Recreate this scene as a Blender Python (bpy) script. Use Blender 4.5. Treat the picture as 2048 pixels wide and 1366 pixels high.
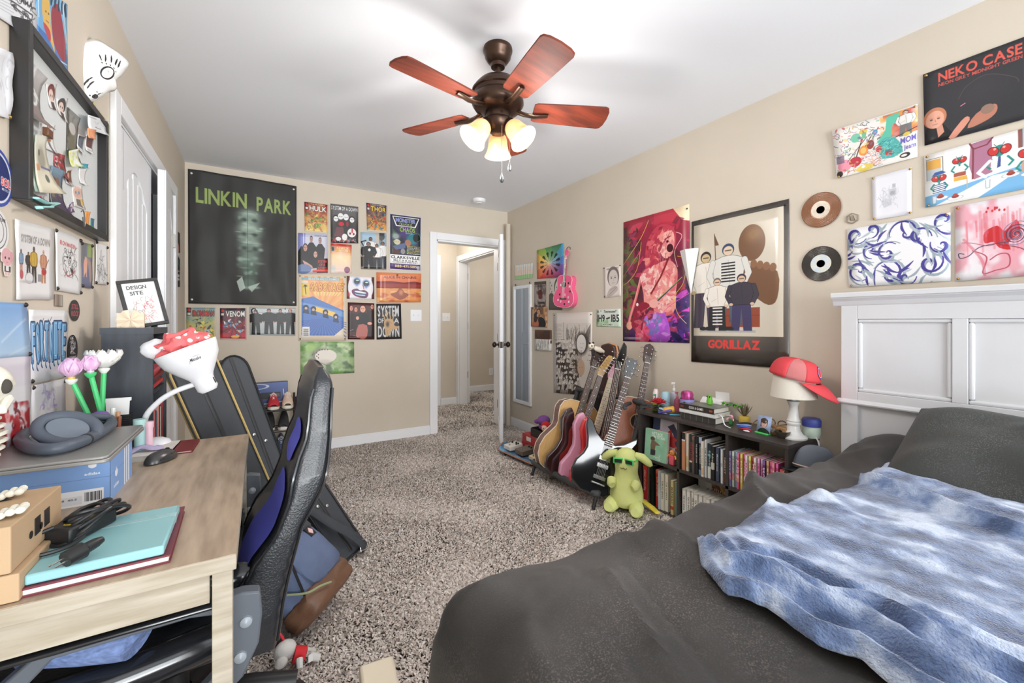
import bpy,bmesh,math,random
import numpy as np
from mathutils import Vector as V,Matrix as M,noise as mnoise
random.seed(7);np.random.seed(7)
SC=bpy.context.scene;COL=SC.collection
PI=math.pi
for _o in list(bpy.data.objects):bpy.data.objects.remove(_o)
# ---------------------------------------------------------------- camera, sky, lights, exposure
FPX=839.0;HORIZON=645.0;EYE=1.17
YAW=math.atan2(504,839)
cam=bpy.data.cameras.new('camera');cam_ob=bpy.data.objects.new('camera',cam);COL.objects.link(cam_ob)
cam.sensor_width=36;cam.lens=36*FPX/2048
cam.shift_y=(HORIZON-683)/2048
cam.clip_start=0.02
cam_ob.location=(0,0,EYE);cam_ob.rotation_euler=(PI/2,0,-YAW)
SC.camera=cam_ob
SC.view_settings.view_transform='Standard'
try:SC.view_settings.look='None'
except Exception:pass
SC.view_settings.exposure=-0.13;SC.view_settings.gamma=1.0;SC.view_settings.use_curve_mapping=False
wd=bpy.data.worlds.new('world');SC.world=wd;wd.use_nodes=True
bg=wd.node_tree.nodes['Background']
bg.inputs[0].default_value=(0.90,0.95,1.0,1);bg.inputs[1].default_value=1.6
def area(name,loc,rot,sx,sy,power,col):
 l=bpy.data.lights.new(name,'AREA');l.shape='RECTANGLE';l.size=sx;l.size_y=sy;l.energy=power;l.color=col
 o=bpy.data.objects.new(name,l);COL.objects.link(o);o.location=loc;o.rotation_euler=rot
 return o
area('window_daylight',(.3,-4.0,1.5),(PI/2,0,0),1.9,1.7,125,(0.95,0.98,1.0))
area('upward_fill',(.9,-4.6,.2),(math.radians(108),0,0),3.2,1.0,220,(0.95,0.98,1.0))  # added fill from behind, tilted up to brighten ceiling and far walls
area('side_fill',(2.35,-1.5,1.5),(PI/2,0,math.radians(68)),1.2,1.2,50,(0.95,0.98,1.0))  # added fill to brighten the left wall, no window known there
def point(name,loc,power,col,r=0.05):
 l=bpy.data.lights.new(name,'POINT');l.energy=power;l.color=col;l.shadow_soft_size=r
 o=bpy.data.objects.new(name,l);COL.objects.link(o);o.location=loc
 return o
point('hall_fill',(1.9,4.95,2.2),15,(1.0,0.95,0.88),0.12)  # added fill against the darker far end, no hall fixture built
point('far_bedroom_light',(3.3,5.5,2.1),14,(1.0,0.96,0.9),0.12)  # bare point light in the far bedroom, no fixture built
# ---------------------------------------------------------------- helpers: where a photo point lies in the room
_s,_c=math.sin(YAW),math.cos(YAW)
def ray(px,py):
 a=(px-1024)/FPX;b=(HORIZON-py)/FPX
 return V((_s+a*_c,_c-a*_s,b))
def onx(px,py,X):
 d=ray(px,py);return V((0,0,EYE))+d*(X/d.x)
def ony(px,py,Y):
 d=ray(px,py);return V((0,0,EYE))+d*(Y/d.y)
def onz(px,py,Z):
 d=ray(px,py);return V((0,0,EYE))+d*((Z-EYE)/d.z)
XL,XR,YB,ZC=-0.51,2.45,4.18,2.44
# ---------------------------------------------------------------- helpers: materials
def lin(c):
 return tuple(((v/255)/12.92 if v<=10 else(((v/255)+0.055)/1.055)**2.4)for v in c)
_mats={}
def mat(name,rgb,rough=0.6,metal=0.0,var=0.0,vscale=8.0,bump=0.0,bscale=60.0,coat=0.0,emit=None,estr=0.0,trans=0.0,rgb2=None,stretch=None,spec=0.5,sheen=0.0,alpha=1.0,detail=4.0):
 if name in _mats:return _mats[name]
 m=bpy.data.materials.new(name);m.use_nodes=True;nt=m.node_tree;b=nt.nodes['Principled BSDF']
 col=lin(rgb)+(1,)
 b.inputs['Base Color'].default_value=col
 b.inputs['Roughness'].default_value=rough;b.inputs['Metallic'].default_value=metal
 b.inputs['Specular IOR Level'].default_value=spec
 if coat:b.inputs['Coat Weight'].default_value=coat;b.inputs['Coat Roughness'].default_value=0.08
 if sheen:b.inputs['Sheen Weight'].default_value=sheen;b.inputs['Sheen Roughness'].default_value=0.4
 if trans:b.inputs['Transmission Weight'].default_value=trans
 if alpha<1:b.inputs['Alpha'].default_value=alpha
 if emit:b.inputs['Emission Color'].default_value=lin(emit)+(1,);b.inputs['Emission Strength'].default_value=estr
 if var or bump:
  tc=nt.nodes.new('ShaderNodeTexCoord');mp=nt.nodes.new('ShaderNodeMapping')
  nt.links.new(tc.outputs['Object'],mp.inputs[0])
  if stretch:mp.inputs['Scale'].default_value=stretch
 if var:
  n=nt.nodes.new('ShaderNodeTexNoise');n.inputs['Scale'].default_value=vscale;n.inputs['Detail'].default_value=detail
  nt.links.new(mp.outputs[0],n.inputs['Vector'])
  r=nt.nodes.new('ShaderNodeValToRGB');e=r.color_ramp.elements
  c2=lin(rgb2)if rgb2 else tuple(v*(1-var)for v in col[:3])
  e[0].position=0.32;e[1].position=0.68
  e[0].color=tuple(c2)+(1,);e[1].color=col if rgb2 else tuple(min(1,v*(1+var*0.5))for v in col[:3])+(1,)
  nt.links.new(n.outputs['Fac'],r.inputs[0]);nt.links.new(r.outputs[0],b.inputs['Base Color'])
 if bump:
  n2=nt.nodes.new('ShaderNodeTexNoise');n2.inputs['Scale'].default_value=bscale;n2.inputs['Detail'].default_value=3
  nt.links.new(mp.outputs[0],n2.inputs['Vector'])
  bp=nt.nodes.new('ShaderNodeBump');bp.inputs['Strength'].default_value=bump;bp.inputs['Distance'].default_value=0.004
  nt.links.new(n2.outputs['Fac'],bp.inputs['Height']);nt.links.new(bp.outputs[0],b.inputs['Normal'])
 _mats[name]=m;return m
# ---------------------------------------------------------------- helpers: meshes
class MB:
 def __init__(s):s.v=[];s.f=[];s.mi=[];s.uv={};s.T=M.Identity(4);s.cm=0
 def add(s,vs,fs,uv=None):
  o=len(s.v);T=s.T
  s.v+=[tuple(T@V(p))for p in vs]
  for i,f in enumerate(fs):
   if uv:s.uv[len(s.f)]=uv[i]
   s.f.append(tuple(o+k for k in f));s.mi.append(s.cm)
  return s
 def box(s,x0,x1,y0,y1,z0,z1):
  return s.add([(x0,y0,z0),(x1,y0,z0),(x1,y1,z0),(x0,y1,z0),(x0,y0,z1),(x1,y0,z1),(x1,y1,z1),(x0,y1,z1)],[(0,3,2,1),(4,5,6,7),(0,1,5,4),(1,2,6,5),(2,3,7,6),(3,0,4,7)])
 def cbox(s,c,d):
  return s.box(c[0]-d[0]/2,c[0]+d[0]/2,c[1]-d[1]/2,c[1]+d[1]/2,c[2]-d[2]/2,c[2]+d[2]/2)
 def tube(s,pts,r,n=10,closed=False,cap=True,flat=1.0):
  pts=[V(p)for p in pts];k=len(pts)
  rs=[r]*k if not hasattr(r,'__len__')else list(r)
  vs=[];fs=[];up=None
  for i,p in enumerate(pts):
   a=pts[(i-1)%k]if(closed or i>0)else p
   b=pts[(i+1)%k]if(closed or i<k-1)else p
   t=(b-a);t=t.normalized()if t.length>1e-9 else V((0,0,1))
   if up is None:up=V((0,0,1))if abs(t.z)<0.9 else V((1,0,0))
   x=up-t*up.dot(t)
   if x.length<1e-6:x=t.orthogonal()
   x.normalize();up=x;y=t.cross(x)
   for j in range(n):
    an=2*PI*j/n
    vs.append(p+x*(math.cos(an)*rs[i]*flat)+y*(math.sin(an)*rs[i]))
  m=k if closed else k-1
  for i in range(m):
   for j in range(n):
    a0=i*n;b0=((i+1)%k)*n
    fs.append((a0+j,a0+(j+1)%n,b0+(j+1)%n,b0+j))
  if cap and not closed:
   fs.append(tuple(reversed(range(n))));fs.append(tuple(range((k-1)*n,k*n)))
  return s.add(vs,fs)
 def cyl(s,p0,p1,r0,r1=None,n=16):return s.tube([p0,p1],[r0,r0 if r1 is None else r1],n)
 def lathe(s,prof,n=24,c=(0,0,0)):
  vs=[];fs=[];k=len(prof)
  for r,z in prof:
   for j in range(n):
    a=2*PI*j/n;vs.append((c[0]+r*math.cos(a),c[1]+r*math.sin(a),c[2]+z))
  for i in range(k-1):
   for j in range(n):
    fs.append((i*n+j,i*n+(j+1)%n,(i+1)*n+(j+1)%n,(i+1)*n+j))
  if prof[0][0]>1e-5:fs.append(tuple(reversed(range(n))))
  if prof[-1][0]>1e-5:fs.append(tuple(range((k-1)*n,k*n)))
  return s.add(vs,fs)
 def prism(s,poly,z0,z1):
  n=len(poly)
  vs=[(p[0],p[1],z0)for p in poly]+[(p[0],p[1],z1)for p in poly]
  fs=[tuple(reversed(range(n))),tuple(range(n,2*n))]+[(i,(i+1)%n,n+(i+1)%n,n+i)for i in range(n)]
  return s.add(vs,fs)
 def ell(s,c,r,nu=16,nv=10,disp=None):
  vs=[(c[0],c[1],c[2]-r[2])];fs=[]
  for i in range(1,nv):
   a=-PI/2+PI*i/nv
   for j in range(nu):
    b=2*PI*j/nu
    d=V((math.cos(a)*math.cos(b),math.cos(a)*math.sin(b),math.sin(a)))
    k=1+(disp(d)if disp else 0)
    vs.append((c[0]+r[0]*d.x*k,c[1]+r[1]*d.y*k,c[2]+r[2]*d.z*k))
  vs.append((c[0],c[1],c[2]+r[2]));L=len(vs)-1
  for j in range(nu):fs.append((0,1+(j+1)%nu,1+j));fs.append((L,L-nu+j,L-nu+(j+1)%nu))
  for i in range(nv-2):
   for j in range(nu):
    a0=1+i*nu;fs.append((a0+j,a0+(j+1)%nu,a0+nu+(j+1)%nu,a0+nu+j))
  return s.add(vs,fs)
 def grid(s,fn,nu,nv,closeu=False):
  vs=[fn(i/nu,j/nv)for j in range(nv+1)for i in range(nu+(0 if closeu else 1))]
  w=nu+(0 if closeu else 1);fs=[];uv=[]
  for j in range(nv):
   for i in range(nu):
    i2=(i+1)%w
    fs.append((j*w+i,j*w+i2,(j+1)*w+i2,(j+1)*w+i))
    uv.append([(i/nu,j/nv),((i+1)/nu,j/nv),((i+1)/nu,(j+1)/nv),(i/nu,(j+1)/nv)])
  return s.add(vs,fs,uv)
 def build(s,name,m,parent=None,loc=None,smooth=True,bevel=0,bseg=2,sub=0,solid=0,ang=40,rot=None):
  me=bpy.data.meshes.new(name);me.from_pydata(s.v,[],s.f)
  for k in(m if isinstance(m,(list,tuple))else[m]):me.materials.append(k)
  me.polygons.foreach_set('material_index',s.mi)
  if s.uv:
   ul=me.uv_layers.new(name='UVMap')
   for fi,u in s.uv.items():
    p=me.polygons[fi]
    for k,li in enumerate(p.loop_indices):ul.data[li].uv=u[k]
  me.validate()
  if smooth:
   me.polygons.foreach_set('use_smooth',[True]*len(me.polygons))
   try:me.set_sharp_from_angle(angle=math.radians(ang))
   except Exception:pass
  me.update()
  o=bpy.data.objects.new(name,me);COL.objects.link(o)
  if parent:o.parent=parent
  if loc is not None:o.location=loc
  if rot is not None:o.rotation_euler=rot
  if solid:
   md=o.modifiers.new('thick','SOLIDIFY');md.thickness=abs(solid);md.offset=1 if solid>0 else-1
  if bevel:
   md=o.modifiers.new('bevel','BEVEL');md.width=bevel;md.segments=bseg;md.limit_method='ANGLE';md.angle_limit=math.radians(35)
  if sub:
   md=o.modifiers.new('sub','SUBSURF');md.levels=sub;md.render_levels=sub
  return o
def tag(o,label=None,cat=None,group=None,kind=None):
 if label:o['label']=label
 if cat:o['category']=cat
 if group:o['group']=group
 if kind:o['kind']=kind
 return o
def thing(name,label,cat,loc=(0,0,0),rz=0,group=None,rot=None):
 o=bpy.data.objects.new(name,None);COL.objects.link(o);o.empty_display_size=0.05
 o.location=loc;o.rotation_euler=rot if rot else(0,0,rz)
 return tag(o,label,cat,group)
def place(o,mtx):
 o.matrix_world=mtx;return o
def struct(name,mb,m,parent=None,**k):
 o=mb.build(name,m,parent,**k)
 if not parent:o['kind']='structure'
 return o
def copy_tree(o,parent=None):
 c=o.copy();COL.objects.link(c)
 if parent:c.parent=parent
 for ch in[x for x in bpy.data.objects if x.parent==o]:copy_tree(ch,c)
 return c
def basis(o,x,y,z):
 m=M.Identity(4)
 for i,a in enumerate((x,y,z)):
  for k in range(3):m[k][i]=a[k]
 for k in range(3):m[k][3]=o[k]
 return m
def spline(pts,n=8,closed=False):
 pts=[V(p)for p in pts];k=len(pts);out=[]
 for i in range(k if closed else k-1):
  p0=pts[(i-1)%k]if(closed or i>0)else pts[i];p1=pts[i];p2=pts[(i+1)%k]
  p3=pts[(i+2)%k]if(closed or i<k-2)else p2
  for j in range(n):
   t=j/n
   out.append(0.5*((2*p1)+(p2-p0)*t+(2*p0-5*p1+4*p2-p3)*t*t+(3*p1-p0-3*p2+p3)*t**3))
 if not closed:out.append(pts[-1])
 return out
def nz(x,y,z=0.0):return mnoise.noise(V((x,y,z)))
def sm(a,b,x):
 t=max(0.0,min(1.0,(x-a)/(b-a)));return t*t*(3-2*t)
def lerp(a,b,t):return a+(b-a)*t
def interp(tab,x):
 if x<=tab[0][0]:return tab[0][1]
 for(a,va),(b,vb)in zip(tab,tab[1:]):
  if x<=b:return va+(vb-va)*(x-a)/(b-a)
 return tab[-1][1]
# ---------------------------------------------------------------- helpers: printed pictures, drawn in code and used as a flat print
_glyph={}
def glyph(ch):
 if ch in _glyph:return _glyph[ch]
 cu=bpy.data.curves.new('letter','FONT');cu.body=ch;cu.size=1;cu.offset=0.028;cu.resolution_u=3
 ob=bpy.data.objects.new('letter',cu);COL.objects.link(ob);bpy.context.view_layer.update()
 dg=bpy.context.evaluated_depsgraph_get();me=ob.evaluated_get(dg).to_mesh();me.calc_loop_triangles()
 co=np.array([v.co[:2]for v in me.vertices]);tr=np.array([t.vertices[:]for t in me.loop_triangles])
 ob.evaluated_get(dg).to_mesh_clear()
 bpy.data.objects.remove(ob);bpy.data.curves.remove(cu)
 if len(co)==0:r=(None,None,0.28)
 else:
  x0=co[:,0].min();co[:,0]-=x0;r=(co,tr,co[:,0].max()+0.06)
 _glyph[ch]=r;return r
class Canvas:
 def __init__(s,w,h,col):
  s.w=int(w);s.h=int(h);s.a=np.empty((s.h,s.w,3));s.a[:]=np.array(col)/255.
  s.X,s.Y=np.meshgrid(np.arange(s.w)+.5,np.arange(s.h)+.5);s.rng=np.random.RandomState(int(w*13+h*7+sum(col)))
 def put(s,m,col,sl=None,op=1.0):
  v=s.a if sl is None else s.a[sl]
  k=(m*op)[...,None];v+=(np.array(col)/255.-v)*k
 def bb(s,xs,ys,pad=2):
  x0=max(0,int(min(xs)-pad));x1=min(s.w,int(max(xs)+pad+1));y0=max(0,int(min(ys)-pad));y1=min(s.h,int(max(ys)+pad+1))
  return(slice(y0,y1),slice(x0,x1))if x1>x0 and y1>y0 else None
 def poly(s,pts,col,op=1.0,smooth=0):
  if smooth:pts=[(p.x,p.y)for p in spline([(a,b,0)for a,b in pts],smooth,True)]
  P=np.array(pts,float)*(s.w,s.h);sl=s.bb(P[:,0],P[:,1])
  if sl is None:return s
  X=s.X[sl];Y=s.Y[sl];acc=np.zeros(X.shape)
  for dx,dy in((-.25,-.25),(.25,-.25),(-.25,.25),(.25,.25)):
   c=np.zeros(X.shape,bool);x=X+dx;y=Y+dy
   for(x0,y0),(x1,y1)in zip(P,np.roll(P,-1,0)):
    if y0==y1:continue
    c^=((y0>y)!=(y1>y))&(x<(x1-x0)*(y-y0)/(y1-y0)+x0)
   acc+=c*.25
  s.put(acc,col,sl,op);return s
 def rect(s,x0,y0,x1,y1,col,op=1.0):return s.poly([(x0,y0),(x1,y0),(x1,y1),(x0,y1)],col,op)
 def ell(s,cx,cy,rx,ry,col,op=1.0,soft=0,rot=0,ring=0):
  CX,CY,RX,RY=cx*s.w,cy*s.h,max(.6,rx*s.w),max(.6,ry*s.h);R=max(RX,RY)*(1+soft)+2
  sl=s.bb((CX-R,CX+R),(CY-R,CY+R))
  if sl is None:return s
  x=s.X[sl]-CX;y=s.Y[sl]-CY;c,n=math.cos(rot),math.sin(rot)
  d=np.sqrt(((x*c+y*n)/RX)**2+((-x*n+y*c)/RY)**2)
  k=min(RX,RY)
  m=np.clip((1-d)*k+.5,0,1)if not soft else np.clip((1+soft-d)/(2*soft),0,1)**1.5
  if ring:m=m*np.clip((d-(1-ring))*k+.5,0,1)
  s.put(m,col,sl,op);return s
 def line(s,pts,col,wd=1.5,op=1.0,smooth=0,taper=0):
  if smooth:pts=[(p.x,p.y)for p in spline([(a,b,0)for a,b in pts],smooth)]
  P=np.array(pts,float)*(s.w,s.h);n=len(P)-1
  sl=s.bb(P[:,0],P[:,1],wd+2)
  if sl is None:return s
  X=s.X[sl];Y=s.Y[sl];m=np.zeros(X.shape)
  for i in range(n):
   x0,y0=P[i];x1,y1=P[i+1];dx,dy=x1-x0,y1-y0;L=dx*dx+dy*dy+1e-9
   t=np.clip(((X-x0)*dx+(Y-y0)*dy)/L,0,1)
   d=np.hypot(X-x0-t*dx,Y-y0-t*dy)
   w2=wd/2*(1-taper*abs(2*(i+.5)/n-1))if taper else wd/2
   m=np.maximum(m,np.clip(w2+.5-d,0,1))
  s.put(m,col,sl,op);return s
 def text(s,t,x,y,h,col,w=None,align='c',shear=0,arc=0,op=1.0,out=None,ow=2,vert=False,slope=0):
  """t between x and x+w (or centred), cap height h, baseline y+h; all in picture fractions"""
  xs=0;G=[]
  for ch in t:
   co,tr,ad=glyph(ch);G.append((co,tr,xs));xs+=ad
  tw=max(xs-.06,.1);H=h*s.h/.73
  sx=(w*s.w/tw)if w else H*.95
  x0=x*s.w if(align=='l')else x*s.w-sx*tw/2
  if vert:sx=(w*s.h/tw)if w else H
  polys=[]
  for co,tr,ox in G:
   if co is None:continue
   px=(co[:,0]+ox)*sx;py=co[:,1]*H
   if vert:q=np.stack([x*s.w+co[:,1]*(h*s.w/.73),y*s.h+px],1)
   else:
    u=(px/(sx*tw)-.5)*2
    q=np.stack([x0+px+shear*py,(y+h)*s.h-py+arc*s.h*u*u+slope*s.h*u],1)
   polys.append((q,tr))
  def draw(c,dx,dy):
   for q,tr in polys:
    for T in tr:
     A=q[T]+(dx,dy);sl=s.bb(A[:,0],A[:,1],1)
     if sl is None:continue
     yield A,sl
  def fill(c,offs):
   mask=np.zeros((s.h,s.w))
   for dx,dy in offs:
    for A,sl in draw(c,dx,dy):
     X=s.X[sl];Y=s.Y[sl];acc=np.zeros(X.shape)
     (ax,ay),(bx,by),(cx,cy)=A;ar=(bx-ax)*(cy-ay)-(cx-ax)*(by-ay)
     if abs(ar)<1e-9:continue
     for ux,uy in((-.33,-.33),(.33,-.33),(-.33,.33),(.33,.33),(0,0)):
      x_=X+ux;y_=Y+uy
      e0=((bx-ax)*(y_-ay)-(by-ay)*(x_-ax))/ar
      e1=((cx-bx)*(y_-by)-(cy-by)*(x_-bx))/ar
      e2=((ax-cx)*(y_-cy)-(ay-cy)*(x_-cx))/ar
      acc+=((e0>=0)&(e1>=0)&(e2>=0))*.2
     mask[sl]=np.minimum(1,mask[sl]+acc)if(dx==0 and dy==0)else np.maximum(mask[sl],acc)
   s.put(mask,c,None,op)
  if out is not None:fill(out,[(ow,0),(-ow,0),(0,ow),(0,-ow),(ow*.7,ow*.7),(-ow*.7,ow*.7),(ow*.7,-ow*.7),(-ow*.7,-ow*.7)])
  fill(col,[(0,0)]);return s
 def vnoise(s,nx,ny,octv=3):
  t=np.zeros((s.h,s.w));amp=1;tot=0
  for o in range(octv):
   gx,gy=int(nx*2**o)+2,int(ny*2**o)+2
   g=s.rng.rand(gy,gx);x=s.X/s.w*(gx-1.001);y=s.Y/s.h*(gy-1.001)
   xi=x.astype(int);yi=y.astype(int);fx=x-xi;fy=y-yi;fx=fx*fx*(3-2*fx);fy=fy*fy*(3-2*fy)
   t+=amp*((g[yi,xi]*(1-fx)+g[yi,xi+1]*fx)*(1-fy)+(g[yi+1,xi]*(1-fx)+g[yi+1,xi+1]*fx)*fy)
   tot+=amp;amp*=.5
  return t/tot
 def cloud(s,col,nx=4,ny=4,lo=.45,hi=.65,op=1.0,octv=3,area=None):
  m=np.clip((s.vnoise(nx,ny,octv)-lo)/(hi-lo),0,1)
  if area is not None:
   x0,y0,x1,y1=area;m=m*((s.X>x0*s.w)&(s.X<x1*s.w)&(s.Y>y0*s.h)&(s.Y<y1*s.h))
  s.put(m,col,None,op);return s
 def grad(s,c0,c1,y0=0.,y1=1.,horiz=False):
  t=np.clip(((s.X/s.w if horiz else s.Y/s.h)-y0)/(y1-y0),0,1)[...,None]
  k=((s.Y/s.h>=y0)&(s.Y/s.h<=y1))[...,None]if not horiz else 1
  v=np.array(c0)/255.*(1-t)+np.array(c1)/255.*t
  s.a+=(v-s.a)*k;return s
 def person(s,x,y,h,shirt,pants,skin,hair,w=1.0,arms=True,legs=True):
  """a small standing figure, head top at y, feet at y+h"""
  k=h*s.h/s.w*w
  if legs:
   s.poly([(x-.13*k,y+.5*h),(x+.13*k,y+.5*h),(x+.15*k,y+h),(x+.03*k,y+h),(x,y+.6*h),(x-.03*k,y+h),(x-.15*k,y+h)],pants)
  dk=tuple(v*.35 for v in shirt);bp_=[(x-.05*k,y+.15*h),(x+.05*k,y+.15*h),(x+.18*k,y+.2*h),(x+.14*k,y+.54*h),(x-.14*k,y+.54*h),(x-.18*k,y+.2*h),(x-.05*k,y+.15*h)];s.line(bp_,dk,2.4)
  s.poly([(x-.05*k,y+.15*h),(x+.05*k,y+.15*h),(x+.18*k,y+.2*h),(x+.14*k,y+.54*h),(x-.14*k,y+.54*h),(x-.18*k,y+.2*h)],shirt)
  s.line([(x,y+.2*h),(x+.02*k,y+.5*h)],dk,1,.5);s.line([(x-.1*k,y+.45*h),(x-.02*k,y+.4*h)],dk,1,.4)
  if arms:
   for q in(-1,1):
    AR=[(x+q*.17*k,y+.22*h),(x+q*.21*k,y+.38*h),(x+q*.15*k,y+.52*h)];s.line(AR,dk,max(1,.06*k*s.w)+1.6);s.line(AR,shirt,max(1,.06*k*s.w));s.ell(x+q*.15*k,y+.53*h,.03*k,.025*h,skin)
  s.ell(x,y+.075*h,.065*k,.075*h,hair);s.ell(x,y+.09*h,.052*k,.058*h,skin)
  s.line([(x-.03*k,y+.085*h),(x+.03*k,y+.085*h)],tuple(v*.45 for v in skin),max(.7,.012*k*s.w))
  return s
 def facets(s,pts,cols,n=40,size=.05,op=.85):
  P=np.array(pts);x0,y0=P.min(0);x1,y1=P.max(0);r=s.rng;k=0
  while k<n:
   x,y=x0+r.rand()*(x1-x0),y0+r.rand()*(y1-y0);c=False
   for(ax,ay),(bx,by)in zip(P,np.roll(P,-1,0)):
    if(ay>y)!=(by>y)and x<(bx-ax)*(y-ay)/(by-ay)+ax:c=not c
   k+=1
   if not c:continue
   a=r.rand()*3.2;l=size*(.5+r.rand());w=l*(.25+.4*r.rand());ca,sa=math.cos(a),math.sin(a)
   s.poly([(x+(u*ca-v*sa),y+(u*sa+v*ca)*s.w/s.h)for u,v in((-l,0),(-l*.2,-w),(l,-w*.3),(l*.3,w))],cols[r.randint(len(cols))],op,2 if k%2 else 0)
  return s
 def scribble(s,n,cols,x0=0,y0=0,x1=1,y1=1,wd=1.2,ln=.1,curl=1.2,op=.9):
  r=s.rng
  for i in range(n):
   x,y=x0+r.rand()*(x1-x0),y0+r.rand()*(y1-y0);a=r.rand()*6.28;P=[(x,y)];da=(r.rand()-.5)*curl
   for k in range(7):
    x+=math.cos(a)*ln/6;y+=math.sin(a)*ln/6;a+=da;P.append((x,y))
   s.line(P,cols[i%len(cols)],wd*(.6+.8*r.rand()),op)
  return s
def pic_mat(name,cv,rough=0.45,coat=0.0,bump=0):
 img=bpy.data.images.new(name,cv.w,cv.h,alpha=False);px=np.ones((cv.h,cv.w,4),np.float32)
 px[...,:3]=np.clip(cv.a[::-1],0,1);img.pixels.foreach_set(px.ravel());img.update();img.pack()
 m=bpy.data.materials.new(name);m.use_nodes=True;nt=m.node_tree;b=nt.nodes['Principled BSDF']
 t=nt.nodes.new('ShaderNodeTexImage');t.image=img;t.extension='EXTEND';nt.links.new(t.outputs[0],b.inputs['Base Color'])
 b.inputs['Roughness'].default_value=rough
 if coat:b.inputs['Coat Weight'].default_value=coat;b.inputs['Coat Roughness'].default_value=.15
 return m
def quadpic(mb,quad,off=(0,0,0)):
 """a printed quad TL,TR,BR,BL with its picture"""
 q=[V(p)+V(off)for p in quad]
 mb.add(q,[(3,2,1,0)],[[(0,0),(1,0),(1,1),(0,1)]]);return mb
# ================================================================ ROOM SHELL
wallm=mat('beige_wall_paint',(212,201,185),.75,var=.03,vscale=3,bump=.08,bscale=240)
ceilm=mat('ceiling_paint',(238,241,246),.85,bump=.06,bscale=160)
whitem=mat('white_trim_paint',(240,241,243),.42)
doorm=mat('white_door_paint',(236,238,241),.45)
darkm=mat('closet_dark',(60,58,58),.9)  # dark wall colour stands in for the shade inside the closet
bronze=mat('oil_rubbed_bronze',(62,52,47),.35,.8)
nickel=mat('brushed_nickel',(150,148,142),.35,.9)
blackm=mat('black_plastic',(28,28,30),.45)
brassm=mat('brass_pin',(176,140,84),.35,.8)
carpetbase=mat('carpet_backing',(96,84,76),.95,var=.25,vscale=60)
def slab(name,x0,x1,y0,y1,z0,z1,m,parent=None,bevel=0):return struct(name,MB().box(x0,x1,y0,y1,z0,z1),m,parent,smooth=False,bevel=bevel)
slab('floor',-1.2,4.6,-2.2,6.6,-.06,0,carpetbase)
slab('ceiling',-1.2,4.6,-2.2,6.6,ZC,ZC+.06,ceilm)
# right wall, left wall (closet opening y 2.31-3.64), back wall (door opening x 1.585-2.345)
slab('wall_right',XR,XR+.1,-2.2,YB+.11,0,ZC,wallm)
CY0,CY1,CZ=2.315,3.62,2.03
w=MB().box(XL-.1,XL,-2.2,CY0,0,ZC).box(XL-.1,XL,CY1,YB+.11,0,ZC).box(XL-.1,XL,CY0,CY1,CZ,ZC)
struct('wall_left',w,wallm,smooth=False)
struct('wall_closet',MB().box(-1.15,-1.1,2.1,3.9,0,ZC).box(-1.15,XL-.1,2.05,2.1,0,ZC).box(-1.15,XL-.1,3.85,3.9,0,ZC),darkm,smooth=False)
DX0,DX1,DZ=1.585,2.345,2.04
w=MB().box(XL,DX0,YB,YB+.11,0,ZC).box(DX1,XR,YB,YB+.11,0,ZC).box(DX0,DX1,YB,YB+.11,DZ,ZC)
struct('wall_back',w,wallm,smooth=False)
# hall beyond the door and the bedroom beyond it
HY=5.58;HX=2.43;GX=HX+.12
w=MB().box(.9,HX,HY,HY+.1,0,ZC);struct('wall_hall_end',w,wallm,smooth=False)
slab('wall_hall_left',.85,.9,YB+.11,HY+.1,0,ZC,wallm)
w=MB().box(HX,GX,YB+.11,4.40,0,ZC).box(HX,GX,5.50,HY+.1,0,ZC).box(HX,GX,4.40,5.50,DZ,ZC)
struct('wall_hall_right',w,wallm,smooth=False)
slab('wall_bedroom_far',GX,4.6,6.40,6.5,0,ZC,wallm)
slab('wall_bedroom_side',4.5,4.6,4.0,6.5,0,ZC,wallm)
slab('wall_bedroom_near',GX,4.6,YB+.05,YB+.11,0,ZC,wallm)
# baseboards
def base(name,x0,x1,y0,y1):struct(name,MB().box(x0,x1,y0,y1,0,.092).box(x0+(.004 if x1-x0<.05 else 0),x1-(.004 if x1-x0<.05 else 0),y0+(.004 if y1-y0<.05 else 0),y1-(.004 if y1-y0<.05 else 0),.092,.104),whitem,smooth=False,bevel=.003)
base('baseboard_back',XL,DX0-.075,YB-.016,YB)
base('baseboard_right',XR-.016,XR,-2.2,YB)
base('baseboard_left',XL,XL+.016,3.70,YB)
base('baseboard_left_near',XL,XL+.016,-1.0,2.24)
base('baseboard_hall',2.18,HX,HY-.016,HY)
base('baseboard_bedroom',GX,4.5,6.384,6.40)
# casings (trim): flat boards round each opening
def casing_x(name,x0,x1,y,ztop,d=1,w=.075):
 a,b=sorted((y,y-.02*d))
 m_=MB().box(x0-w,x0,a,b,0,ztop+w).box(x1,x1+w,a,b,0,ztop+w).box(x0,x1,a,b,ztop,ztop+w)
 return struct(name,m_,whitem,smooth=False,bevel=.004)
def casing_y(name,y0,y1,x,ztop,d=1,w=.075):
 a,b=sorted((x,x+.02*d))
 m_=MB().box(a,b,y0-w,y0,0,ztop+w).box(a,b,y1,y1+w,0,ztop+w).box(a,b,y0,y1,ztop,ztop+w)
 return struct(name,m_,whitem,smooth=False,bevel=.004)
casing_x('trim_1',DX0,DX1,YB,DZ)
struct('trim_2',MB().box(DX0,DX0+.015,YB,YB+.11,0,DZ).box(DX1-.015,DX1,YB,YB+.11,0,DZ).box(DX0,DX1,YB,YB+.11,DZ-.015,DZ),whitem,smooth=False)
casing_y('trim_3',CY0,CY1,XL,CZ)
struct('trim_4',MB().box(XL-.1,XL,CY0,CY0+.012,0,CZ).box(XL-.1,XL,CY1-.012,CY1,0,CZ).box(XL-.1,XL,CY0,CY1,CZ-.012,CZ),whitem,smooth=False)
casing_y('trim_5',4.40,5.50,HX,DZ,-1)
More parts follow.
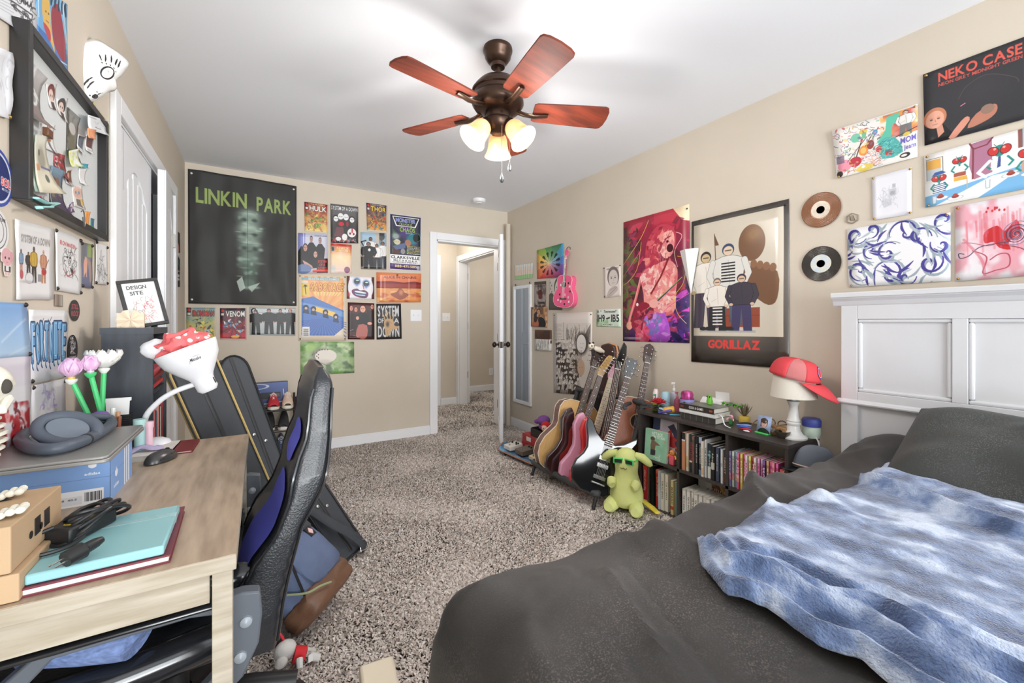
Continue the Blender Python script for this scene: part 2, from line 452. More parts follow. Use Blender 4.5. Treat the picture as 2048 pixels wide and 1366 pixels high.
struct('trim_6',MB().box(HX,GX,5.485,5.50,0,DZ).box(HX,GX,4.40,4.415,0,DZ).box(HX,GX,4.40,5.50,DZ-.015,DZ),whitem,smooth=False)
casing_x('trim_7',1.35,2.10,HY,DZ)
# the painted corner post right of the open door
struct('trim_8',MB().lathe([(.028,.0),(.028,2.28),(.0,2.283)],14,(2.405,4.09,0)),wallm)
def knob_set(parent,c,ax):
 """door knobs on both faces: c centre, ax unit vector through the slab"""
 ax=V(ax).normalized()
 for q in(-1,1):
  k=MB();o=V(c)
  k.tube([o+ax*q*.018,o+ax*q*.026],[.032,.030],18)
  k.tube([o+ax*q*.026,o+ax*q*.05],.011,12)
  k.tube([o+ax*q*d for d in(.048,.056,.066,.078,.086,.089)],[.014,.026,.030,.026,.014,.002],18)
  k.build('door_knob',bronze,parent)
def hinge(parent,c,d,m=nickel,n='hinge'):
 return MB().cbox(c,d).build(n,m,parent,bevel=.002)
# door_1: the bedroom door standing open
door_h=V((2.335,4.165,0));door_f=V((1.985,3.502,0));dl=(door_f-door_h).length
dx=(door_f-door_h).normalized();dn=V((dx.y,-dx.x,0))
d1=thing('door_1',None,None);d1.matrix_world=basis(door_h,dx,dn,V((0,0,1)))
d1['kind']='structure'
def panel_door(parent,W,H,T,rows,stile=.105):
 m_=MB().box(0,W,-T*.32,T*.32,.012,H)
 zs=[.012]+[z for r in rows for z in r]+[H]
 for s in(-1,1):
  y0,y1=sorted((s*T*.32,s*T*.5))
  m_.box(0,stile,y0,y1,.012,H);m_.box(W-stile,W,y0,y1,.012,H)
  for k in range(0,len(zs),2):m_.box(stile,W-stile,y0,y1,zs[k],zs[k+1])
 m_.build('slab',doorm,parent,smooth=False,bevel=.004)
 for(a,b)in rows:
  for s in(-1,1):
   p=MB();y0,y1=sorted((s*T*.32,s*T*.44));p.box(stile+.03,W-stile-.03,y0,y1,a+.03,b-.03);p.build('door_panel',doorm,parent,smooth=False,bevel=.01)
panel_door(d1,dl,2.02,.036,[(.13,.92),(1.06,1.90)])
knob_set(d1,(dl-.065,0,.955),(0,1,0))
MB().cbox((dl,0,.955),(.004,.026,.06)).build('latch_plate',bronze,d1)
for z in(.25,1.0,1.8):hinge(d1,(0,.02,z),(.02,.01,.09))
# door_2: closed door at the hall end, door_3: bedroom door opened away
d2=thing('door_2',None,None);d2.location=(1.355,HY-.005,0);d2['kind']='structure'
panel_door(d2,.74,2.03,.034,[(.13,.92),(1.06,1.90)])
for z in(.25,1.0,1.8):MB().cbox((.742,-.018,z),(.014,.012,.095)).build('hinge',bronze,d2)
MB().cbox((.60,-.018,1.0),(.012,.01,.06)).build('latch_plate',bronze,d2)
d3=thing('door_3',None,None);v3=V((.42,.907,0)).normalized();d3.matrix_world=basis(V((GX+.024,5.50,0)),v3,V((-v3.y,v3.x,0)),V((0,0,1)));d3['kind']='structure'
panel_door(d3,.74,2.03,.036,[(.13,.92),(1.06,1.90)])
for z in(.42,1.12,1.83):
 hinge(d3,(-.001,.022,z),(.004,.036,.09));
# closet doors door_4 (near leaf, shut) and door_5 (far leaf, ajar): arched plank panels
def arch_door(name,org,dirv):
 d=thing(name,None,None);u=V(dirv).normalized()
 d.matrix_world=basis(V(org),u,V((u.y,-u.x,0)),V((0,0,1)));d['kind']='structure'
 W,H=.645,2.01;st=.1
 m_=MB().box(0,W,-.017,.012,.01,H)
 m_.box(0,st,.012,.02,.01,H).box(W-st,W,.012,.02,.01,H).box(st,W-st,.012,.02,.01,.16).box(st,W-st,.012,.02,.78,.93)
 n=12;top=[(st+(W-2*st)*i/n,1.74+.14*math.sin(PI*i/n))for i in range(n+1)]
 for i in range(n):
  (a,za),(b,zb)=top[i],top[i+1]
  m_.add([(a,.012,za),(b,.012,zb),(b,.012,H),(a,.012,H),(a,.02,za),(b,.02,zb),(b,.02,H),(a,.02,H)],[(4,5,6,7),(0,1,5,4)])
 m_.build('slab',doorm,d,smooth=False,bevel=.003)
 k=5;pw=(W-2*st)/k
 for i in range(k):
  a,b=st+i*pw+.006,st+(i+1)*pw-.006
  zt=1.73+.14*math.sin(PI*(i+.5)/k)
  MB().box(a,b,.010,.017,.94,zt).build('plank',doorm,d,smooth=False,bevel=.003)
  MB().box(a,b,.010,.017,.17,.77).build('plank',doorm,d,smooth=False,bevel=.003)
 return d
d4=arch_door('door_4',(XL-.018,CY0+.014,0),(0,1,0))
for z in(.3,1.72):MB().cbox((.006,.024,z),(.02,.012,.1)).build('hinge',bronze,d4)
a5=math.radians(5.2)
d5=arch_door('door_5',(XL-.012,CY1-.014,0),(math.sin(a5),-math.cos(a5),0))
# its room face is the -normal side: turn it round
d5.matrix_world=basis(V((XL-.012+.645*math.sin(a5),CY1-.014-.645*math.cos(a5),0)),V((-math.sin(a5),math.cos(a5),0)),V((math.cos(a5),math.sin(a5),0)),V((0,0,1)))
for z in(.3,1.05,1.72):MB().cbox((.638,.026,z),(.02,.012,.09)).build('hinge',nickel,d5)
# switches, outlet, smoke detector
def switch_plate(name,label,c,nrm,w,h,rockers):
 t=thing(name,label,'switch' if rockers else 'outlet')
 n=V(nrm);u=V((0,0,1)).cross(n);t.matrix_world=basis(V(c),u,n,V((0,0,1)))
 MB().box(-w/2,w/2,0,.006,-h/2,h/2).build('plate',whitem,t,bevel=.003)
 for k in range(max(rockers,1)):
  x=(k-(rockers-1)/2)*.046 if rockers else 0
  if rockers:MB().box(x-.006,x+.006,.006,.016,-.004,.012).build('toggle',whitem,t,bevel=.002)
  else:
   for z in(-.02,.02):MB().box(-.012,.012,.006,.008,z-.012,z+.012).build('socket',mat('socket_face',(225,225,225),.4),t,bevel=.003)
p=ony(832,631,YB);switch_plate('light_switch','white double light switch plate on the beige wall left of the doorway',p,(0,-1,0),.118,.118,2)
p=ony(892,634.5,HY);switch_plate('light_switch','white double light switch plate inside the hallway beyond the door',p,(0,-1,0),.118,.118,2)
p=ony(982,743,6.40);switch_plate('wall_outlet','white wall outlet low in the far bedroom beyond the hallway',p,(0,-1,0),.075,.118,0)
p=onz(958,399,ZC)
t=thing('smoke_detector','round white smoke detector on the ceiling above the doorway','smoke detector',p)
MB().lathe([(.068,0),(.068,-.012),(.06,-.03),(.045,-.036),(0,-.037)],28).build('housing',whitem,t)
MB().lathe([(.034,-.036),(.03,-.044),(0,-.045)],20).build('vent_cap',mat('offwhite',(225,225,222),.5),t)
# ================================================================ CARPET PILE
def carpet():
 rs=np.random.RandomState(3)
 regs=[(-.5,2.42,.9,4.18,26000),(-.1,.7,.1,.9,21000),(1.3,2.43,4.18,5.6,8000),(2.45,3.6,4.4,6.4,5000)]
 P=[]
 for x0,x1,y0,y1,d in regs:
  n=int((x1-x0)*(y1-y0)*d);q=rs.rand(n,2)*(x1-x0,y1-y0)+(x0,y0);P.append(q)
 P=np.concatenate(P)
 keep=~((P[:,0]>.35)&(P[:,1]<.80))&~((P[:,0]<-.12)&(P[:,1]<3.0)&(P[:,1]>1.9)&(P[:,0]>2))
 keep&=~((P[:,0]>2.16)&(P[:,1]<1.9)&(P[:,1]>1.0))
 P=P[keep];n=len(P)
 gx=np.sin(P[:,0]*9+np.sin(P[:,1]*5)*2)*.8+np.sin(P[:,1]*7+P[:,0]*3)*.8
 ang=gx+rs.randn(n)*1.1;L=.012+rs.rand(n)*.012;H=.008+rs.rand(n)*.008;W=.0024+rs.rand(n)*.0022
 d=np.stack([np.cos(ang),np.sin(ang)],1);s_=np.stack([-d[:,1],d[:,0]],1)
 vs=np.zeros((n,8,3));
 prof=[(0,.0,1.0),(.30,.75,1.15),(.72,1.0,1.0),(1.0,.62,.5)]
 sw=(rs.rand(n)-.5)*.7
 for k,(t,hz,ww)in enumerate(prof):
  c=P+d*(L*t)[:,None]+s_*(sw*L*t*t)[:,None]
  for q in(0,1):
   sg=-1 if q==0 else 1
   vs[:,k*2+q,:2]=c+s_*(W*ww*sg)[:,None]
   vs[:,k*2+q,2]=H*hz-(.0015 if q else 0)
 idx=np.arange(n)[:,None,None]*8+np.array([[0,1,3,2],[2,3,5,4],[4,5,7,6]])[None]
 fs=idx.reshape(-1,4)
 me=bpy.data.meshes.new('carpet_pile');me.vertices.add(n*8);me.vertices.foreach_set('co',vs.ravel().astype(np.float32))
 me.loops.add(fs.size);me.loops.foreach_set('vertex_index',fs.ravel().astype(np.int32))
 me.polygons.add(len(fs));me.polygons.foreach_set('loop_start',np.arange(0,fs.size,4,dtype=np.int32));me.polygons.foreach_set('loop_total',np.full(len(fs),4,np.int32))
 me.update(calc_edges=True)
 ca=me.color_attributes.new('tuft','FLOAT_COLOR','POINT')
 g=np.clip(.5+rs.randn(n)*.3,0,1);c=np.zeros((n,8,4),np.float32);c[...,0]=g[:,None];c[...,3]=1
 ca.data.foreach_set('color',c.ravel())
 m=bpy.data.materials.new('carpet_yarn');m.use_nodes=True;nt=m.node_tree;b=nt.nodes['Principled BSDF']
 at=nt.nodes.new('ShaderNodeAttribute');at.attribute_name='tuft';r=nt.nodes.new('ShaderNodeValToRGB')
 sp=nt.nodes.new('ShaderNodeSeparateColor');nt.links.new(at.outputs['Color'],sp.inputs[0]);nt.links.new(sp.outputs[0],r.inputs[0])
 e=r.color_ramp.elements;e[0].color=lin((176,165,156))+(1,);e[1].color=lin((246,238,231))+(1,)
 e.new(.5).color=lin((214,203,195))+(1,)
 nt.links.new(r.outputs[0],b.inputs['Base Color']);b.inputs['Roughness'].default_value=.9;b.inputs['Specular IOR Level'].default_value=.15
 me.materials.append(m)
 o=bpy.data.objects.new('carpet_pile',me);COL.objects.link(o);tag(o,'brown flecked shag carpet pile covering the whole bedroom floor','carpet',kind='stuff')
carpet()
# ================================================================ CEILING FAN
fx,fy=.945,1.70
fan=thing('ceiling_fan','dark bronze ceiling fan with five worn red brown blades and lit glass shades','ceiling fan',(fx,fy,ZC))
fanm=mat('fan_bronze',(74,56,46),.32,.75);bladem=mat('fan_blade_wood',(134,62,45),.55,spec=.2,var=.35,vscale=5,rgb2=(92,48,38),stretch=(1,6,1))
MB().lathe([(.0,0),(.066,0),(.068,-.012),(.066,-.022),(.062,-.026),(.060,-.045),(.046,-.066),(.034,-.074),(.032,-.09),(.0,-.092)],32).build('canopy',fanm,fan)
MB().cyl((0,0,-.08),(0,0,-.15),.0125).build('downrod',fanm,fan)
MB().lathe([(.0,-.135),(.02,-.136),(.05,-.142),(.088,-.16),(.108,-.182),(.112,-.196),(.120,-.199),(.120,-.206),(.112,-.21),(.11,-.225),(.118,-.235),(.120,-.262),(.105,-.285),(.072,-.298),(.05,-.302),(.0,-.303)],40).build('motor_housing',fanm,fan)
MB().lathe([(.0,-.296),(.055,-.298),(.060,-.31),(.058,-.33),(.064,-.338),(.064,-.346),(.056,-.372),(.034,-.392),(.0,-.396)],32).build('light_kit_hub',fanm,fan)
for k in range(5):
 a=math.radians(-94+72*k)
 R=M.Rotation(a,4,'Z')@M.Translation((0,0,-.285))@M.Rotation(math.radians(-12),4,'X')
 b=MB();b.T=R
 pl=[(.165,-.052),(.18,-.060),(.25,-.064),(.40,-.071),(.50,-.074),(.515,-.068),(.525,-.045),(.529,0),(.525,.045),(.515,.068),(.50,.074),(.40,.071),(.25,.064),(.18,.060),(.165,.052)]
 b.prism(pl,-.004,.004);b.build('blade',bladem,fan,bevel=.0015)
 b=MB();b.T=M.Rotation(a,4,'Z')
 b.tube([(.075,0,-.283),(.12,0,-.297),(.17,0,-.304),(.235,0,-.297)],[.018,.017,.016,.014],8,flat=.45)
 b.build('blade_arm',fanm,fan)
glassm=mat('amber_glass_shade',(255,222,178),.3,rgb2=(250,196,138),var=.2,vscale=14,emit=(255,196,120),estr=.45,trans=.15)
bulbm=mat('lit_bulb',(255,244,220),.3,emit=(255,236,200),estr=4)
for k in range(3):
 a=math.radians(61+120*k);tilt=math.radians(40)
 R=M.Translation((0,0,-.352))@M.Rotation(a,4,'Z')@M.Translation((.052,0,0))@M.Rotation(-tilt,4,'Y')@M.Rotation(PI,4,'X')
 b=MB();b.T=R;b.lathe([(.0,-.012),(.018,-.01),(.026,.006),(.030,.02),(.031,.03),(.0,.031)],20);b.build('shade_holder',fanm,fan)
 b=MB();b.T=R;b.lathe([(.029,.022),(.038,.032),(.044,.05),(.047,.075),(.052,.098),(.062,.12),(.066,.126),(.0635,.126),(.050,.1),(.0445,.075),(.041,.05),(.035,.034),(.026,.026)],28)
 sh=b.build('glass_shade',glassm,fan)
 b=MB();b.T=R;b.ell((0,0,.062),(.024,.024,.033),14,10);b.build('bulb',bulbm,fan)
 pl_=V(R@V((0,0,.20)))
 point('fan_bulb_glow',(fx+pl_.x,fy+pl_.y,ZC+pl_.z),11,(1.0,.97,.925),.06)
for(ox,oy,l,z0)in((-.012,-.058,.225,-.385),(.052,-.02,.175,-.36)):
 t=thing('pull_chain',None,None);t.parent=fan;t.location=(ox,oy,z0);
 b=MB()
 for i in range(int(l/.006)):b.ell((0,0,-i*.006),(.0019,.0019,.0028),5,4)
 c_=b.build('chain_beads',nickel,t)
 MB().lathe([(.002,.012),(.004,.004),(.009,-.012),(.010,-.02),(.006,-.029),(0,-.031)],12,(0,0,-l)).build('pull_weight',mat('pewter',(70,72,74),.4,.6),t)
# ================================================================ POSTERS AND DRAWINGS ON THE WALLS
pinm={'brass':brassm,'dark':mat('dark_pin',(58,52,48),.4,.5),'white':mat('white_pin',(230,230,228),.4)}
WALLN={'B':V((0,-1,0)),'R':V((-1,0,0)),'L':V((1,0,0))}
def wallpt(wl,p):
 return ony(p[0],p[1],YB)if wl=='B' else onx(p[0],p[1],XR if wl=='R' else XL)
def P(name,wl,quad,base,draw,label,cat='poster',dens=560,curl=.004,pins='',pinc='dark',rough=.42,group=None,thick=.0006,off=.003,wave=None,coat=0.,pr=.006):
 q=[wallpt(wl,p)if len(p)==2 else V(p)for p in quad];n=WALLN[wl]
 w=((q[1]-q[0]).length+(q[2]-q[3]).length)/2;h=((q[3]-q[0]).length+(q[2]-q[1]).length)/2
 cv=Canvas(max(24,w*dens),max(24,h*dens),base)
 if draw:draw(cv)
 m=pic_mat(name+'_print',cv,rough,coat)
 c=sum(q,V((0,0,0)))/4;org=c+n*off
 sd=c.x*3.1+c.y*1.7+c.z*2.3
 def fn(u,v):
  p=(q[3]*(1-u)+q[2]*u)*(1-v)+(q[0]*(1-u)+q[1]*u)*v
  e=(max(abs(u-.5),abs(v-.5))*2)**6
  d=curl*(e*(.6+.8*nz(u*2.3+sd,v*2.1,sd))+.35*abs(nz(u*1.6+sd,v*1.6)))
  if wave:d=wave(u,v)
  return p+n*max(d,0)-c
 k=(8,10)if not wave else(48,56)
 o=MB().grid(fn,*k).build(name,m,solid=-thick)
 o.location=org;tag(o,label,cat,group)
 for i,ch in enumerate(pins):
  if ch=='1':
   u,v=((.03,.97),(.97,.97),(.97,.03),(.03,.03))[i]
   pp=V(fn(u,v))+n*.001
   b=MB();t_=n.orthogonal().normalized()
   b.tube([pp,pp+n*.003,pp+n*.005],[pr,pr*.8,pr*.2],10);b.build('pin',pinm[pinc],o)
 return o
def face(c,x,y,rx,ry,skin,hair,hx=1.15):
 d=tuple(v*.5 for v in skin)
 c.ell(x,y-ry*.18,rx*hx,ry*1.08,hair).ell(x,y,rx*.9,ry*.92,skin).ell(x,y+ry*.1,rx*.9,ry*.8,skin)
 for s in(-1,1):c.ell(x+s*rx*.36,y-ry*.05,rx*.16,ry*.08,d);c.line([(x+s*rx*.15,y-ry*.22),(x+s*rx*.55,y-ry*.24)],hair,1.2)
 c.line([(x,y),(x+rx*.08,y+ry*.28)],d,.9).line([(x-rx*.25,y+ry*.5),(x+rx*.25,y+ry*.5)],d,1.3)
 return c
def rays(c,cx,cy,n,c1,c2,r=1.6,op=1.0,ph=0):
 for i in range(n):
  a=2*PI*i/n+ph;b=a+PI/n
  c.poly([(cx,cy),(cx+r*math.cos(a),cy+r*math.sin(a)),(cx+r*math.cos(b),cy+r*math.sin(b))],c1 if i%2 else c2,op)
 return c
# ---- back wall
def d_banner(c):
 c.cloud((58,58,56),3,4,.3,.8,.5)
 c.text('LINKIN',.29,.125,.115,(146,166,92),.45).text('PARK',.775,.135,.112,(146,166,92),.34)
 for(y,rx,ry,t)in((.31,.115,.07,165),(.42,.12,.08,178),(.53,.105,.075,150),(.64,.10,.07,140),(.73,.085,.06,105),(.83,.07,.05,120)):
  c.ell(.54,y,rx,ry,(t-24,t,t-16),.8,.45)
 for i in range(60):
  x=.43+c.rng.rand()*.22;y=.27+c.rng.rand()*.6;t=60+c.rng.rand()*150
  c.ell(x,y,.012+.045*c.rng.rand(),.004+.016*c.rng.rand(),(t*.86,t,t*.91),.55,.5)
 for y in(.33,.445,.555):
  for s in(-1,1):c.ell(.54+s*.05,y,.026,.016,(44,50,46),.75,.6)
 for y in(.31,.42,.53):c.ell(.54,y-.03,.07,.018,(206,222,208),.5,.9)
 c.poly([(.42,.82),(.47,.78),(.50,.87),(.45,.9)],(190,206,194),.8).poly([(.52,.86),(.64,.82),(.56,.9)],(176,192,180),.8)
 c.line([(.52,.2),(.525,.98)],(26,26,25),1.5,.7);
 for x in(.27,.76):c.line([(x,.02),(x,.98)],(38,38,37),1.2,.5)
 for y in(.27,.52,.77):c.line([(.02,y),(.98,y)],(40,40,39),1.2,.5)
def w_banner(u,v):
 e=sm(0,.12,u)*sm(0,.12,1-u)
 return .004+e*(.012+.010*math.sin(u*13+2.5*math.sin(v*3))*(1-.5*v)+.010*nz(u*3,v*4,2)+.006*nz(u*9,v*5,7))
P('fabric_banner','B',[(376,338),(593,373),(593,612),(377,607)],(46,46,45),d_banner,'large black fabric wall banner with green lettering above pale blurred faces','banner',wave=w_banner,rough=.6,pins='1111',pinc='white',thick=.001,pr=.008)
def d_comic(c,title,tcol,sky,low,cols,sub=None):
 c.grad(sky,low,0,1)
 rays(c,.5,.6,14,low,sky,op=.35)
 for i in range(26):
  x,y=.1+.8*c.rng.rand(),.36+.52*c.rng.rand();k=cols[i%len(cols)]
  c.poly([(x+.2*(c.rng.rand()-.5),y+.16*(c.rng.rand()-.5))for _ in range(5)],k,.92,3)
 for i in range(16):
  x,y=.1+.8*c.rng.rand(),.4+.5*c.rng.rand();c.line([(x,y),(x+.12*(c.rng.rand()-.5),y+.12*(c.rng.rand()-.5)),(x+.2*(c.rng.rand()-.5),y+.1*(c.rng.rand()-.5))],(26,24,26),1.4,.85,4)
 c.rect(.02,.02,.16,.26,(44,52,74)).ell(.09,.09,.05,.05,(200,60,50)).rect(.04,.17,.14,.24,(222,218,205))
 if sub:c.text(sub,.56,.03,.045,(236,222,170),.62)
 c.text(title,.57,.10,.17,tcol,.72,out=(24,22,26),ow=1.5)
 c.rect(0,.96,1,1,(230,220,205)).rect(0,0,1,.012,(230,220,205));c.rect(.95,0,1,1,(220,205,192),.8)
G_B='pictures pinned to the back wall'
P('comic_cover','B',[(608.5,403),(656.5,409.5),(656.5,467.6),(609.5,463)],(150,40,36),lambda c:d_comic(c,'HULK',(246,240,228),(146,38,36),(236,210,120),[(84,158,66),(60,128,54),(222,196,110),(190,150,90)],'THE INCREDIBLE'),'small comic cover with white title on red over green and yellow shapes','comic',group=G_B)
P('comic_cover','B',[(732.4,405),(774.1,411),(774.1,464.3),(733.8,462)],(60,50,90),lambda c:d_comic(c,'THOR',(246,206,66),(62,52,92),(238,168,70),[(206,62,52),(70,140,160),(240,186,80),(50,50,70)],'JOURNEY INTO MYSTERY'),'small comic cover with yellow title on dark blue over an orange blaze','comic',group=G_B)
P('comic_cover','B',[(372.5,614),(432.3,614.8),(431.7,678.7),(373.9,680)],(90,140,120),lambda c:d_comic(c,'IRON MAN',(206,52,50),(120,150,160),(226,200,84),[(76,148,84),(200,60,56),(236,214,90),(60,60,74),(180,206,216)]),'comic cover with red title and red green yellow swirls below the banner','comic',group=G_B)
P('comic_cover','B',[(440,615.6),(492.9,615.6),(493.5,680),(440.6,679.3)],(30,30,40),lambda c:(c.poly([(0,.35),(.45,.2),(.1,.8),(0,1)],(212,56,66)),d_comic(c,'VENOM',(240,236,226),(34,32,42),(206,52,64),[(96,170,216),(236,238,240),(40,40,52),(150,200,230),(206,204,190)]),c.ell(.56,.9,.16,.045,(240,176,70))),'comic cover with white title on black and blue white red shapes','comic',group=G_B)
def d_panther(c):
 c.grad((206,84,66),(244,206,160),0,.4);c.grad((246,208,160),(238,214,208),.4,1);c.ell(.5,.5,.4,.2,(252,226,180),.9,.8)
 c.rect(.02,.02,.98,.07,(206,60,50)).rect(.04,.1,.18,.26,(120,150,140)).ell(.11,.18,.05,.07,(40,44,46))
 c.text('BLACK',.58,.10,.075,(244,214,96),.6,out=(180,50,40),ow=1).text('PANTHER',.60,.19,.075,(244,214,96),.7,out=(180,50,40),ow=1)
 c.ell(.78,.88,.14,.11,(150,96,120)).ell(.15,.84,.1,.1,(190,206,206),.8,.5);c.cloud((252,240,225),3,4,.5,.8,.5)
P('comic_cover','B',[(661.2,486.5),(703.2,489.8),(703.2,546.8),(660.6,546.8)],(230,190,150),d_panther,'faded peach and orange comic cover with yellow title','comic',group=G_B)
def d_soad1(c):
 c.grad((110,108,108),(64,62,64));c.text('SYSTEM OF A DOWN',.5,.04,.1,(240,240,240),.94,out=(40,40,42),ow=1)
 c.ell(.5,.62,.44,.3,(40,38,40),.8,.5)
 for x,y,hr in((.19,.36,(20,20,22)),(.36,.3,(238,236,236)),(.55,.31,(238,236,236)),(.77,.36,(24,22,24))):
  c.ell(x,y,.10,.085,hr).ell(x,y+.015,.085,.07,(240,238,238));c.line([(x-.05,y),(x-.01,y+.012)],(20,20,20),1.6).line([(x+.02,y+.012),(x+.06,y)],(20,20,20),1.6)
 c.ell(.38,.5,.10,.055,(206,36,50)).ell(.60,.49,.05,.07,(150,44,56));c.poly([(.2,.58),(.45,.58),(.5,.84),(.12,.82)],(110,66,72))
 c.ell(.76,.72,.16,.12,(236,232,232)).rect(.75,.6,.80,.72,(200,40,56)).ell(.7,.74,.035,.03,(120,30,40)).ell(.83,.75,.035,.03,(120,30,40)).ell(.5,.84,.1,.09,(240,238,238)).ell(.27,.89,.1,.05,(235,230,230))
 c.scribble(60,[(206,40,56),(230,210,212)],0,.87,1,1,2,.03)
P('band_poster','B',[(660.6,407.3),(716.3,414),(716.3,487),(661.5,486)],(100,98,98),d_soad1,'grey band poster with four pale cartoon heads and red hearts',group=G_B)
def d_truck(c):
 c.grad((52,50,86),(40,48,46),0,.7);c.cloud((60,130,70),3,5,.5,.7,.8,area=(.1,.25,.95,.7));c.cloud((80,60,130),4,5,.55,.75,.8,area=(0,0,1,.7))
 c.poly([(.08,.04),(.94,.04),(.82,.215),(.2,.215)],(236,238,236)).poly([(.12,.055),(.90,.055),(.79,.2),(.23,.2)],(32,30,36))
 c.text('MONSTER',.5,.068,.07,(126,140,206),.62,out=(220,226,240),ow=1).text('TRUCKZ',.5,.155,.035,(170,196,130),.42)
 c.ell(.5,.27,.26,.06,(96,54,130),.9,.3).text('CHAOS',.56,.225,.08,(150,200,70),.48,out=(30,26,40),ow=1).text('tour',.62,.305,.035,(150,180,230),.24)
 c.ell(.72,.43,.2,.1,(40,130,140),.9,.3).ell(.86,.4,.12,.08,(20,24,30)).line([(.62,.36),(.9,.32),(.98,.42),(.86,.47)],(90,200,220),2,1,4).ell(.58,.5,.1,.06,(170,120,100))
 c.ell(.2,.4,.12,.06,(180,190,190),.8,.4).ell(.24,.5,.1,.05,(206,206,190)).text('DERBY',.24,.48,.028,(216,180,60),.24)
 c.ell(.2,.66,.12,.07,(90,60,56)).ell(.36,.60,.1,.06,(60,54,56)).ell(.42,.66,.07,.05,(150,146,150)).poly([(.1,.58),(.5,.5),(.5,.6),(.2,.64)],(96,110,150))
 for i,t in enumerate(('FREE PIT PARTY','RIDE IN A REAL','MONSTER TRUCK','MEGA-TON TRUCKS','CRAZY STUNTS','MOTORCYCLE MADNESS')):c.text(t,.76,.555+i*.026,.016,((240,220,120),(240,240,236))[i%2],.42)
 c.rect(0,.725,1,1,(240,240,240)).text('CLARKSVILLE',.5,.745,.05,(36,34,38),.9).text('MAY 13 & 14 & 15',.5,.812,.025,(50,48,52),.74).text('CLARKSVILLE SPEEDWAY',.5,.846,.022,(60,58,62),.8)
 c.rect(.02,.885,.98,.985,(84,60,120)).text('888-471-5185',.52,.905,.045,(238,218,150),.7,out=(60,36,70),ow=1).rect(.87,.91,.96,.975,(190,186,200))
 c.rect(0,0,1,.018,(240,240,240)).rect(0,0,.022,1,(240,240,240)).rect(.978,0,1,1,(240,240,240)).rect(0,.988,1,1,(240,240,240))
P('event_poster','B',[(778.8,426),(842.2,434.2),(841.4,542.7),(778.3,539)],(50,50,70),d_truck,'tall bright event poster with green lettering and purple bottom strip',dens=800,group=G_B)
def d_soad2(c):
 c.grad((206,208,226),(196,190,196));c.rect(0,0,.16,.45,(132,138,196)).rect(.2,0,.24,.4,(150,154,206));c.text('SYSTEM OF A DOWN',.76,.04,.024,(60,56,60),.42)
 for x,y,k in((.44,.12,1),(.74,.15,1)):c.poly([(x-.16,y+.2),(x-.05,y+.1),(x+.06,y+.1),(x+.17,y+.22),(x+.12,y+.55),(x-.12,y+.55)],(34,32,36));face(c,x,y+.03,.055,.075,(176,140,130),(60,46,44),.95)
 c.poly([(.1,.32),(.26,.34),(.36,.5),(.3,.7),(0,.9),(0,.45)],(30,28,32));face(c,.24,.36,.07,.09,(196,150,136),(40,30,30))
 c.poly([(.28,.58),(.46,.5),(.66,.62),(.62,.86),(.3,.88)],(26,24,28));face(c,.58,.52,.07,.085,(206,164,150),(46,36,36),.95)
 c.poly([(.14,.66),(.3,.72),(.46,.80),(.5,.86),(.4,.86),(.2,.76)],(206,156,140)).ell(.18,.88,.26,.12,(112,130,170),1)
 c.rect(.62,.62,1,.98,(40,30,34));
 for i,t in enumerate(('SYSTEM','OF A','DOWN')):c.text(t,.81,.66+i*.085,.066,(226,60,48),(.3,.2,.3)[i])
 c.rect(.48,.90,1,.965,(226,84,72))
P('band_poster','B',[(596.1,466),(655,469),(655.6,546.8),(596,548)],(200,200,215),d_soad2,'photo poster of four men in black with red lettering low right',group=G_B)
def d_group(c):
 c.grad((166,200,222),(150,150,150));c.cloud((60,62,60),4,4,.5,.62,.9,area=(.6,0,1,.7));c.rect(.58,0,.72,.3,(196,186,176));c.rect(0,.66,.25,.95,(52,52,50));c.rect(0,.93,1,1,(150,140,128))
 c.person(.38,.12,.75,(232,230,228),(70,70,80),(120,84,70),(30,30,34));c.person(.86,.23,.74,(238,236,234),(64,68,80),(130,92,76),(60,44,40));c.person(.62,.30,.68,(240,238,236),(46,46,52),(150,104,84),(40,34,34));c.person(.3,.26,.72,(36,34,36),(32,32,34),(156,110,90),(28,26,28),1.25)
 c.ell(.33,.47,.05,.04,(236,236,236));c.line([(.1,.36),(.02,.26),(.2,.22)],(36,34,36),6)
P('group_photo','B',[(721,464.3),(772.4,466.8),(772.4,539.6),(721.8,538.5)],(160,180,190),d_group,'outdoor photo poster of four men in white and black shirts',group=G_B)
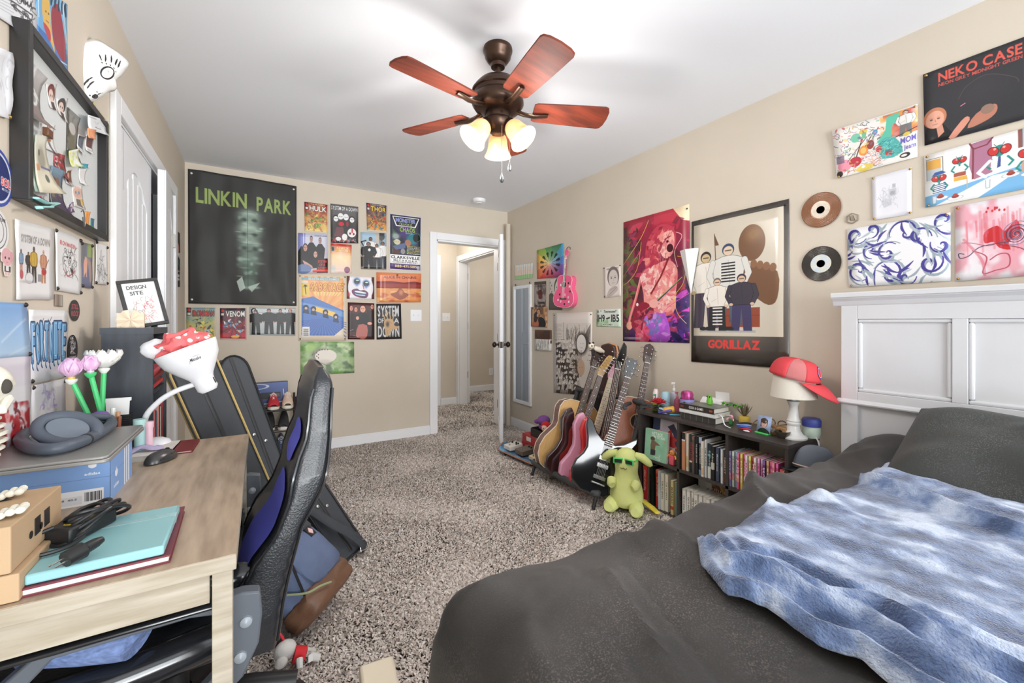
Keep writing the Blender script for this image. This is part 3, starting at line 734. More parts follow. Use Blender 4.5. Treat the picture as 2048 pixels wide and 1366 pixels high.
def d_sabo(c):
 c.rect(.07,.05,.93,.94,(240,176,120));rays(c,.45,.62,30,(246,190,120),(236,160,104),.9,.8);c.rect(0,0,1,.03,(236,222,200));c.rect(0,0,.06,1,(236,222,200)).rect(.94,0,1,1,(236,222,200))
 c.rect(.06,.05,.86,.088,(150,190,206)).text('BEASTIE BOYS COMICS',.52,.055,.026,(232,238,238),.64).rect(.06,.095,.2,.13,(226,216,200))
 c.rect(.06,.135,.21,.32,(230,200,96)).ell(.135,.17,.03,.014,(60,56,56)).line([(.135,.17),(.135,.22),(.15,.30)],(56,52,52),4).line([(.09,.19),(.135,.19),(.18,.175)],(56,52,52),3)
 c.text('SABOTAGE',.585,.125,.12,(236,190,104),.70,out=(150,62,52),ow=2,shear=.12)
 for i in range(9):x=.3+i*.07;c.poly([(x,.262),(x+.045,.262),(.5+(x-.5)*.8+.02,.32),(.5+(x-.5)*.8,.32)],(238,216,140))
 c.poly([(.06,.37),(.3,.33),(.42,.38),(.94,.54),(.94,.92),(.06,.92)],(92,130,196)).poly([(.06,.42),(.94,.56),(.94,.64),(.06,.46)],(120,160,214)).poly([(.35,.48),(.76,.57),(.74,.64),(.33,.55)],(246,204,104))
 for x,y in((.15,.5),(.3,.52),(.55,.565),(.77,.63)):c.ell(x,y,.055,.04,(56,54,64)).ell(x,y+.012,.03,.022,(206,180,170)).poly([(x-.05,y+.03),(x+.05,y+.03),(x+.07,y+.1),(x-.06,y+.08)],(60,70,96))
 rays(c,.5,.62,30,(110,130,200),(70,82,150),.0)
 for i in range(22):a=.2+i*.13;c.poly([(.5,.66),(.5+.9*math.cos(a),.68+.4*math.sin(a)),(.5+.9*math.cos(a+.06),.68+.4*math.sin(a+.06))],(70,84,160),.45)
 c.rect(.06,.92,.94,1,(236,222,200));c.poly([(.7,.94),(.94,.80),(.94,.94)],(236,222,200));c.rect(.07,.79,.22,.94,(238,236,230))
 for i in range(7):c.rect(.095,.82+i*.016,.2,.828+i*.016,(60,58,58))
 c.rect(0,.95,1,1,(236,222,200)).rect(0,0,.055,1,(236,222,200))
P('comic_poster','B',[(596.7,548),(692.6,550.5),(692.6,681.7),(597.2,681.7)],(236,222,200),d_sabo,'large cream bordered comic poster with orange rays above a blue car','poster',dens=640,pins='1111',group=G_B)
def d_clown(c):
 c.rect(0,0,.1,1,(110,70,70)).rect(.9,0,1,1,(96,60,62));c.ell(.5,.5,.46,.7,(238,234,240));c.rect(.1,0,.9,.2,(238,234,240),.6)
 for x,y in((.36,.22),(.7,.3)):c.ell(x,y,.14,.17,(70,110,170),.9,.3).ell(x,y,.10,.12,(64,52,54)).ell(x+.02,y-.05,.06,.03,(200,230,220)).ell(x,y+.14,.05,.1,(90,130,190),.6,.6)
 c.line([(.58,.38),(.62,.56)],(190,70,110),4)
 c.poly([(.18,.62),(.36,.54),(.48,.62),(.64,.6),(.78,.74),(.7,.95),(.4,.92),(.22,.8)],(120,60,90),1,4).poly([(.24,.65),(.4,.62),(.66,.68),(.72,.76),(.66,.88),(.4,.86),(.27,.77)],(70,80,130),1,4)
 c.poly([(.27,.66),(.4,.645),(.68,.71),(.66,.76),(.38,.72)],(236,242,244),1,3).poly([(.3,.76),(.4,.8),(.66,.82),(.62,.86),(.36,.83)],(200,226,236),1,3);c.ell(.05,.8,.07,.1,(200,80,80),.8,.4)
P('face_poster','B',[(693.5,552),(748.2,554.6),(748.2,598.3),(693.5,597.5)],(238,234,240),d_clown,'square poster of a white painted face with blue eyes and wide grin',group=G_B)
def d_alice(c):
 c.grad((236,146,96),(224,120,80),0,.3);c.poly([(0,.3),(.3,.28),(.6,.32),(.85,.28),(1,.32),(1,.55),(0,.55)],(126,44,44));c.poly([(0,.36),(1,.38),(1,.5),(0,.5)],(170,66,60),.7)
 c.grad((232,160,96),(226,140,80),.52,1.0);c.cloud((244,200,130),4,8,.5,.7,.8,area=(0,.5,1,1));c.cloud((176,76,56),5,9,.55,.75,.7,area=(0,.5,1,1))
 c.poly([(.3,.72),(.44,.64),(.5,.52),(.56,.54),(.62,.66),(.72,.74),(.56,.9),(.46,.88)],(150,80,70),.9,3).ell(.54,.66,.05,.1,(216,150,110),.8,.5)
 c.text('ALICE IN CHAINS',.52,.1,.085,(110,44,38),.74).ell(.455,.075,.022,.024,(80,40,40));
 for x in(.16,.7):c.rect(x,.1,x+.04,.9,(255,236,216),.25)
P('album_poster','B',[(752.4,544.6),(842,547.4),(841.4,604.7),(753,605.2)],(230,140,90),d_alice,'wide glossy orange poster of a desert lake at sunset',pins='0001',pinc='white',rough=.2,group=G_B)
def d_deft(c):
 c.grad((84,40,40),(70,34,36));c.rect(0,.3,.35,.8,(38,28,30),.7);c.rect(.72,.2,1,.95,(40,28,30),.8)
 for x,y in((.13,.16),(.3,.19),(.92,.1)):face(c,x,y,.065,.07,(226,150,130),(50,26,26))
 c.poly([(.36,.32),(.5,.26),(.7,.28),(.82,.5),(.72,.62),(.42,.62),(.32,.5)],(30,32,34),1,3).poly([(.4,.6),(.72,.62),(.72,.9),(.56,1),(.42,.96),(.3,.9)],(186,110,100),1,2)
 face(c,.56,.17,.11,.1,(240,176,152),(44,26,24));c.ell(.36,.42,.06,.05,(236,170,150)).ell(.82,.56,.09,.04,(236,170,150));c.line([(.08,.77),(.2,.73)],(230,216,214),1.4);c.line([(.06,.95),(.4,.94),(.2,.9)],(226,210,210),1.2,1,4)
P('band_poster','B',[(695.4,604.7),(748.2,606.6),(748.8,679),(695.4,678.4)],(80,40,40),d_deft,'dark red photo poster of a man in black sweater before three others',group=G_B)
def d_hand(c):
 c.text('SYSTEM',.48,.05,.3,(206,206,208),.86).text('OF',.17,.41,.13,(206,206,208),.24).text('A',.8,.41,.14,(206,206,208),.22).text('DOWN',.48,.62,.31,(206,206,208),.86)
 s=(196,160,116);k=(60,48,42)
 c.poly([(.30,.5),(.44,.42),(.66,.46),(.72,.62),(.84,.64),(.92,.66),(.8,.72),(.62,.74),(.46,.92),(.36,.9),(.32,.7)],s,1,3)
 for a,b in(((.34,.5),(.26,.3)),((.44,.46),(.36,.2)),((.56,.46),(.5,.24)),((.64,.48),(.68,.26))):c.line([a,((a[0]+b[0])/2+.02,(a[1]+b[1])/2),b],s,6)
 c.ell(.44,.58,.07,.08,k,.8,.5).line([(.5,.5),(.6,.56)],k,1.5,.6).line([(.4,.72),(.44,.86)],k,1.4,.5)
P('band_poster','B',[(752.4,607.5),(801.6,607.2),(803.3,677.5),(753,679)],(44,42,42),d_hand,'black poster with big grey letters behind an open hand',pins='0011',group=G_B)
def d_green(c):
 c.cloud((120,168,96),5,4,.4,.62,.95,4);c.cloud((206,222,176),6,5,.52,.7,.9);c.cloud((96,116,92),5,4,.56,.72,.8,area=(.45,0,1,1));c.ell(.2,.2,.12,.16,(166,206,120),.8,.4)
 c.ell(.38,.44,.2,.26,(140,136,128),.9,.25).ell(.46,.44,.2,.2,(240,232,220)).ell(.42,.62,.16,.08,(216,206,196),.8,.4)
 for i in range(4):c.ell(.29+.03*(i%2),.34+.05*i,.008,.02,(50,50,48));c.ell(.34+.05*i,.25,.012,.012,(90,86,80))
 c.line([(.25,.36),(.2,.42),(.24,.3)],(70,70,66),1.5);c.line([(.36,.64),(.5,.74),(.56,.66)],(110,106,98),2,1,4)
P('watercolour_painting','B',[(600.9,683),(707.9,683.7),(708.5,745.7),(600.9,751.2)],(176,200,150),d_green,'green watercolour painting of a white shoe in grass behind the chair','painting',group=G_B)
def d_lineup(c):
 c.grad((206,212,212),(176,182,182))
 for i,y in enumerate((.03,.18,.33,.48)):c.line([(0,y),(1,y)],(110,114,116),1.2);c.text('6543'[i],.77,y-.015,.06,(40,40,44))
 for x,k in((.13,1.0),(.41,1.1),(.66,.9),(.88,1.1)):c.person(x,.05 if x>.2 else .09,.9,(54,56,56),(50,52,52),(196,150,136),(44,40,40),k)
 c.line([(.06,.28),(.04,.1),(.08,.05)],(54,56,56),5).line([(.2,.28),(.14,.14),(.11,.05)],(54,56,56),5);face(c,.88,.08,.03,.06,(216,160,146),(216,160,146),.9)
P('group_photo','B',[(499,614.2),(590.8,615.3),(590.8,671.8),(499.6,669.6)],(200,206,206),d_lineup,'photo of four men in dark suits standing against height lines',group=G_B)
# ---- right wall
def d_band(c):
 for i in range(8):
  x=i/8;c.rect(x,0,x+.125,1,(232-i%2*8,226,222));c.rect(x,.18,x+.125,.4,((236,208,170),(206,220,226))[i%2],.6);c.rect(x,.4,x+.125,.7,(240,196,176),.55);c.rect(x,.72,x+.125,1,(156,206,136),.9);c.line([(x,0),(x,1)],(150,146,140),1.4)
P('folded_card','R',[(1031.6,530.6),(1067.7,525.9),(1066.4,555.4),(1031.6,559.6)],(230,226,220),d_band,'small pleated pastel card with green lower edge above the mirror','card',wave=lambda u,v:.004+.006*abs((u*8)%1-.5))
def d_wheel(c):
 cols=[(74,150,80),(60,130,90),(70,150,190),(66,110,190),(110,70,150),(160,60,120),(200,50,80),(216,60,60),(230,110,60),(236,150,60),(236,186,70),(150,180,70)]
 for i in range(12):a=-1.9+i*PI/6;c.poly([(.5,.53),(.5+1.2*math.cos(a),.53+1.2*math.sin(a)),(.5+1.2*math.cos(a+.53),.53+1.2*math.sin(a+.53))],cols[i])
 c.ell(.5,.53,.3,.3,(250,244,220),.75,1.0)
 for i in range(12):a=-1.83+i*PI/6;x,y=math.cos(a),math.sin(a);k=tuple(v*.35 for v in cols[i]);c.line([(.5+.1*x,.53+.1*y),(.5+.24*x,.53+.24*y)],(30,26,26),2);c.ell(.5+.29*x,.53+.29*y,.055,.036,k,1,0,a).ell(.5+.34*x,.53+.34*y,.045,.045,k)
P('colour_wheel_poster','R',[(1074.6,500.8),(1127.8,486.4),(1128.3,554),(1074.6,558)],(200,160,120),d_wheel,'square rainbow poster with a ring of small guitars',dens=640)
def d_violin(c):
 c.cloud((96,82,76),8,4,.45,.6,.9);c.rect(0,0,1,.12,(80,66,60));c.text('LIVE SHOW',.5,.14,.07,(40,32,32),.8);c.ell(.5,.46,.2,.14,(96,30,32)).ell(.5,.6,.16,.1,(110,40,40)).line([(.55,.3),(.5,.5)],(60,26,26),4);c.rect(.35,.8,.9,.88,(50,44,44))
P('gig_flyer','R',[(1069.8,564),(1093,562.2),(1092.2,613.6),(1069.3,613.6)],(170,158,150),d_violin,'narrow grey flyer with dark red instrument beside the mirror')
def d_port(c):
 c.poly([(.0,.5),(.3,.48),(.45,.68),(.72,.6),(1,.7),(1,1),(0,1)],(98,92,86),1,2);c.cloud((120,112,104),3,3,.5,.7,.5,area=(0,.6,1,1))
 face(c,.66,.3,.25,.25,(232,226,220),(96,88,82));
 for i in range(4):c.ell(.1+.08*(i%2),.12+.1*i,.03,.015,(60,56,54)).line([(.13+.08*(i%2),.12+.1*i),(.13+.08*(i%2),.05+.1*i)],(60,56,54),1.2)
P('portrait_drawing','R',[(1098.8,558.8),(1127,555.4),(1125,620.2),(1098.8,619.7)],(226,220,212),d_port,'pencil portrait of a dark haired man in black beside the pink ukulele','drawing')
def d_couple(c):
 c.cloud((196,150,104),8,3,.4,.6,.9);c.rect(.1,.1,.2,.9,(196,160,120));c.poly([(.5,.6),(.7,.5),(.95,.7),(.95,1),(.5,1)],(30,26,28),1,2);c.poly([(.1,.8),(.3,.6),(.5,.7),(.5,1),(.08,1)],(196,110,76),1,2);face(c,.52,.26,.11,.14,(206,160,130),(40,30,28));c.ell(.36,.45,.15,.2,(50,36,32)).ell(.3,.62,.12,.16,(54,38,34)).ell(.46,.42,.06,.09,(206,156,126))
P('photo_canvas','R',[(1064.6,614.7),(1094.9,613.6),(1094.9,654.2),(1065,653)],(120,84,60),d_couple,'square photo canvas of an embracing couple beside the mirror','canvas',thick=.016,off=.018,curl=0)
def d_brown(c):
 c.rect(0,0,1,.5,(76,50,36));c.cloud((104,70,48),3,3,.5,.7,.7,area=(0,0,1,.5));c.rect(0,.45,1,1,(232,228,222))
 for i in range(46):x=c.rng.rand();y=.42+.4*c.rng.rand();c.line([(x,y),(x+.03*(c.rng.rand()-.5),y+.1+.2*c.rng.rand())],((90,90,92),(150,146,142),(236,234,230),(60,56,54))[i%4],2.2)
P('abstract_canvas','R',[(1072.5,659.5),(1103.6,660.3),(1104,701.9),(1072.5,699.8)],(200,190,180),d_brown,'small abstract canvas, brown above and white streaked below','canvas',thick=.016,off=.018,curl=0)
def d_ink(c):
 r=c.rng;c.rect(.03,.13,.97,1,(222,214,206));D=(58,48,44)
 for i in range(16):y=.15+i*.015;c.line([(.06,y),(.10+.2*r.rand(),y)],(130,120,114),1)
 c.line([(.28,.12),(.28,.33)],D,2).line([(.04,.34),(.32,.33)],D,2)
 for i in range(90):x=.36+.6*r.rand();y=.14+.2*r.rand();c.line([(x,y),(x-.1+.16*r.rand(),y+.14)],D,1.6,.75)
 for i in range(26):c.line([(.96,.14+i*.008),(.8,.3+i*.006)],D,1.6,.7)
 for j in range(10):
  for i in range(9):
   x=.08+i*.068+.05*r.rand();y=.36+j*.064+.03*r.rand()
   if x>.62 and y<.6:continue
   t=.082*(.7+.6*r.rand());k=(D,(90,78,70),(206,198,190))[r.randint(3)]
   c.poly([(x-t*.6,y),(x+t*.6,y),(x+t*.8,y+t*.9),(x+t*.2,y+t*.6),(x+t*.25,y+t*1.7),(x,y+t*.9),(x-t*.3,y+t*1.7),(x-t*.2,y+t*.5),(x-t*.9,y+t*1.0)],k);c.ell(x,y-t*.25,t*.28,t*.22,(232,226,220)).line([(x-t*.2,y-t*.4),(x,y-t*.25)],D,1)
   for q in range(4):xx=x+.06*(r.rand()-.5);c.line([(xx,y),(xx+.03,y+.09)],D,1.1,.7)
 c.ell(.75,.38,.16,.14,(70,60,56),1,.2).ell(.74,.38,.115,.11,(236,232,228)).line([(.71,.37),(.73,.38)],D,1).line([(.77,.37),(.80,.38)],D,1).line([(.72,.43),(.77,.43)],D,1)
 for i in range(22):a=2.2+i*.12;c.line([(.74,.68),(.74+.28*math.cos(a),.66+.2*math.sin(a))],((130,104,84),D)[i%2],2.4)
 c.ell(.74,.67,.09,.10,(206,176,150)).line([(.70,.66),(.72,.67)],D,1.2).line([(.76,.66),(.78,.67)],D,1.2);c.rect(.03,.4,.07,.92,(228,224,220)).line([(.07,.4),(.07,.92)],D,1)
P('ink_drawing','R',[(1107.5,626),(1185.8,623.9),(1184,792),(1108,785)],(232,224,216),d_ink,'tall black and brown ink drawing of a crowd behind the guitars','drawing',dens=620,pins='1100')
def d_child(c):
 face(c,.55,.4,.3,.3,(214,204,198),(120,108,104));c.text('VERY MUCH',.5,.06,.05,(120,108,104),.7);c.poly([(.35,.72),(.7,.66),(.8,.8),(.4,.98),(.15,.95)],(196,184,178),1,3);c.line([(.3,.92),(.75,.7)],(120,108,104),2);c.line([(.35,.78),(.7,.68)],(120,108,104),1.5)
P('photo_print','R',[(1208.2,535),(1242.4,529),(1243.2,591.8),(1209.5,595.7)],(232,222,216),d_child,'pale sepia photo of a person with raised hand beside the pink poster','photo',pins='1101')
def d_plate(c):
 c.rect(.0,.6,1,1,(206,226,206));c.cloud((150,190,140),3,2,.45,.7,.8,area=(0,.55,.5,1));c.text('Tennessee',.55,.06,.14,(60,60,58),.48,shear=.25);c.text('1H9',.2,.3,.4,(44,46,46),.32).text('1B5',.78,.3,.4,(44,46,46),.32);c.poly([(.42,.5),(.58,.44),(.56,.54),(.41,.57)],(44,46,46));c.rect(.25,.8,.72,.95,(226,236,222)).text('MONTGOMERY',.48,.82,.09,(90,96,90),.42);c.ell(.2,.1,.015,.04,(60,60,58)).ell(.82,.1,.015,.04,(60,60,58)).rect(.03,.06,.12,.2,(150,166,150))
P('licence_plate','R',[(1193,618.9),(1241.6,617.3),(1242.4,654.5),(1193.7,653.2)],(226,234,226),d_plate,'pale green metal licence plate on the wall above the guitars','licence plate',dens=800,curl=0,thick=.002)
def d_rock(c):
 c.grad((170,40,62),(70,40,96),.0,1);c.cloud((216,60,80),3,4,.45,.65,.8,area=(.5,0,1,.5));c.cloud((84,40,44),4,4,.45,.6,.9,area=(0,.05,.5,.7));c.poly([(.02,.2),(.2,.1),(.16,.5),(.02,.6)],(90,110,60),.7).poly([(.0,.62),(.14,.5),(.1,.75),(0,.8)],(110,150,50),.8)
 c.poly([(.78,0),(1,0),(1,.12),(.9,.1)],(250,226,190)).poly([(.5,.72),(1,.62),(1,1),(.55,1)],(70,44,110),.9);c.poly([(.55,.86),(1,.74),(1,.78),(.6,.9)],(210,70,190)).poly([(.6,.98),(1,.92),(1,.95),(.6,1)],(200,80,210))
 c.facets([(0,0),(1,0),(1,1),(0,1)],[(150,36,60),(196,54,80),(120,40,56),(90,44,52),(214,70,96)],90,.09,.7);c.facets([(0,.1),(.3,0),(.2,.9),(0,1)],[(60,52,44),(104,126,62),(84,40,52),(150,60,96)],70,.07,.8);c.facets([(.5,.7),(1,.6),(1,1),(.5,1)],[(58,40,100),(84,56,140),(40,36,80),(206,80,196)],60,.07,.85)
 c.poly([(.36,.36),(.40,.2),(.56,.1),(.74,.12),(.82,.2),(.8,.3),(.7,.28),(.6,.3),(.55,.42),(.4,.44)],(196,64,84),1,4)
 c.poly([(.30,.46),(.5,.4),(.72,.38),(.84,.46),(.82,.62),(.78,.78),(.4,.80),(.34,.62)],(240,156,150),1,3);c.cloud((250,206,196),6,7,.5,.62,.9,area=(.36,.42,.8,.76));c.cloud((214,92,106),6,7,.58,.7,.7,area=(.32,.42,.82,.8))
 c.poly([(.60,.18),(.76,.16),(.80,.24),(.76,.34),(.66,.36),(.58,.28)],(246,176,166),1,3).ell(.735,.285,.04,.028,(90,24,36),1,0,-.6).line([(.66,.22),(.74,.2)],(130,40,50),2).ell(.7,.235,.015,.008,(80,30,40))
 for i in range(26):x=.38+.28*c.rng.rand();c.line([(x+.12,.14+.06*c.rng.rand()),(x+.02,.26),(x-.04+.06*c.rng.rand(),.36+.08*c.rng.rand())],((226,110,116),(150,40,62),(240,160,150))[i%3],2,.8,4)
 c.line([(.3,.48),(.22,.64),(.12,.8),(.1,.86)],(232,120,124),15,1,3).line([(.29,.48),(.2,.66),(.1,.84)],(248,180,170),5,.8,3);c.ell(.11,.87,.05,.035,(244,170,150))
 c.facets([(.32,.47),(.5,.41),(.72,.39),(.83,.47),(.8,.62),(.76,.77),(.42,.79),(.35,.62)],[(250,206,198),(236,140,140),(222,104,116),(252,226,218),(244,170,160)],150,.05,.75);c.facets([(.60,.18),(.76,.16),(.80,.24),(.76,.34),(.66,.36),(.58,.28)],[(250,210,202),(226,120,130),(248,180,170)],40,.03,.7);c.ell(.735,.29,.045,.032,(70,18,30),1,0,-.6);c.line([(.66,.215),(.75,.2)],(110,30,44),3);c.ell(.7,.237,.018,.009,(60,20,30));c.facets([(.36,.36),(.40,.2),(.56,.1),(.66,.14),(.58,.3),(.5,.44)],[(176,50,74),(226,106,116),(150,36,58),(240,150,140)],60,.05,.8)
 c.line([(.72,.36),(.6,.5),(.46,.62)],(140,34,44),9)
 c.poly([(.2,.76),(.32,.68),(.5,.74),(.44,.84),(.24,.92),(.14,.86)],(150,36,60),1,3).line([(.22,.84),(.9,.52)],(70,60,90),7).line([(.4,.74),(.9,.52)],(170,206,110),3).ell(.24,.7,.02,.014,(250,230,220));c.ell(.5,.7,.07,.035,(246,180,170))
 c.poly([(.36,.80),(.64,.78),(.74,.9),(.7,1),(.44,.98)],(190,90,214),1,3).poly([(.22,.92),(.36,.86),(.44,.92),(.42,1),(.24,1)],(226,76,116),1,3).poly([(.3,.84),(.5,.78),(.64,.82),(.5,.88)],(110,150,190),.9,2)
 c.facets([(.36,.80),(.64,.78),(.74,.9),(.7,1),(.44,.98)],[(206,110,226),(170,90,206),(226,150,236),(120,120,190)],60,.05,.8);c.facets([(.22,.9),(.36,.84),(.44,.92),(.42,1),(.24,1)],[(236,90,130),(206,60,96),(246,140,160)],40,.05,.8);c.facets([(.15,.84),(.32,.7),(.5,.74),(.42,.84),(.24,.92)],[(120,26,48),(176,50,80),(206,96,110)],40,.04,.8)
 for Q,k in(([(.42,.04),(.3,.16),(.12,.28),(.0,.36)],(230,214,110)),([(.3,.2),(.24,.4),(.1,.5),(0,.53)],(230,196,90)),([(.82,.18),(.9,.22),(.8,.32),(.84,.44)],(250,220,210)),([(.84,.36),(.96,.4),(.92,.56),(.8,.66),(.84,.78),(.96,.86)],(240,206,80)),([(.0,.46),(.18,.34),(.3,.26)],(240,120,130)),([(.52,.86),(.7,.74),(1,.64)],(240,90,160))):c.line(Q,k,2.4,1,6)
 c.rect(.02,.965,.3,.985,(230,220,226),.6)
P('guitarist_poster','R',[(1248,445),(1380,408),(1380,686),(1247,682)],(170,40,62),d_rock,'tall pink and purple painted poster of a shouting guitarist',dens=620,pins='0100',rough=.3)
def d_gor(c):
 c.rect(.03,.035,.955,.815,(208,198,180));c.ell(.5,.5,.5,.4,(222,214,200),.7,.8)
 c.text('GORILLAZ',.47,.84,.055,(226,72,68),.54,out=(226,72,68),ow=1)
 K=(120,84,58)
 c.ell(.66,.22,.13,.115,K).ell(.68,.17,.08,.05,(164,128,88),.6,.6).poly([(.5,.42),(.7,.36),(.9,.42),(.9,.58),(.82,.62),(.68,.56),(.52,.5)],K,1,3)
 for i in range(4):c.ell(.68+i*.06,.355+i*.012,.032,.026,(140,100,70))
 c.rect(.22,.63,.74,.755,(150,74,52)).rect(.44,.66,.49,.72,(90,50,40));c.line([(.22,.68),(.74,.68)],(110,54,40),1.5);c.line([(.27,.12),(.29,.42)],(90,66,54),3).poly([(.27,.12),(.32,.2),(.28,.2)],(110,80,64))
 c.person(.17,.23,.53,(236,230,220),(74,66,82),(206,180,140),(60,54,54),1.15);c.person(.42,.2,.54,(226,224,218),(86,98,116),(228,204,178),(58,76,110),1.2)
 for i in range(7):c.rect(.345,.325+i*.02,.495,.334+i*.02,(44,42,46))
 c.person(.30,.42,.36,(240,234,224),(48,46,50),(228,196,168),(120,110,106),1.2);c.person(.56,.41,.37,(66,60,72),(70,64,100),(222,190,160),(58,48,66),1.25)
 for i in range(6):c.rect(.25,.62+i*.022,.36,.63+i*.022,(236,232,226))
 for x in(.14,.2,.4,.44):c.ell(x,.765,.04,.014,(50,46,46))
 c.rect(.1,.775,.7,.79,(150,156,170),.5)
P('band_poster','R',[(1385,444),(1579,398),(1579,737),(1384,723)],(50,44,40),d_gor,'large black bordered poster of cartoon figures on beige with red lettering',dens=620,rough=.22,coat=.3,curl=.008,pins='1100')
cone=MB();c0=onx(1382,500,XR)
for k in range(2):pass
cone.T=basis(c0+V((-.012,0,0)),V((0,-1,0)),V((-1,0,0)),V((0,0,1)))
cone.add([(-.062,0,.0),(.066,.0,0),(.066,.03,.0),(-.062,.02,0),(.01,0,-.29),(.014,.01,-.29),(0,.05,.0)],[(3,6,5,4),(6,2,5),(2,1,4,5),(0,3,4),(0,4,1)])
tag(cone.build('paper_cone',mat('white_paper',(236,236,234),.7)),'white folded paper cone pinned between the two big posters','paper cone')
def vinyl(px,py,label,vcol,lab,lr):
 c=onx(px,py,XR);r=.088
 t=thing('vinyl_record',label,'record',c+V((-.006,0,0)),rot=(0,-PI/2,0),group='small records on the right wall')
 prof=[(.019,.0012),(.019,.002),(.044,.002)]
 for i in range(9):q=.046+i*.0044;prof+=[(q,.0022),(q+.0012,.0016),(q+.0034,.0016)]
 prof+=[(r-.002,.0025),(r,.0018),(r,.0)]
 MB().lathe(prof,56).build('disc',mat(vcol[0],vcol[1],.22,.25,coat=.5),t)
 b=MB()
 def fn(u,v):a=u*2*PI;q=.019+(lr-.019)*v;return(q*math.cos(a),q*math.sin(a),.0026)
 b.grid(fn,36,2,True);b.build('paper_label',lab,t)
 MB().lathe([(.019,.0018),(0,.0018)],20).build('centre_hole',wallm,t)
vinyl(1642.5,420,'glossy copper brown record, the upper of two on the wall',('record_copper',(122,76,44)),mat('record_label_cream',(226,214,196),.5,var=.15,vscale=40),.042)
vinyl(1643,527.5,'black record with pale blue label, the lower of two on the wall',('record_black',(40,34,30)),mat('record_label_blue',(196,214,226),.5,var=.35,vscale=30,rgb2=(226,220,200)),.046)
c=onx(1705,437,XR);t=thing('hexagon_badge','small grey metal hexagon badge on the wall beside the records','badge',c+V((-.002,0,0)),rot=(0,-PI/2,0))
hexm=mat('badge_grey',(150,140,128),.4,.5);MB().lathe([(.027,0),(.027,.004),(.022,.005),(.022,.003),(0,.003)],6).build('badge_plate',hexm,t,smooth=False)
MB().prism([(-.012,-.012),(.014,-.004),(.014,.004),(-.012,.0)],.003,.006).prism([(-.012,.004),(.014,.008),(.008,.014),(-.006,.012)],.003,.006).build('raised_mark',mat('badge_dark',(110,102,94),.4,.5),t,smooth=False)
def d_doodle(c):
 r=c.rng;c.cloud((200,66,56),4,3,.42,.6,.8,area=(.62,.02,1,.5));c.cloud((240,170,80),5,4,.5,.65,.8,area=(.58,.02,1,.5))
 c.scribble(110,[(80,90,120),(190,70,80),(120,160,110),(70,60,60),(150,110,170)],0,.02,.6,.98,1.4,.06)
 c.ell(.12,.78,.09,.12,(236,150,170)).line([(.16,.72),(.42,.32)],(120,100,100),2.6).ell(.26,.76,.08,.1,(190,44,60)).line([(.28,.66),(.36,.34)],(60,40,40),3).ell(.37,.58,.06,.1,(236,150,70)).ell(.37,.58,.035,.06,(244,196,110)).line([(.4,.5),(.5,.26)],(80,60,50),2.5).ell(.46,.5,.045,.09,(150,66,56)).line([(.47,.44),(.56,.2)],(90,80,76),2.5)
 c.poly([(.66,.06),(.8,.04),(.8,.2),(.72,.24),(.70,.5),(.6,.56),(.54,.5),(.64,.3)],(96,196,170)).ell(.28,.28,.06,.09,(120,200,170)).ell(.38,.2,.05,.05,(220,200,90)).rect(.36,.22,.41,.34,(120,190,150)).ell(.52,.28,.03,.05,(90,150,200))
 c.person(.87,.04,.48,(236,234,230),(120,120,120),(220,200,190),(70,62,60),1.3);c.line([(.76,.5),(1,.42)],(60,54,54),3)
 c.poly([(.56,.5),(.74,.48),(.84,.82),(.6,.86)],(84,176,172),1,2).ell(.56,.64,.04,.06,(206,46,56)).ell(.68,.76,.045,.06,(206,46,56));c.scribble(60,[(50,130,130),(120,210,200)],.56,.5,.8,.82,1.6,.07)
 c.facets([(0,0),(.58,0),(.58,1),(0,1)],[(226,150,160),(150,190,160),(226,206,130),(110,120,150),(206,90,90),(90,84,84)],70,.025,.75)
 c.text('MOM',.90,.55,.11,(110,100,190),.18).text('jeans',.92,.7,.09,(110,100,190),.14);c.ell(.88,.5,.04,.04,(226,200,90)).ell(.86,.9,.06,.05,(50,46,46)).ell(.85,.9,.035,.025,(230,228,224))
 c.ell(.38,.93,.11,.07,(230,206,96)).ell(.36,.9,.025,.03,(240,240,240)).scribble(40,[(230,150,150),(220,160,120)],.45,.6,.6,.95,1.3,.06);c.ell(.05,.93,.04,.06,(60,46,40));c.rect(.02,.56,.12,.72,(110,90,120),.7)
PG='drawings on the right wall above the bed'
P('doodle_drawing','R',[(1667,263),(1837,209),(1836,314),(1675,358)],(236,233,228),d_doodle,'landscape sheet crowded with coloured doodles and small guitars','drawing',dens=760,pins='0101',pinc='brass',curl=.012,group=PG,pr=.005)
def d_sketch(c):c.rect(.42,.36,.62,.52,(196,198,204)).rect(.46,.42,.58,.5,(150,152,158)).rect(.52,.26,.6,.35,(180,182,188)).poly([(.22,.6),(.5,.56),(.5,.72),(.3,.76)],(186,188,194),.8);c.ell(.42,.6,.2,.2,(206,208,214),.5,.8);c.scribble(30,[(170,172,180)],.2,.35,.6,.75,.8,.12)
P('pencil_sketch','R',[(1745,355),(1824,335),(1824,428),(1747,441)],(228,228,234),d_sketch,'white sheet with a faint pencil sketch above the blue swirl drawing','drawing',dens=760,pins='1111',pinc='brass',group=PG,pr=.005)
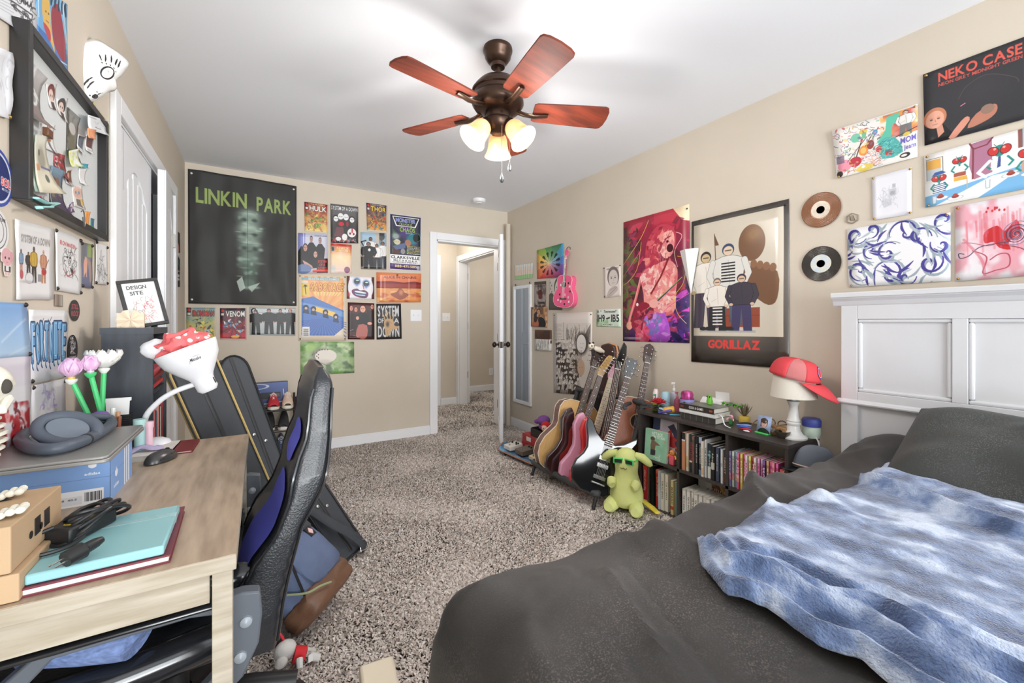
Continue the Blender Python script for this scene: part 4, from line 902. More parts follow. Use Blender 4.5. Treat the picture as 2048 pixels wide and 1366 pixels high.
def d_flies(c):
 T=(46,140,132);R_=(204,54,52);B_=(90,150,206)
 c.rect(0,.0,.2,.55,(232,230,226));c.rect(.02,.12,.16,.3,(226,170,80));c.rect(.02,.3,.16,.5,(190,200,206));c.line([(.02,.1),(.18,.1),(.18,.55)],(90,90,96),1.5);c.rect(.02,.1,.025,.5,(120,120,126))
 c.poly([(.44,.02),(.62,0),(.62,.6),(.46,.66),(.42,.4)],(176,120,146),1).line([(.43,.0),(.46,.12),(.58,.1),(.63,0)],(130,60,70),4);c.line([(.46,.1),(.45,.64)],(130,60,70),4)
 c.rect(.86,0,1,.3,(150,206,226)).rect(.83,0,.865,.3,(140,90,84))
 c.poly([(0,.8),(1,.56),(1,1),(0,1)],(120,180,224)).poly([(.1,1),(.62,.66),(.84,.66),(.5,1)],(240,240,240))
 def fly(x,y,s,shirt,tie=False):
  c.poly([(x-s*.9,y+s*3.6),(x-s*.8,y+s*1.3),(x,y+s*1.0),(x+s*.8,y+s*1.3),(x+s*.9,y+s*3.6)],shirt)
  for q in(-1,1):c.line([(x+q*s*.8,y+s*1.5),(x+q*s*1.3,y+s*2.6),(x+q*s*.9,y+s*3.3)],T,2.4+s*30);c.line([(x+q*s*.2,y-s*.8),(x+q*s*.5,y-s*1.5)],(50,60,60),1.2)
  c.ell(x,y,s*.62,s*1.15,T);
  for q in(-1,1):c.ell(x+q*s*.6,y-s*.1,s*.56,s*.95,(60,30,34),1,0,q*.3).ell(x+q*s*.6,y-s*.1,s*.49,s*.84,R_,1,0,q*.3).ell(x+q*s*.45,y-s*.5,s*.15,s*.26,(240,200,196),.8)
  c.line([(x,y+s*.8),(x,y+s*1.5)],T,4)
  if tie:c.poly([(x-s*.12,y+s*1.2),(x+s*.12,y+s*1.2),(x+s*.1,y+s*3.2),(x-s*.25,y+s*3.4)],(60,80,140))
 fly(.335,.26,.058,(232,232,232));c.rect(.28,.47,.39,.54,(170,90,70)).rect(.28,.55,.4,.62,(226,176,80))
 fly(.68,.26,.085,(236,238,242),True);c.line([(.6,.4),(.5,.56),(.56,.66)],(236,238,242),9)
 fly(.14,.5,.062,(236,238,240));
 for i in range(5):c.line([(.08,.62+i*.035),(.2,.60+i*.035)],(50,70,120),2.4)
 c.poly([(.07,.44),(.1,.37),(.17,.36),(.21,.41)],(60,90,160));fly(.92,.42,.08,(206,160,140));fly(.93,.1,.035,(236,238,240))
 for x,y in((.15,.83),(.29,.88),(.77,.68),(.92,.72)):c.ell(x,y+.04,.075,.035,(244,244,244)).ell(x,y+.04,.075,.035,(120,120,126),1,0,0,.06).ell(x,y+.015,.035,.03,(150,64,58)).ell(x,y-.015,.022,.025,(170,76,66))
 for x,y in((.09,.82),(.58,.72)):c.rect(x-.02,y,x+.02,y+.14,(226,232,238),.9).line([(x-.02,y),(x-.016,y+.14),(x+.016,y+.14),(x+.02,y)],(120,130,140),1)
 c.line([(.40,.6),(.40,.8)],(200,180,140),2.4)
P('insect_dinner_drawing','R',[(1848.8,313),(2082,248),(2082,372),(1852,415.8)],(238,238,238),d_flies,'coloured drawing of red eyed insects seated at a dinner table','drawing',dens=820,pins='1111',pinc='brass',group=PG,pr=.005)
def d_swirl(c):
 B_=(62,54,140);g=(150,166,176);r=c.rng
 def curl_(x,y,R,a0,tn,k,wd):
  c.line([(x+R*(1-t)*math.cos(a0+tn*t),y+R*1.5*(1-t)*math.sin(a0+tn*t))for t in[i/24 for i in range(24)]],k,wd,1,0,.75)
 for x,y,R,a,t in((.1,.12,.12,.5,7),(.27,.08,.09,2,-7),(.6,.2,.16,3,7),(.42,.48,.12,5.5,-8),(.12,.72,.13,1,8),(.82,.7,.14,5,8),(.44,.82,.16,3.6,8),(.72,.3,.12,0,-6),(.95,.1,.1,2,6),(.25,.4,.1,1.5,6),(.6,.9,.1,0,6),(.92,.45,.1,3.5,-6)):
  curl_(x+.02,y+.03,R*1.25,a,t*.9,g,11);curl_(x,y,R,a,t,B_,10)
 for i in range(70):
  x,y=r.rand(),r.rand();a=math.sin(x*5)*1.2+y*2.2+1.2;L=.10+.12*r.rand();b=.7*(r.rand()-.5)
  c.line([(x,y),(x+L*.5*math.cos(a),y+L*.7*math.sin(a)),(x+L*math.cos(a+b),y+L*1.4*math.sin(a+b))],(B_,g,(176,188,196))[i%3],8.5,1,6,.85)
P('swirl_drawing','R',[(1694.6,459.2),(1902,425.6),(1902,562),(1698.6,575)],(234,234,236),d_swirl,'white sheet filled with dark blue and grey swirls','drawing',dens=820,pins='0101',pinc='brass',group=PG,pr=.005)
def d_red(c):
 c.cloud((224,150,164),4,4,.5,.68,.8);c.ell(.5,.45,.3,.3,(230,140,156),.6,.7)
 c.poly([(.34,.4),(.48,.34),(.56,.42),(.68,.3),(.72,.46),(.6,.56),(.62,.66),(.5,.62),(.44,.54),(.34,.54)],(196,36,44),1,3)
 for i in range(26):x=.12+.6*c.rng.rand();y=.12+.2*c.rng.rand();c.line([(x,y),(x+.01,y+.1+.4*c.rng.rand())],(214,110,124),2+5*c.rng.rand(),.4)
 for i in range(8):c.ell(.35+.3*c.rng.rand(),.08+.1*c.rng.rand(),.012,.016,(200,50,60))
 for k,col in((1.0,(60,52,84)),(.7,(140,36,52)),(1.35,(120,120,150))):c.line([(.68+.13*k*(i/60)*math.cos(i*.32),.48+.13*k*(i/60)*math.sin(i*.32))for i in range(60)],col,2)
 c.line([(.6,.5),(.4,.58),(.2,.52),(.08,.5)],(150,60,80),1.6,1,8).line([(.62,.56),(.3,.58),(.16,.68),(.06,.7),(.04,.64),(.1,.65)],(70,60,84),2.4,1,8).line([(.5,.58),(.76,.68),(.78,.86),(.88,.92)],(120,44,60),2.2,1,8).line([(.2,.62),(.36,.72),(.32,.92),(.46,.9),(.6,.86),(.6,.72),(.5,.7),(.4,.76)],(176,70,90),3,1,8).line([(.1,.46),(.3,.74),(.34,.95)],(206,110,126),7,.6,6)
P('red_splash_drawing','R',[(1911,413),(2098,378),(2098,548),(1912,563)],(232,230,234),d_red,'white sheet splashed with red paint and dark spirals','drawing',dens=820,pins='1001',pinc='brass',group=PG,pr=.005)
def d_neko(c):
 c.ell(.55,.45,.3,.25,(66,62,66),.6,.8);c.line([(.34,.5),(.42,.36),(.6,.3),(.82,.44),(.86,.52)],(110,96,84),2,.6,8)
 c.text('NEKO CASE',.52,.055,.125,(222,92,78),.74).text('NEON GREY MIDNIGHT GREEN',.52,.20,.045,(206,84,74),.74)
 c.poly([(.02,.78),(.16,.74),(.24,.86),(.3,1),(.0,1)],(26,24,28),1,2).poly([(.12,.78),(.18,.76),(.2,.88),(.14,.94)],(214,150,128));face(c,.11,.68,.10,.13,(232,170,146),(200,130,96));c.poly([(.24,.98),(.36,.8),(.42,.76),(.44,.82),(.34,.96),(.3,1)],(220,150,128),1,2)
 c.poly([(.42,.92),(.5,.76),(.66,.7),(.68,.8),(.6,.88)],(190,126,104),1,3).ell(.6,.74,.06,.06,(150,120,104));c.line([(.36,.6),(.4,.58)],(220,130,150),3)
zt,zb=onx(1847,150,XR),onx(1850,292,XR)
P('album_poster','R',[tuple(zt),(XR,.328,zt.z),(XR,.328,zb.z),tuple(zb)],(48,48,52),d_neko,'black square poster with orange lettering, a woman at lower left',dens=900,pins='1000',pinc='brass',pr=.006)
# mirror on the right wall
qa=[onx(*p,XR)for p in((1029,573),(1064,569),(1064,812),(1029,803))]
y1,y0=qa[0].y,qa[1].y;z1,z0=1.572,.288
t=thing('wall_mirror','narrow tall white framed mirror on the right wall beside the open door','mirror',(XR,(y0+y1)/2,z0))
hw=(y1-y0)/2;H=z1-z0;fw=.035
b=MB();b.box(-.022,0,-hw,-hw+fw,0,H).box(-.022,0,hw-fw,hw,0,H).box(-.022,0,-hw+fw,hw-fw,0,fw).box(-.022,0,-hw+fw,hw-fw,H-fw,H);b.build('frame',whitem,t,smooth=False,bevel=.003)
MB().box(-.012,-.002,-hw+fw,hw-fw,fw,H-fw).build('mirror_glass',mat('mirror_glass',(206,212,218),.06,1.0),t,smooth=False)
for s in(-1,1):
 b=MB();b.tube([(-.004,s*hw*.8,H),(-.006,s*hw*.8,H+.02),(-.012,s*hw*.8,H+.028)],.004,8);b.build('hook',bronze,t)
# pink ukulele hanging on the wall
# ---- left wall
LP_=640
def d_note(c):
 for i in range(9):c.line([(.06,.2+i*.07),(.5+.2*c.rng.rand(),.2+i*.07)],(170,172,178),1)
 c.scribble(40,[(60,58,62)],.5,.1,.9,.7,1.6,.12);c.text('QUAMMA',.68,.3,.1,(50,48,52),.5,slope=.05).line([(.45,.45),(.92,.55),(.9,.65),(.5,.55)],(60,58,62),2)
P('note_sheet','L',[(-40,-60),(67,-30),(66,84),(-40,12)],(226,228,232),d_note,'white sheet of pencil notes above the framed board','drawing',dens=LP_)
def d_bluered(c):
 c.cloud((130,190,226),4,5,.4,.6,.9);c.rect(0,.66,1,1,(60,110,180));c.cloud((90,150,206),3,6,.5,.7,.8,area=(0,.6,1,1))
 c.poly([(.2,.2),(.36,.1),(.46,.3),(.46,.5),(.6,.8),(.4,.66),(.24,.5)],(222,178,84),1,3).poly([(.5,.2),(.72,.1),(.9,.4),(.94,.78),(.6,.72),(.5,.5)],(150,40,56),1,3).poly([(.24,.52),(.44,.56),(.44,.72),(.28,.62)],(190,60,70),1,3);c.ell(.32,.33,.02,.015,(90,60,40)).ell(.4,.33,.02,.015,(90,60,40)).line([(.32,.46),(.4,.46)],(140,90,50),2)
 c.line([(.06,.1),(.1,.5)],(230,246,250),4,.8);c.line([(.86,.05),(.98,.5)],(230,246,250),4,.8);c.line([(.3,.78),(.6,.84),(.98,.8)],(236,246,250),2,.9,4)
 for i in range(5):c.line([(.45+i*.12,.02),(.47+i*.12,.16),(.5+i*.1,.05)],(30,40,60),6)
P('painting_sheet','L',[(66,-40),(130,8),(130,161),(66,88)],(110,170,216),d_bluered,'bright blue and red painting of two figures beside the white mask','painting',dens=LP_)
def d_yellow(c):c.cloud((206,186,96),4,6,.4,.6,.9);c.cloud((150,176,100),4,6,.52,.68,.8);c.cloud((232,224,206),4,6,.55,.75,.9)
P('yellow_painting','L',[(184,200),(217,252),(213,371),(189,352)],(220,206,150),d_yellow,'yellow and green watercolour strip beside the closet trim','painting',dens=LP_,off=.001)
def d_fig(c):c.scribble(26,[(70,68,70)],.3,.15,.8,.9,1.1,.2);c.ell(.5,.18,.12,.05,(90,88,90),1,0,0,.2).line([(.4,.25),(.3,.5),(.5,.9),(.7,.55),(.6,.25)],(70,68,70),1.3,1,6)
P('tall_sketch','L',[(193.5,362),(205,378),(203.5,480),(193,474)],(232,230,228),d_fig,'narrow tall ink figure sketch below the yellow painting','drawing',dens=LP_)
def d_sys(c):
 c.text('SYSTEM OF A DOWN',.53,.165,.095,(150,146,146),.74,out=(196,194,192),ow=1)
 c.person(.15,.36,.34,(140,170,200),(190,150,130),(120,90,80),(44,40,42),.9);c.person(.34,.38,.3,(70,66,66),(60,58,58),(160,120,96),(46,40,38),1.2);c.person(.48,.3,.48,(206,170,70),(60,56,54),(120,92,80),(50,44,44),1.0);c.person(.74,.32,.46,(206,150,120),(186,130,100),(216,164,136),(216,164,136),1.0)
 c.ell(.36,.72,.1,.075,(226,226,226)).ell(.36,.72,.1,.075,(140,138,138),1,0,0,.1);c.ell(.75,.62,.07,.045,(180,56,56)).line([(.75,.6),(.88,.45)],(150,120,100),3).ell(.16,.68,.05,.06,(190,90,96));c.rect(.58,.66,.68,.76,(150,150,150));c.ell(.3,.77,.2,.02,(180,178,178),.7,.5)
P('band_drawing','L',[(23.7,437),(102,458),(100,599),(25,599)],(230,229,228),d_sys,'crayon drawing of a four piece band under the framed board','drawing',dens=LP_+200)
def d_iron(c):
 c.text('IRON MAIDEN',.5,.15,.07,(196,90,90),.6);c.ell(.55,.5,.27,.24,(150,148,148),1,0,0,.05);c.ell(.53,.42,.16,.16,(236,236,236)).scribble(50,[(70,68,68),(120,118,118)],.32,.28,.78,.68,1.4,.12);c.ell(.47,.4,.03,.02,(50,48,48)).ell(.58,.4,.03,.02,(50,48,48)).poly([(.55,.56),(.7,.6),(.66,.72)],(60,58,58)).line([(.32,.62),(.5,.72),(.76,.6)],(190,80,90),2.4,1,5);c.ell(.26,.64,.1,.1,(200,200,200),1,0,0,.1)
P('monster_drawing','L',[(104.5,456),(158,478),(158,589),(105.5,580)],(231,231,231),d_iron,'pencil drawing with red title beside the band drawing','drawing',dens=LP_,pins='1111')
def d_cat(c):c.grad((130,132,150),(110,112,140));c.poly([(0,0),(.5,0),(.4,.4),(0,.5)],(120,122,126));c.rect(.6,0,1,.3,(150,170,110));c.poly([(.3,.3),(.9,.4),(.95,.8),(.8,.85),(.7,.5)],(166,146,140),1,3).poly([(.25,.5),(.45,.3),(.6,.4),(.5,.7),(.4,.66),(.3,.72)],(230,176,156),1,3);c.line([(.28,.6),(.26,.75)],(236,190,170),4).line([(.44,.6),(.5,.74)],(236,190,170),4)
P('photo_print','L',[(157.8,483.6),(180.5,489),(180,577),(159.4,574)],(120,122,140),d_cat,'small grey and mauve photo right of the red titled drawing','photo',dens=LP_,pins='1111')
def d_castle(c):
 c.line([(.5,.15),(.4,.4),(.62,.4),(.5,.15)],(90,88,90),1.4);c.rect(.36,.4,.68,.8,(222,222,222));c.scribble(40,[(90,88,90),(140,138,140)],.2,.35,.85,.9,1.2,.2)
 for x in(.25,.5,.75):c.line([(x,.45),(x,.9)],(90,88,90),1.2)
P('tower_sketch','L',[(187.2,481.5),(211,493),(211,569),(187.2,567.6)],(233,233,232),d_castle,'small white ink sketch of towers next to the closet trim','drawing',dens=LP_,pins='1111')
P('white_sheet','L',[(-30,86),(16,104),(8,236),(-30,225)],(228,230,234),lambda c:c.scribble(14,[(190,192,200)],.2,.1,.9,.8,1,.2),'plain white curled sheet at the left of the framed board','paper',dens=400,pins='0010',pinc='brass',curl=.012)
def sticker(name,c,r,cv,label,shape=None):
 """round or oval flat sticker on the left wall: centre, (ry, rz)"""
 m=pic_mat(name+'_print',cv,.35);n=28
 pts=shape or[(math.cos(2*PI*i/n),math.sin(2*PI*i/n))for i in range(n)]
 b=MB();b.add([(.0035,p[0]*r[0],p[1]*r[1])for p in pts],[tuple(range(len(pts)))],[[(.5+p[0]/2,.5+p[1]/2)for p in pts]])
 o=b.build(name,m,smooth=False,solid=-.0008);o.location=c;tag(o,label,'sticker');return o
cv=Canvas(120,120,(30,40,90));cv.ell(.5,.5,.5,.5,(60,80,170)).ell(.5,.5,.44,.44,(226,228,236)).ell(.5,.5,.40,.40,(36,50,110)).text('SOL',.76,.46,.14,(214,70,70),.3,out=(240,240,240),ow=2).text('MEXICO',.74,.64,.045,(226,226,230),.22)
pc=onx(-9,353,XL);sticker('round_sticker',pc,(.068,.066),cv,'round blue sticker with red lettering left of the framed board')
cv=Canvas(110,110,(230,230,230));cv.ell(.5,.5,.42,.42,(60,58,60),1,0,0,.05).ell(.5,.5,.3,.3,(70,68,70),1,0,0,.06).text('PUNK',.75,.18,.08,(60,58,60),.24).text('A',.5,.38,.24,(60,58,60))
pc=onx(-12,460,XL);sticker('round_sticker',pc,(.055,.05),cv,'round white sticker with black rings below the blue one')
cv=Canvas(90,130,(226,216,206));cv.ell(.5,.32,.42,.3,(226,176,180)).ell(.84,.3,.14,.2,(216,160,166)).ell(.36,.36,.05,.045,(50,40,44)).ell(.64,.36,.05,.045,(50,40,44)).line([(.45,.5),(.55,.5)],(120,70,76),2).rect(.3,.64,.76,.84,(70,66,70)).rect(.4,.64,.62,.8,(236,236,236)).ell(.4,.9,.08,.05,(226,186,180)).ell(.62,.9,.08,.05,(226,186,180))
pc=onx(9,524,XL);sticker('figure_sticker',pc,(.03,.034),cv,'small pink headed cartoon figure sticker at the left edge',[(-.9,.3),(-.7,.8),(-.2,1),(.3,.95),(.8,.85),(1,.5),(.85,.1),(.6,0),(.65,-.7),(.4,-.95),(-.3,-1),(-.5,-.6),(-.5,-.1),(-.85,0)])
cv=Canvas(100,130,(36,34,34));cv.text('STILL',.5,.2,.22,(196,70,78),.7,shear=.15).text('ROCK',.5,.52,.24,(196,70,78),.76,shear=.15).scribble(20,[(110,120,100)],.1,.4,.9,.55,1,.1)
pc=onx(147,621,XL);sticker('oval_sticker',pc,(.042,.034),cv,'oval black sticker with red hand lettering')
cv=Canvas(100,150,(34,34,36));cv.scribble(60,[(230,230,230)],.3,.12,.72,.58,2.2,.1).text('circle brand',.5,.68,.08,(226,226,226),.7,shear=-.1).line([(.4,.86),(.6,.84)],(220,220,220),2)
pc=onx(142.5,700,XL);sticker('oval_sticker',pc,(.042,.048),cv,'oval black sticker with a dense white emblem')
P('wood_swatch','L',[(107,588),(123,590),(123,614),(107,612)],(150,130,116),lambda c:(c.rect(.3,0,.5,1,(120,104,92)),c.rect(.7,0,1,1,(166,160,150))),'tiny brown striped paper swatch above the oval stickers','swatch',dens=LP_,curl=0)
def d_blue(c):c.grad((126,170,222),(186,214,238));c.line([(.5,.7),(.95,.3)],(220,236,248),1.4,.7).line([(.6,.95),(1,.8)],(220,236,248),1.2,.6)
P('blue_poster','L',[(-70,602),(47,606.5),(56,711),(-70,727)],(150,190,230),d_blue,'plain pale blue poster at the left edge above the skeleton','poster',dens=300,pins='0110')
def d_graf(c):
 K,B_,L_=(40,70,110),(110,166,210),(206,228,242)
 c.ell(.5,.82,.5,.12,(210,208,214),.8,.6)
 for i,ch in enumerate('FORTNITE'):
  x=.1+i*.115;y=.16+.02*math.sin(i*2)
  c.text(ch,x,y,.54,B_,.105,out=K,ow=4)
  c.text(ch,x+.004,y+.02,.48,L_,.06);c.text(ch,x+.008,y+.03,.46,B_,.05)
  c.line([(x-.03,y+.5),(x-.04,y+.62),(x-.01,y+.66)],K,4,1,4).line([(x-.025,y+.5),(x-.032,y+.6),(x-.01,y+.64)],B_,2.4,1,4)
 for(a,b)in(((.47,.13),(.56,.10)),((.3,.14),(.36,.12))):c.line([a,((a[0]+b[0])/2,a[1]+.03),b],K,2,1,4)
P('graffiti_drawing','L',[(50.5,619),(131,621),(127,754),(56,768)],(230,230,231),d_graf,'white sheet with tall icy blue graffiti lettering','drawing',dens=900,pins='0011')
def d_purp(c):c.scribble(26,[(176,160,206),(200,190,216)],.3,.1,.7,.35,2,.1);c.scribble(40,[(196,186,150),(150,130,170),(220,190,190)],.3,.35,.8,.95,1.6,.06)
P('purple_doodles','L',[(57,772),(126,757),(125,905),(58,915)],(228,225,228),d_purp,'white sheet with pale purple doodles behind the headphones','drawing',dens=400,pins='1100')
def d_redf(c):c.rect(0,0,1,.3,(224,220,228));c.cloud((150,130,180),3,3,.6,.8,.6,area=(0,0,1,.3));c.cloud((176,36,44),6,6,.35,.5,1,area=(0,.45,.98,1));c.scribble(30,[(236,160,160),(110,20,30)],.1,.5,.9,1,2.4,.1)
P('red_figure_drawing','L',[(-60,722),(54,712),(57,905),(-60,935)],(228,226,230),d_redf,'sheet with a glossy red figure behind the skeleton','drawing',dens=300,pins='0000')
# far end of the left wall, beyond the closet
def d_dark(c):c.rect(.1,.05,.7,.35,(110,84,74)).ell(.6,.3,.25,.1,(196,150,136)).poly([(.5,.4),(1,.36),(1,.5)],(230,230,230)).line([(.5,.5),(.9,.62)],(70,150,150),4);c.rect(.1,.7,.9,.72,(180,180,176));c.rect(.1,.77,.9,.82,(206,206,200)).rect(.1,.84,.9,.88,(206,206,200))
P('dark_poster','L',[(347.5,459),(358,466),(358.5,574),(347.5,574)],(52,52,50),d_dark,'narrow dark poster on the left wall between closet and banner','poster',dens=400,off=.004)
P('red_card','L',[(347.5,577),(352.5,577),(352.5,601),(347.5,601)],(120,44,44),lambda c:c.scribble(20,[(190,70,60),(70,30,30)],0,0,1,1,3,.2),'small red card below the narrow dark poster','card',dens=400)
# framed board with pinned papers
b0,b1,bz0,bz1=1.466,2.085,1.466,1.90
t=thing('framed_board','large black framed white board covered with photos, stickers and cuttings','pinboard',(XL,b0,bz0))
W,H=b1-b0,bz1-bz0;frm=mat('black_frame',(40,38,37),.35);fw=.022;D=.034
b=MB().box(0,D,0,fw,0,H).box(0,D,W-fw,W,0,H).box(0,D,fw,W-fw,0,fw).box(0,D,fw,W-fw,H-fw,H);b.build('frame',frm,t,smooth=False,bevel=.002)
MB().box(.002,.008,fw,W-fw,fw,H-fw).build('board',mat('board_white',(216,220,220),.35),t,smooth=False)
def bpt(px,py):
 p=onx(px,py,XL+.01);return(p.y-b0,p.z-bz0)
GB='papers held on the framed board'
def cut(name,pts,draw,base,label,cat='photo',curl=.02,dens=500,lift=.009):
 q=[bpt(*p)for p in pts];ys=[p[0]for p in q];zs=[p[1]for p in q];y0,y1,z0,z1=min(ys),max(ys),min(zs),max(zs)
 cv=Canvas(max(20,(y1-y0)*dens),max(20,(z1-z0)*dens),base)
 if draw:draw(cv)
 n=6
 def at(u,v):
  p=(V(q[3]+(0,))*(1-u)+V(q[2]+(0,))*u)*(1-v)+(V(q[0]+(0,))*(1-u)+V(q[1]+(0,))*u)*v
  return(lift+curl*(abs(v-.5)*2)**3*(.3+.7*u)*(1 if v<.5 else .5),p.x,p.y)
 o=MB().grid(at,n,n).build(name,pic_mat(name+'_print',cv,.3),solid=-.0006)
 o.location=(XL,b0,bz0);return tag(o,label,cat,GB)
def d_skate(c):c.grad((190,188,186),(120,110,106));c.cloud((236,234,232),4,4,.5,.7,.8,area=(0,0,.6,.5));c.ell(.62,.55,.2,.12,(222,222,220)).ell(.62,.55,.1,.06,(160,158,156)).rect(.2,.48,.5,.6,(90,86,84)).poly([(.4,.65),(1,.9),(.9,1),(.5,.8)],(150,120,116)).line([(.5,.35),(.9,.5)],(230,228,226),3)
cut('photo_print',[(52,115),(81,154),(81,255),(45,228)],d_skate,(170,168,166),'curled grey photo of shiny metal wheels, top left on the board',curl=.03)
def d_head(c,hair):c.ell(.5,.4,.46,.4,(236,234,232)).ell(.5,.34,.4,.34,hair).ell(.45,.46,.26,.26,(234,206,190)).ell(.36,.46,.04,.05,(40,32,30)).ell(.56,.48,.04,.05,(40,32,30)).rect(.3,.72,.7,1,(80,60,60))
cut('sticker_cutout',[(92,168),(112,168),(113,222),(100,215)],lambda c:d_head(c,(112,50,44)),(232,228,224),'cartoon head sticker with spiky dark red hair on the board','sticker',curl=.006)
cut('sticker_cutout',[(113,197),(135,196),(132,246),(117,226)],lambda c:d_head(c,(62,54,54)),(232,228,224),'cartoon head sticker with dark cap hair on the board','sticker',curl=.006)
def d_bear(c):c.rect(.0,.0,1,1,(236,236,234));c.text('EDI',.6,.04,.1,(150,70,60),.4).ell(.45,.38,.2,.13,(166,106,56)).ell(.32,.28,.06,.05,(166,106,56)).ell(.58,.28,.06,.05,(166,106,56)).ell(.4,.36,.02,.03,(40,30,26)).ell(.5,.36,.02,.03,(40,30,26)).ell(.48,.6,.26,.06,(166,106,56)).poly([(.4,.66),(.6,.66),(.8,1),(.6,1)],(110,110,120))
cut('paper_cutout',[(83,246),(108,250),(109,306),(88,296)],d_bear,(236,236,234),'white cutting with a brown bear face on the board','cutting',curl=.008)
def d_bill(c):c.grad((206,204,190),(222,214,190));c.ell(.5,.4,.3,.2,(150,146,130),.8,.3).ell(.35,.3,.06,.06,(80,84,84)).ell(.6,.75,.1,.07,(110,112,100)).rect(.1,.5,.3,.62,(206,150,110)).line([(.4,.55),(.95,.6)],(110,110,140),3)
for k in range(5):
 cut('banknote',[(43+k*2,262+k),(60+k*2,268),(92+k*1.3,384),(42+k*3.6,378+k)],d_bill if k==4 else None,(186,206,194),('pale green banknote, %s of the fanned bundle on the board'%('hindmost','second from back','middle one','second from front','front one')[k]),'banknote',curl=.006+.004*k,lift=.008+.004*k)
cut('doodle_sheet',[(66,262),(80,262),(95,380),(80,352)],lambda c:c.ell(.4,.2,.2,.06,(220,120,150),1,0,0,.2).scribble(16,[(60,58,60)],.3,.3,.9,.95,1,.05),(228,228,228),'white scrap with pink smiley beside the banknotes','paper',curl=.006)
def d_dp(c):c.grad((150,150,146),(96,92,80));c.cloud((70,66,56),3,5,.45,.65,.9);c.ell(.5,.35,.3,.12,(196,196,192)).rect(.3,.5,.7,.9,(110,106,80))
cut('photo_print',[(135,214),(157,236),(154,327),(133,310)],d_dp,(130,128,116),'tall grey green photo in the middle of the board',curl=.012)
def d_pol(c,k):c.rect(.12,.08,.88,.75,k);c.cloud(tuple(v*.5 for v in k),3,3,.5,.7,.8,area=(.12,.08,.88,.75));c.text('may 4',.5,.84,.07,(70,70,74),.5)
cut('instant_photo',[(157,268),(170,272),(165,312),(154,296)],lambda c:d_pol(c,(100,110,126)),(232,232,230),'left instant photo under the white card on the board',curl=.01)
cut('instant_photo',[(172,268),(190,270),(183,309),(171,300)],lambda c:d_pol(c,(110,70,70)),(232,232,230),'right instant photo under the white card on the board',curl=.01)
cut('white_card',[(158,226),(199,239),(197,268),(160,256)],lambda c:(c.line([(.05,.1),(.4,.14)],(90,90,92),1.5),c.line([(.35,.7),(.65,.74)],(60,60,62),2),c.scribble(14,[(160,164,170)],.3,.3,.9,.7,1,.08)),(226,228,230),'white card with scribbles at the top right of the board','card',lift=.03,curl=.01)
cut('orange_star',[(154,252),(172,256),(170,275),(156,272)],lambda c:c.cloud((226,140,96),3,3,.5,.7),(240,166,120),'small orange paper star under the white card','cutting',curl=.004,lift=.034)
def d_rd(c):c.cloud((176,40,60),4,6,.45,.6,.9);c.cloud((226,210,206),5,7,.62,.72,.9)
cut('photo_print',[(109,304),(126,310),(140,372),(108,332)],d_rd,(96,56,56),'dark red photo strip at the centre of the board',curl=.01)
def d_couple2(c):c.grad((120,150,170),(60,46,56));c.ell(.3,.35,.2,.12,(96,60,44)).ell(.6,.3,.16,.1,(130,100,84)).cloud((150,126,106),3,5,.45,.6,.8,area=(.1,.3,.9,.7)).rect(.5,.6,.9,1,(70,50,90),.8)
cut('photo_print',[(101,330),(122,342),(131,432),(100,416)],d_couple2,(90,80,80),'large curled photo of two people in dark clothes, low on the board',curl=.02)
cut('pale_cutting',[(127,300),(146,295),(150,330),(132,332)],lambda c:c.cloud((206,216,120),3,3,.45,.6),(232,232,226),'pale yellow green cutting beside the middle photo','cutting',curl=.012,lift=.02)
cut('small_photo',[(134,340),(142,338),(146,374),(132,366)],lambda c:(c.rect(.1,.05,.9,.8,(110,70,60)),c.ell(.4,.4,.2,.2,(220,160,140))),(232,232,230),'small photo with white edge right of the red strip',curl=.008)
cut('bow_cutting',[(157,326),(173,328),(172,336),(158,335)],None,(60,160,186),'tiny teal paper bow on the board','cutting',curl=.003,lift=.014)
cut('white_scrap',[(158,337),(172,338),(170,371),(160,366)],None,(230,230,230),'white paper scrap below the teal bow','paper',curl=.01)
def d_doll(c):c.ell(.5,.3,.42,.28,(226,186,170)).ell(.34,.3,.08,.07,(110,150,180)).ell(.64,.3,.08,.07,(110,150,180)).ell(.5,.4,.06,.03,(220,120,130)).poly([(.3,.6),(.7,.6),(.8,.95),(.3,.9)],(120,110,110)).rect(.7,.55,.95,.85,(226,190,110))
cut('sticker_cutout',[(144,372),(164,372),(170,420),(148,412)],d_doll,(228,226,222),'pale bald cartoon sticker low right on the board','sticker',curl=.004)
cut('small_photo',[(131,410),(147,404),(148,424),(128,431)],lambda c:c.cloud((96,70,110),4,3,.45,.6),(226,220,226),'tiny purple group photo at the bottom of the board',curl=.004)
cut('small_photo',[(74,390),(88,392),(92,412),(70,404)],lambda c:(c.rect(0,.3,1,1,(150,146,150)),c.ell(.5,.3,.25,.25,(226,80,130))),(206,196,196),'tiny photo with a pink blob, bottom left of the board',curl=.004)
cut('orange_ticket',[(171,422),(180,424),(178,460),(170,456)],lambda c:c.rect(.4,0,.55,1,(226,130,60)),(246,170,90),'orange paper strip low right on the board','ticket',curl=.006)
cut('green_sticker',[(183,436),(189,438),(188,456),(182,452)],lambda c:c.cloud((60,90,170),2,2,.45,.6),(70,160,90),'green and blue sticker in the lower right board corner','sticker',curl=.002)
rb=MB();q=[bpt(36,392),bpt(52,399),bpt(70,402),bpt(60,410),bpt(40,402)]
rb.tube([(.04,q[0][0],q[0][1]),(.046,q[1][0],q[1][1]-.004),(.05,q[2][0],q[2][1]),(.046,q[3][0],q[3][1]),(.042,q[4][0],q[4][1]-.01),(.044,bpt(40,414)[0],bpt(40,414)[1])],.008,8,flat=.35)
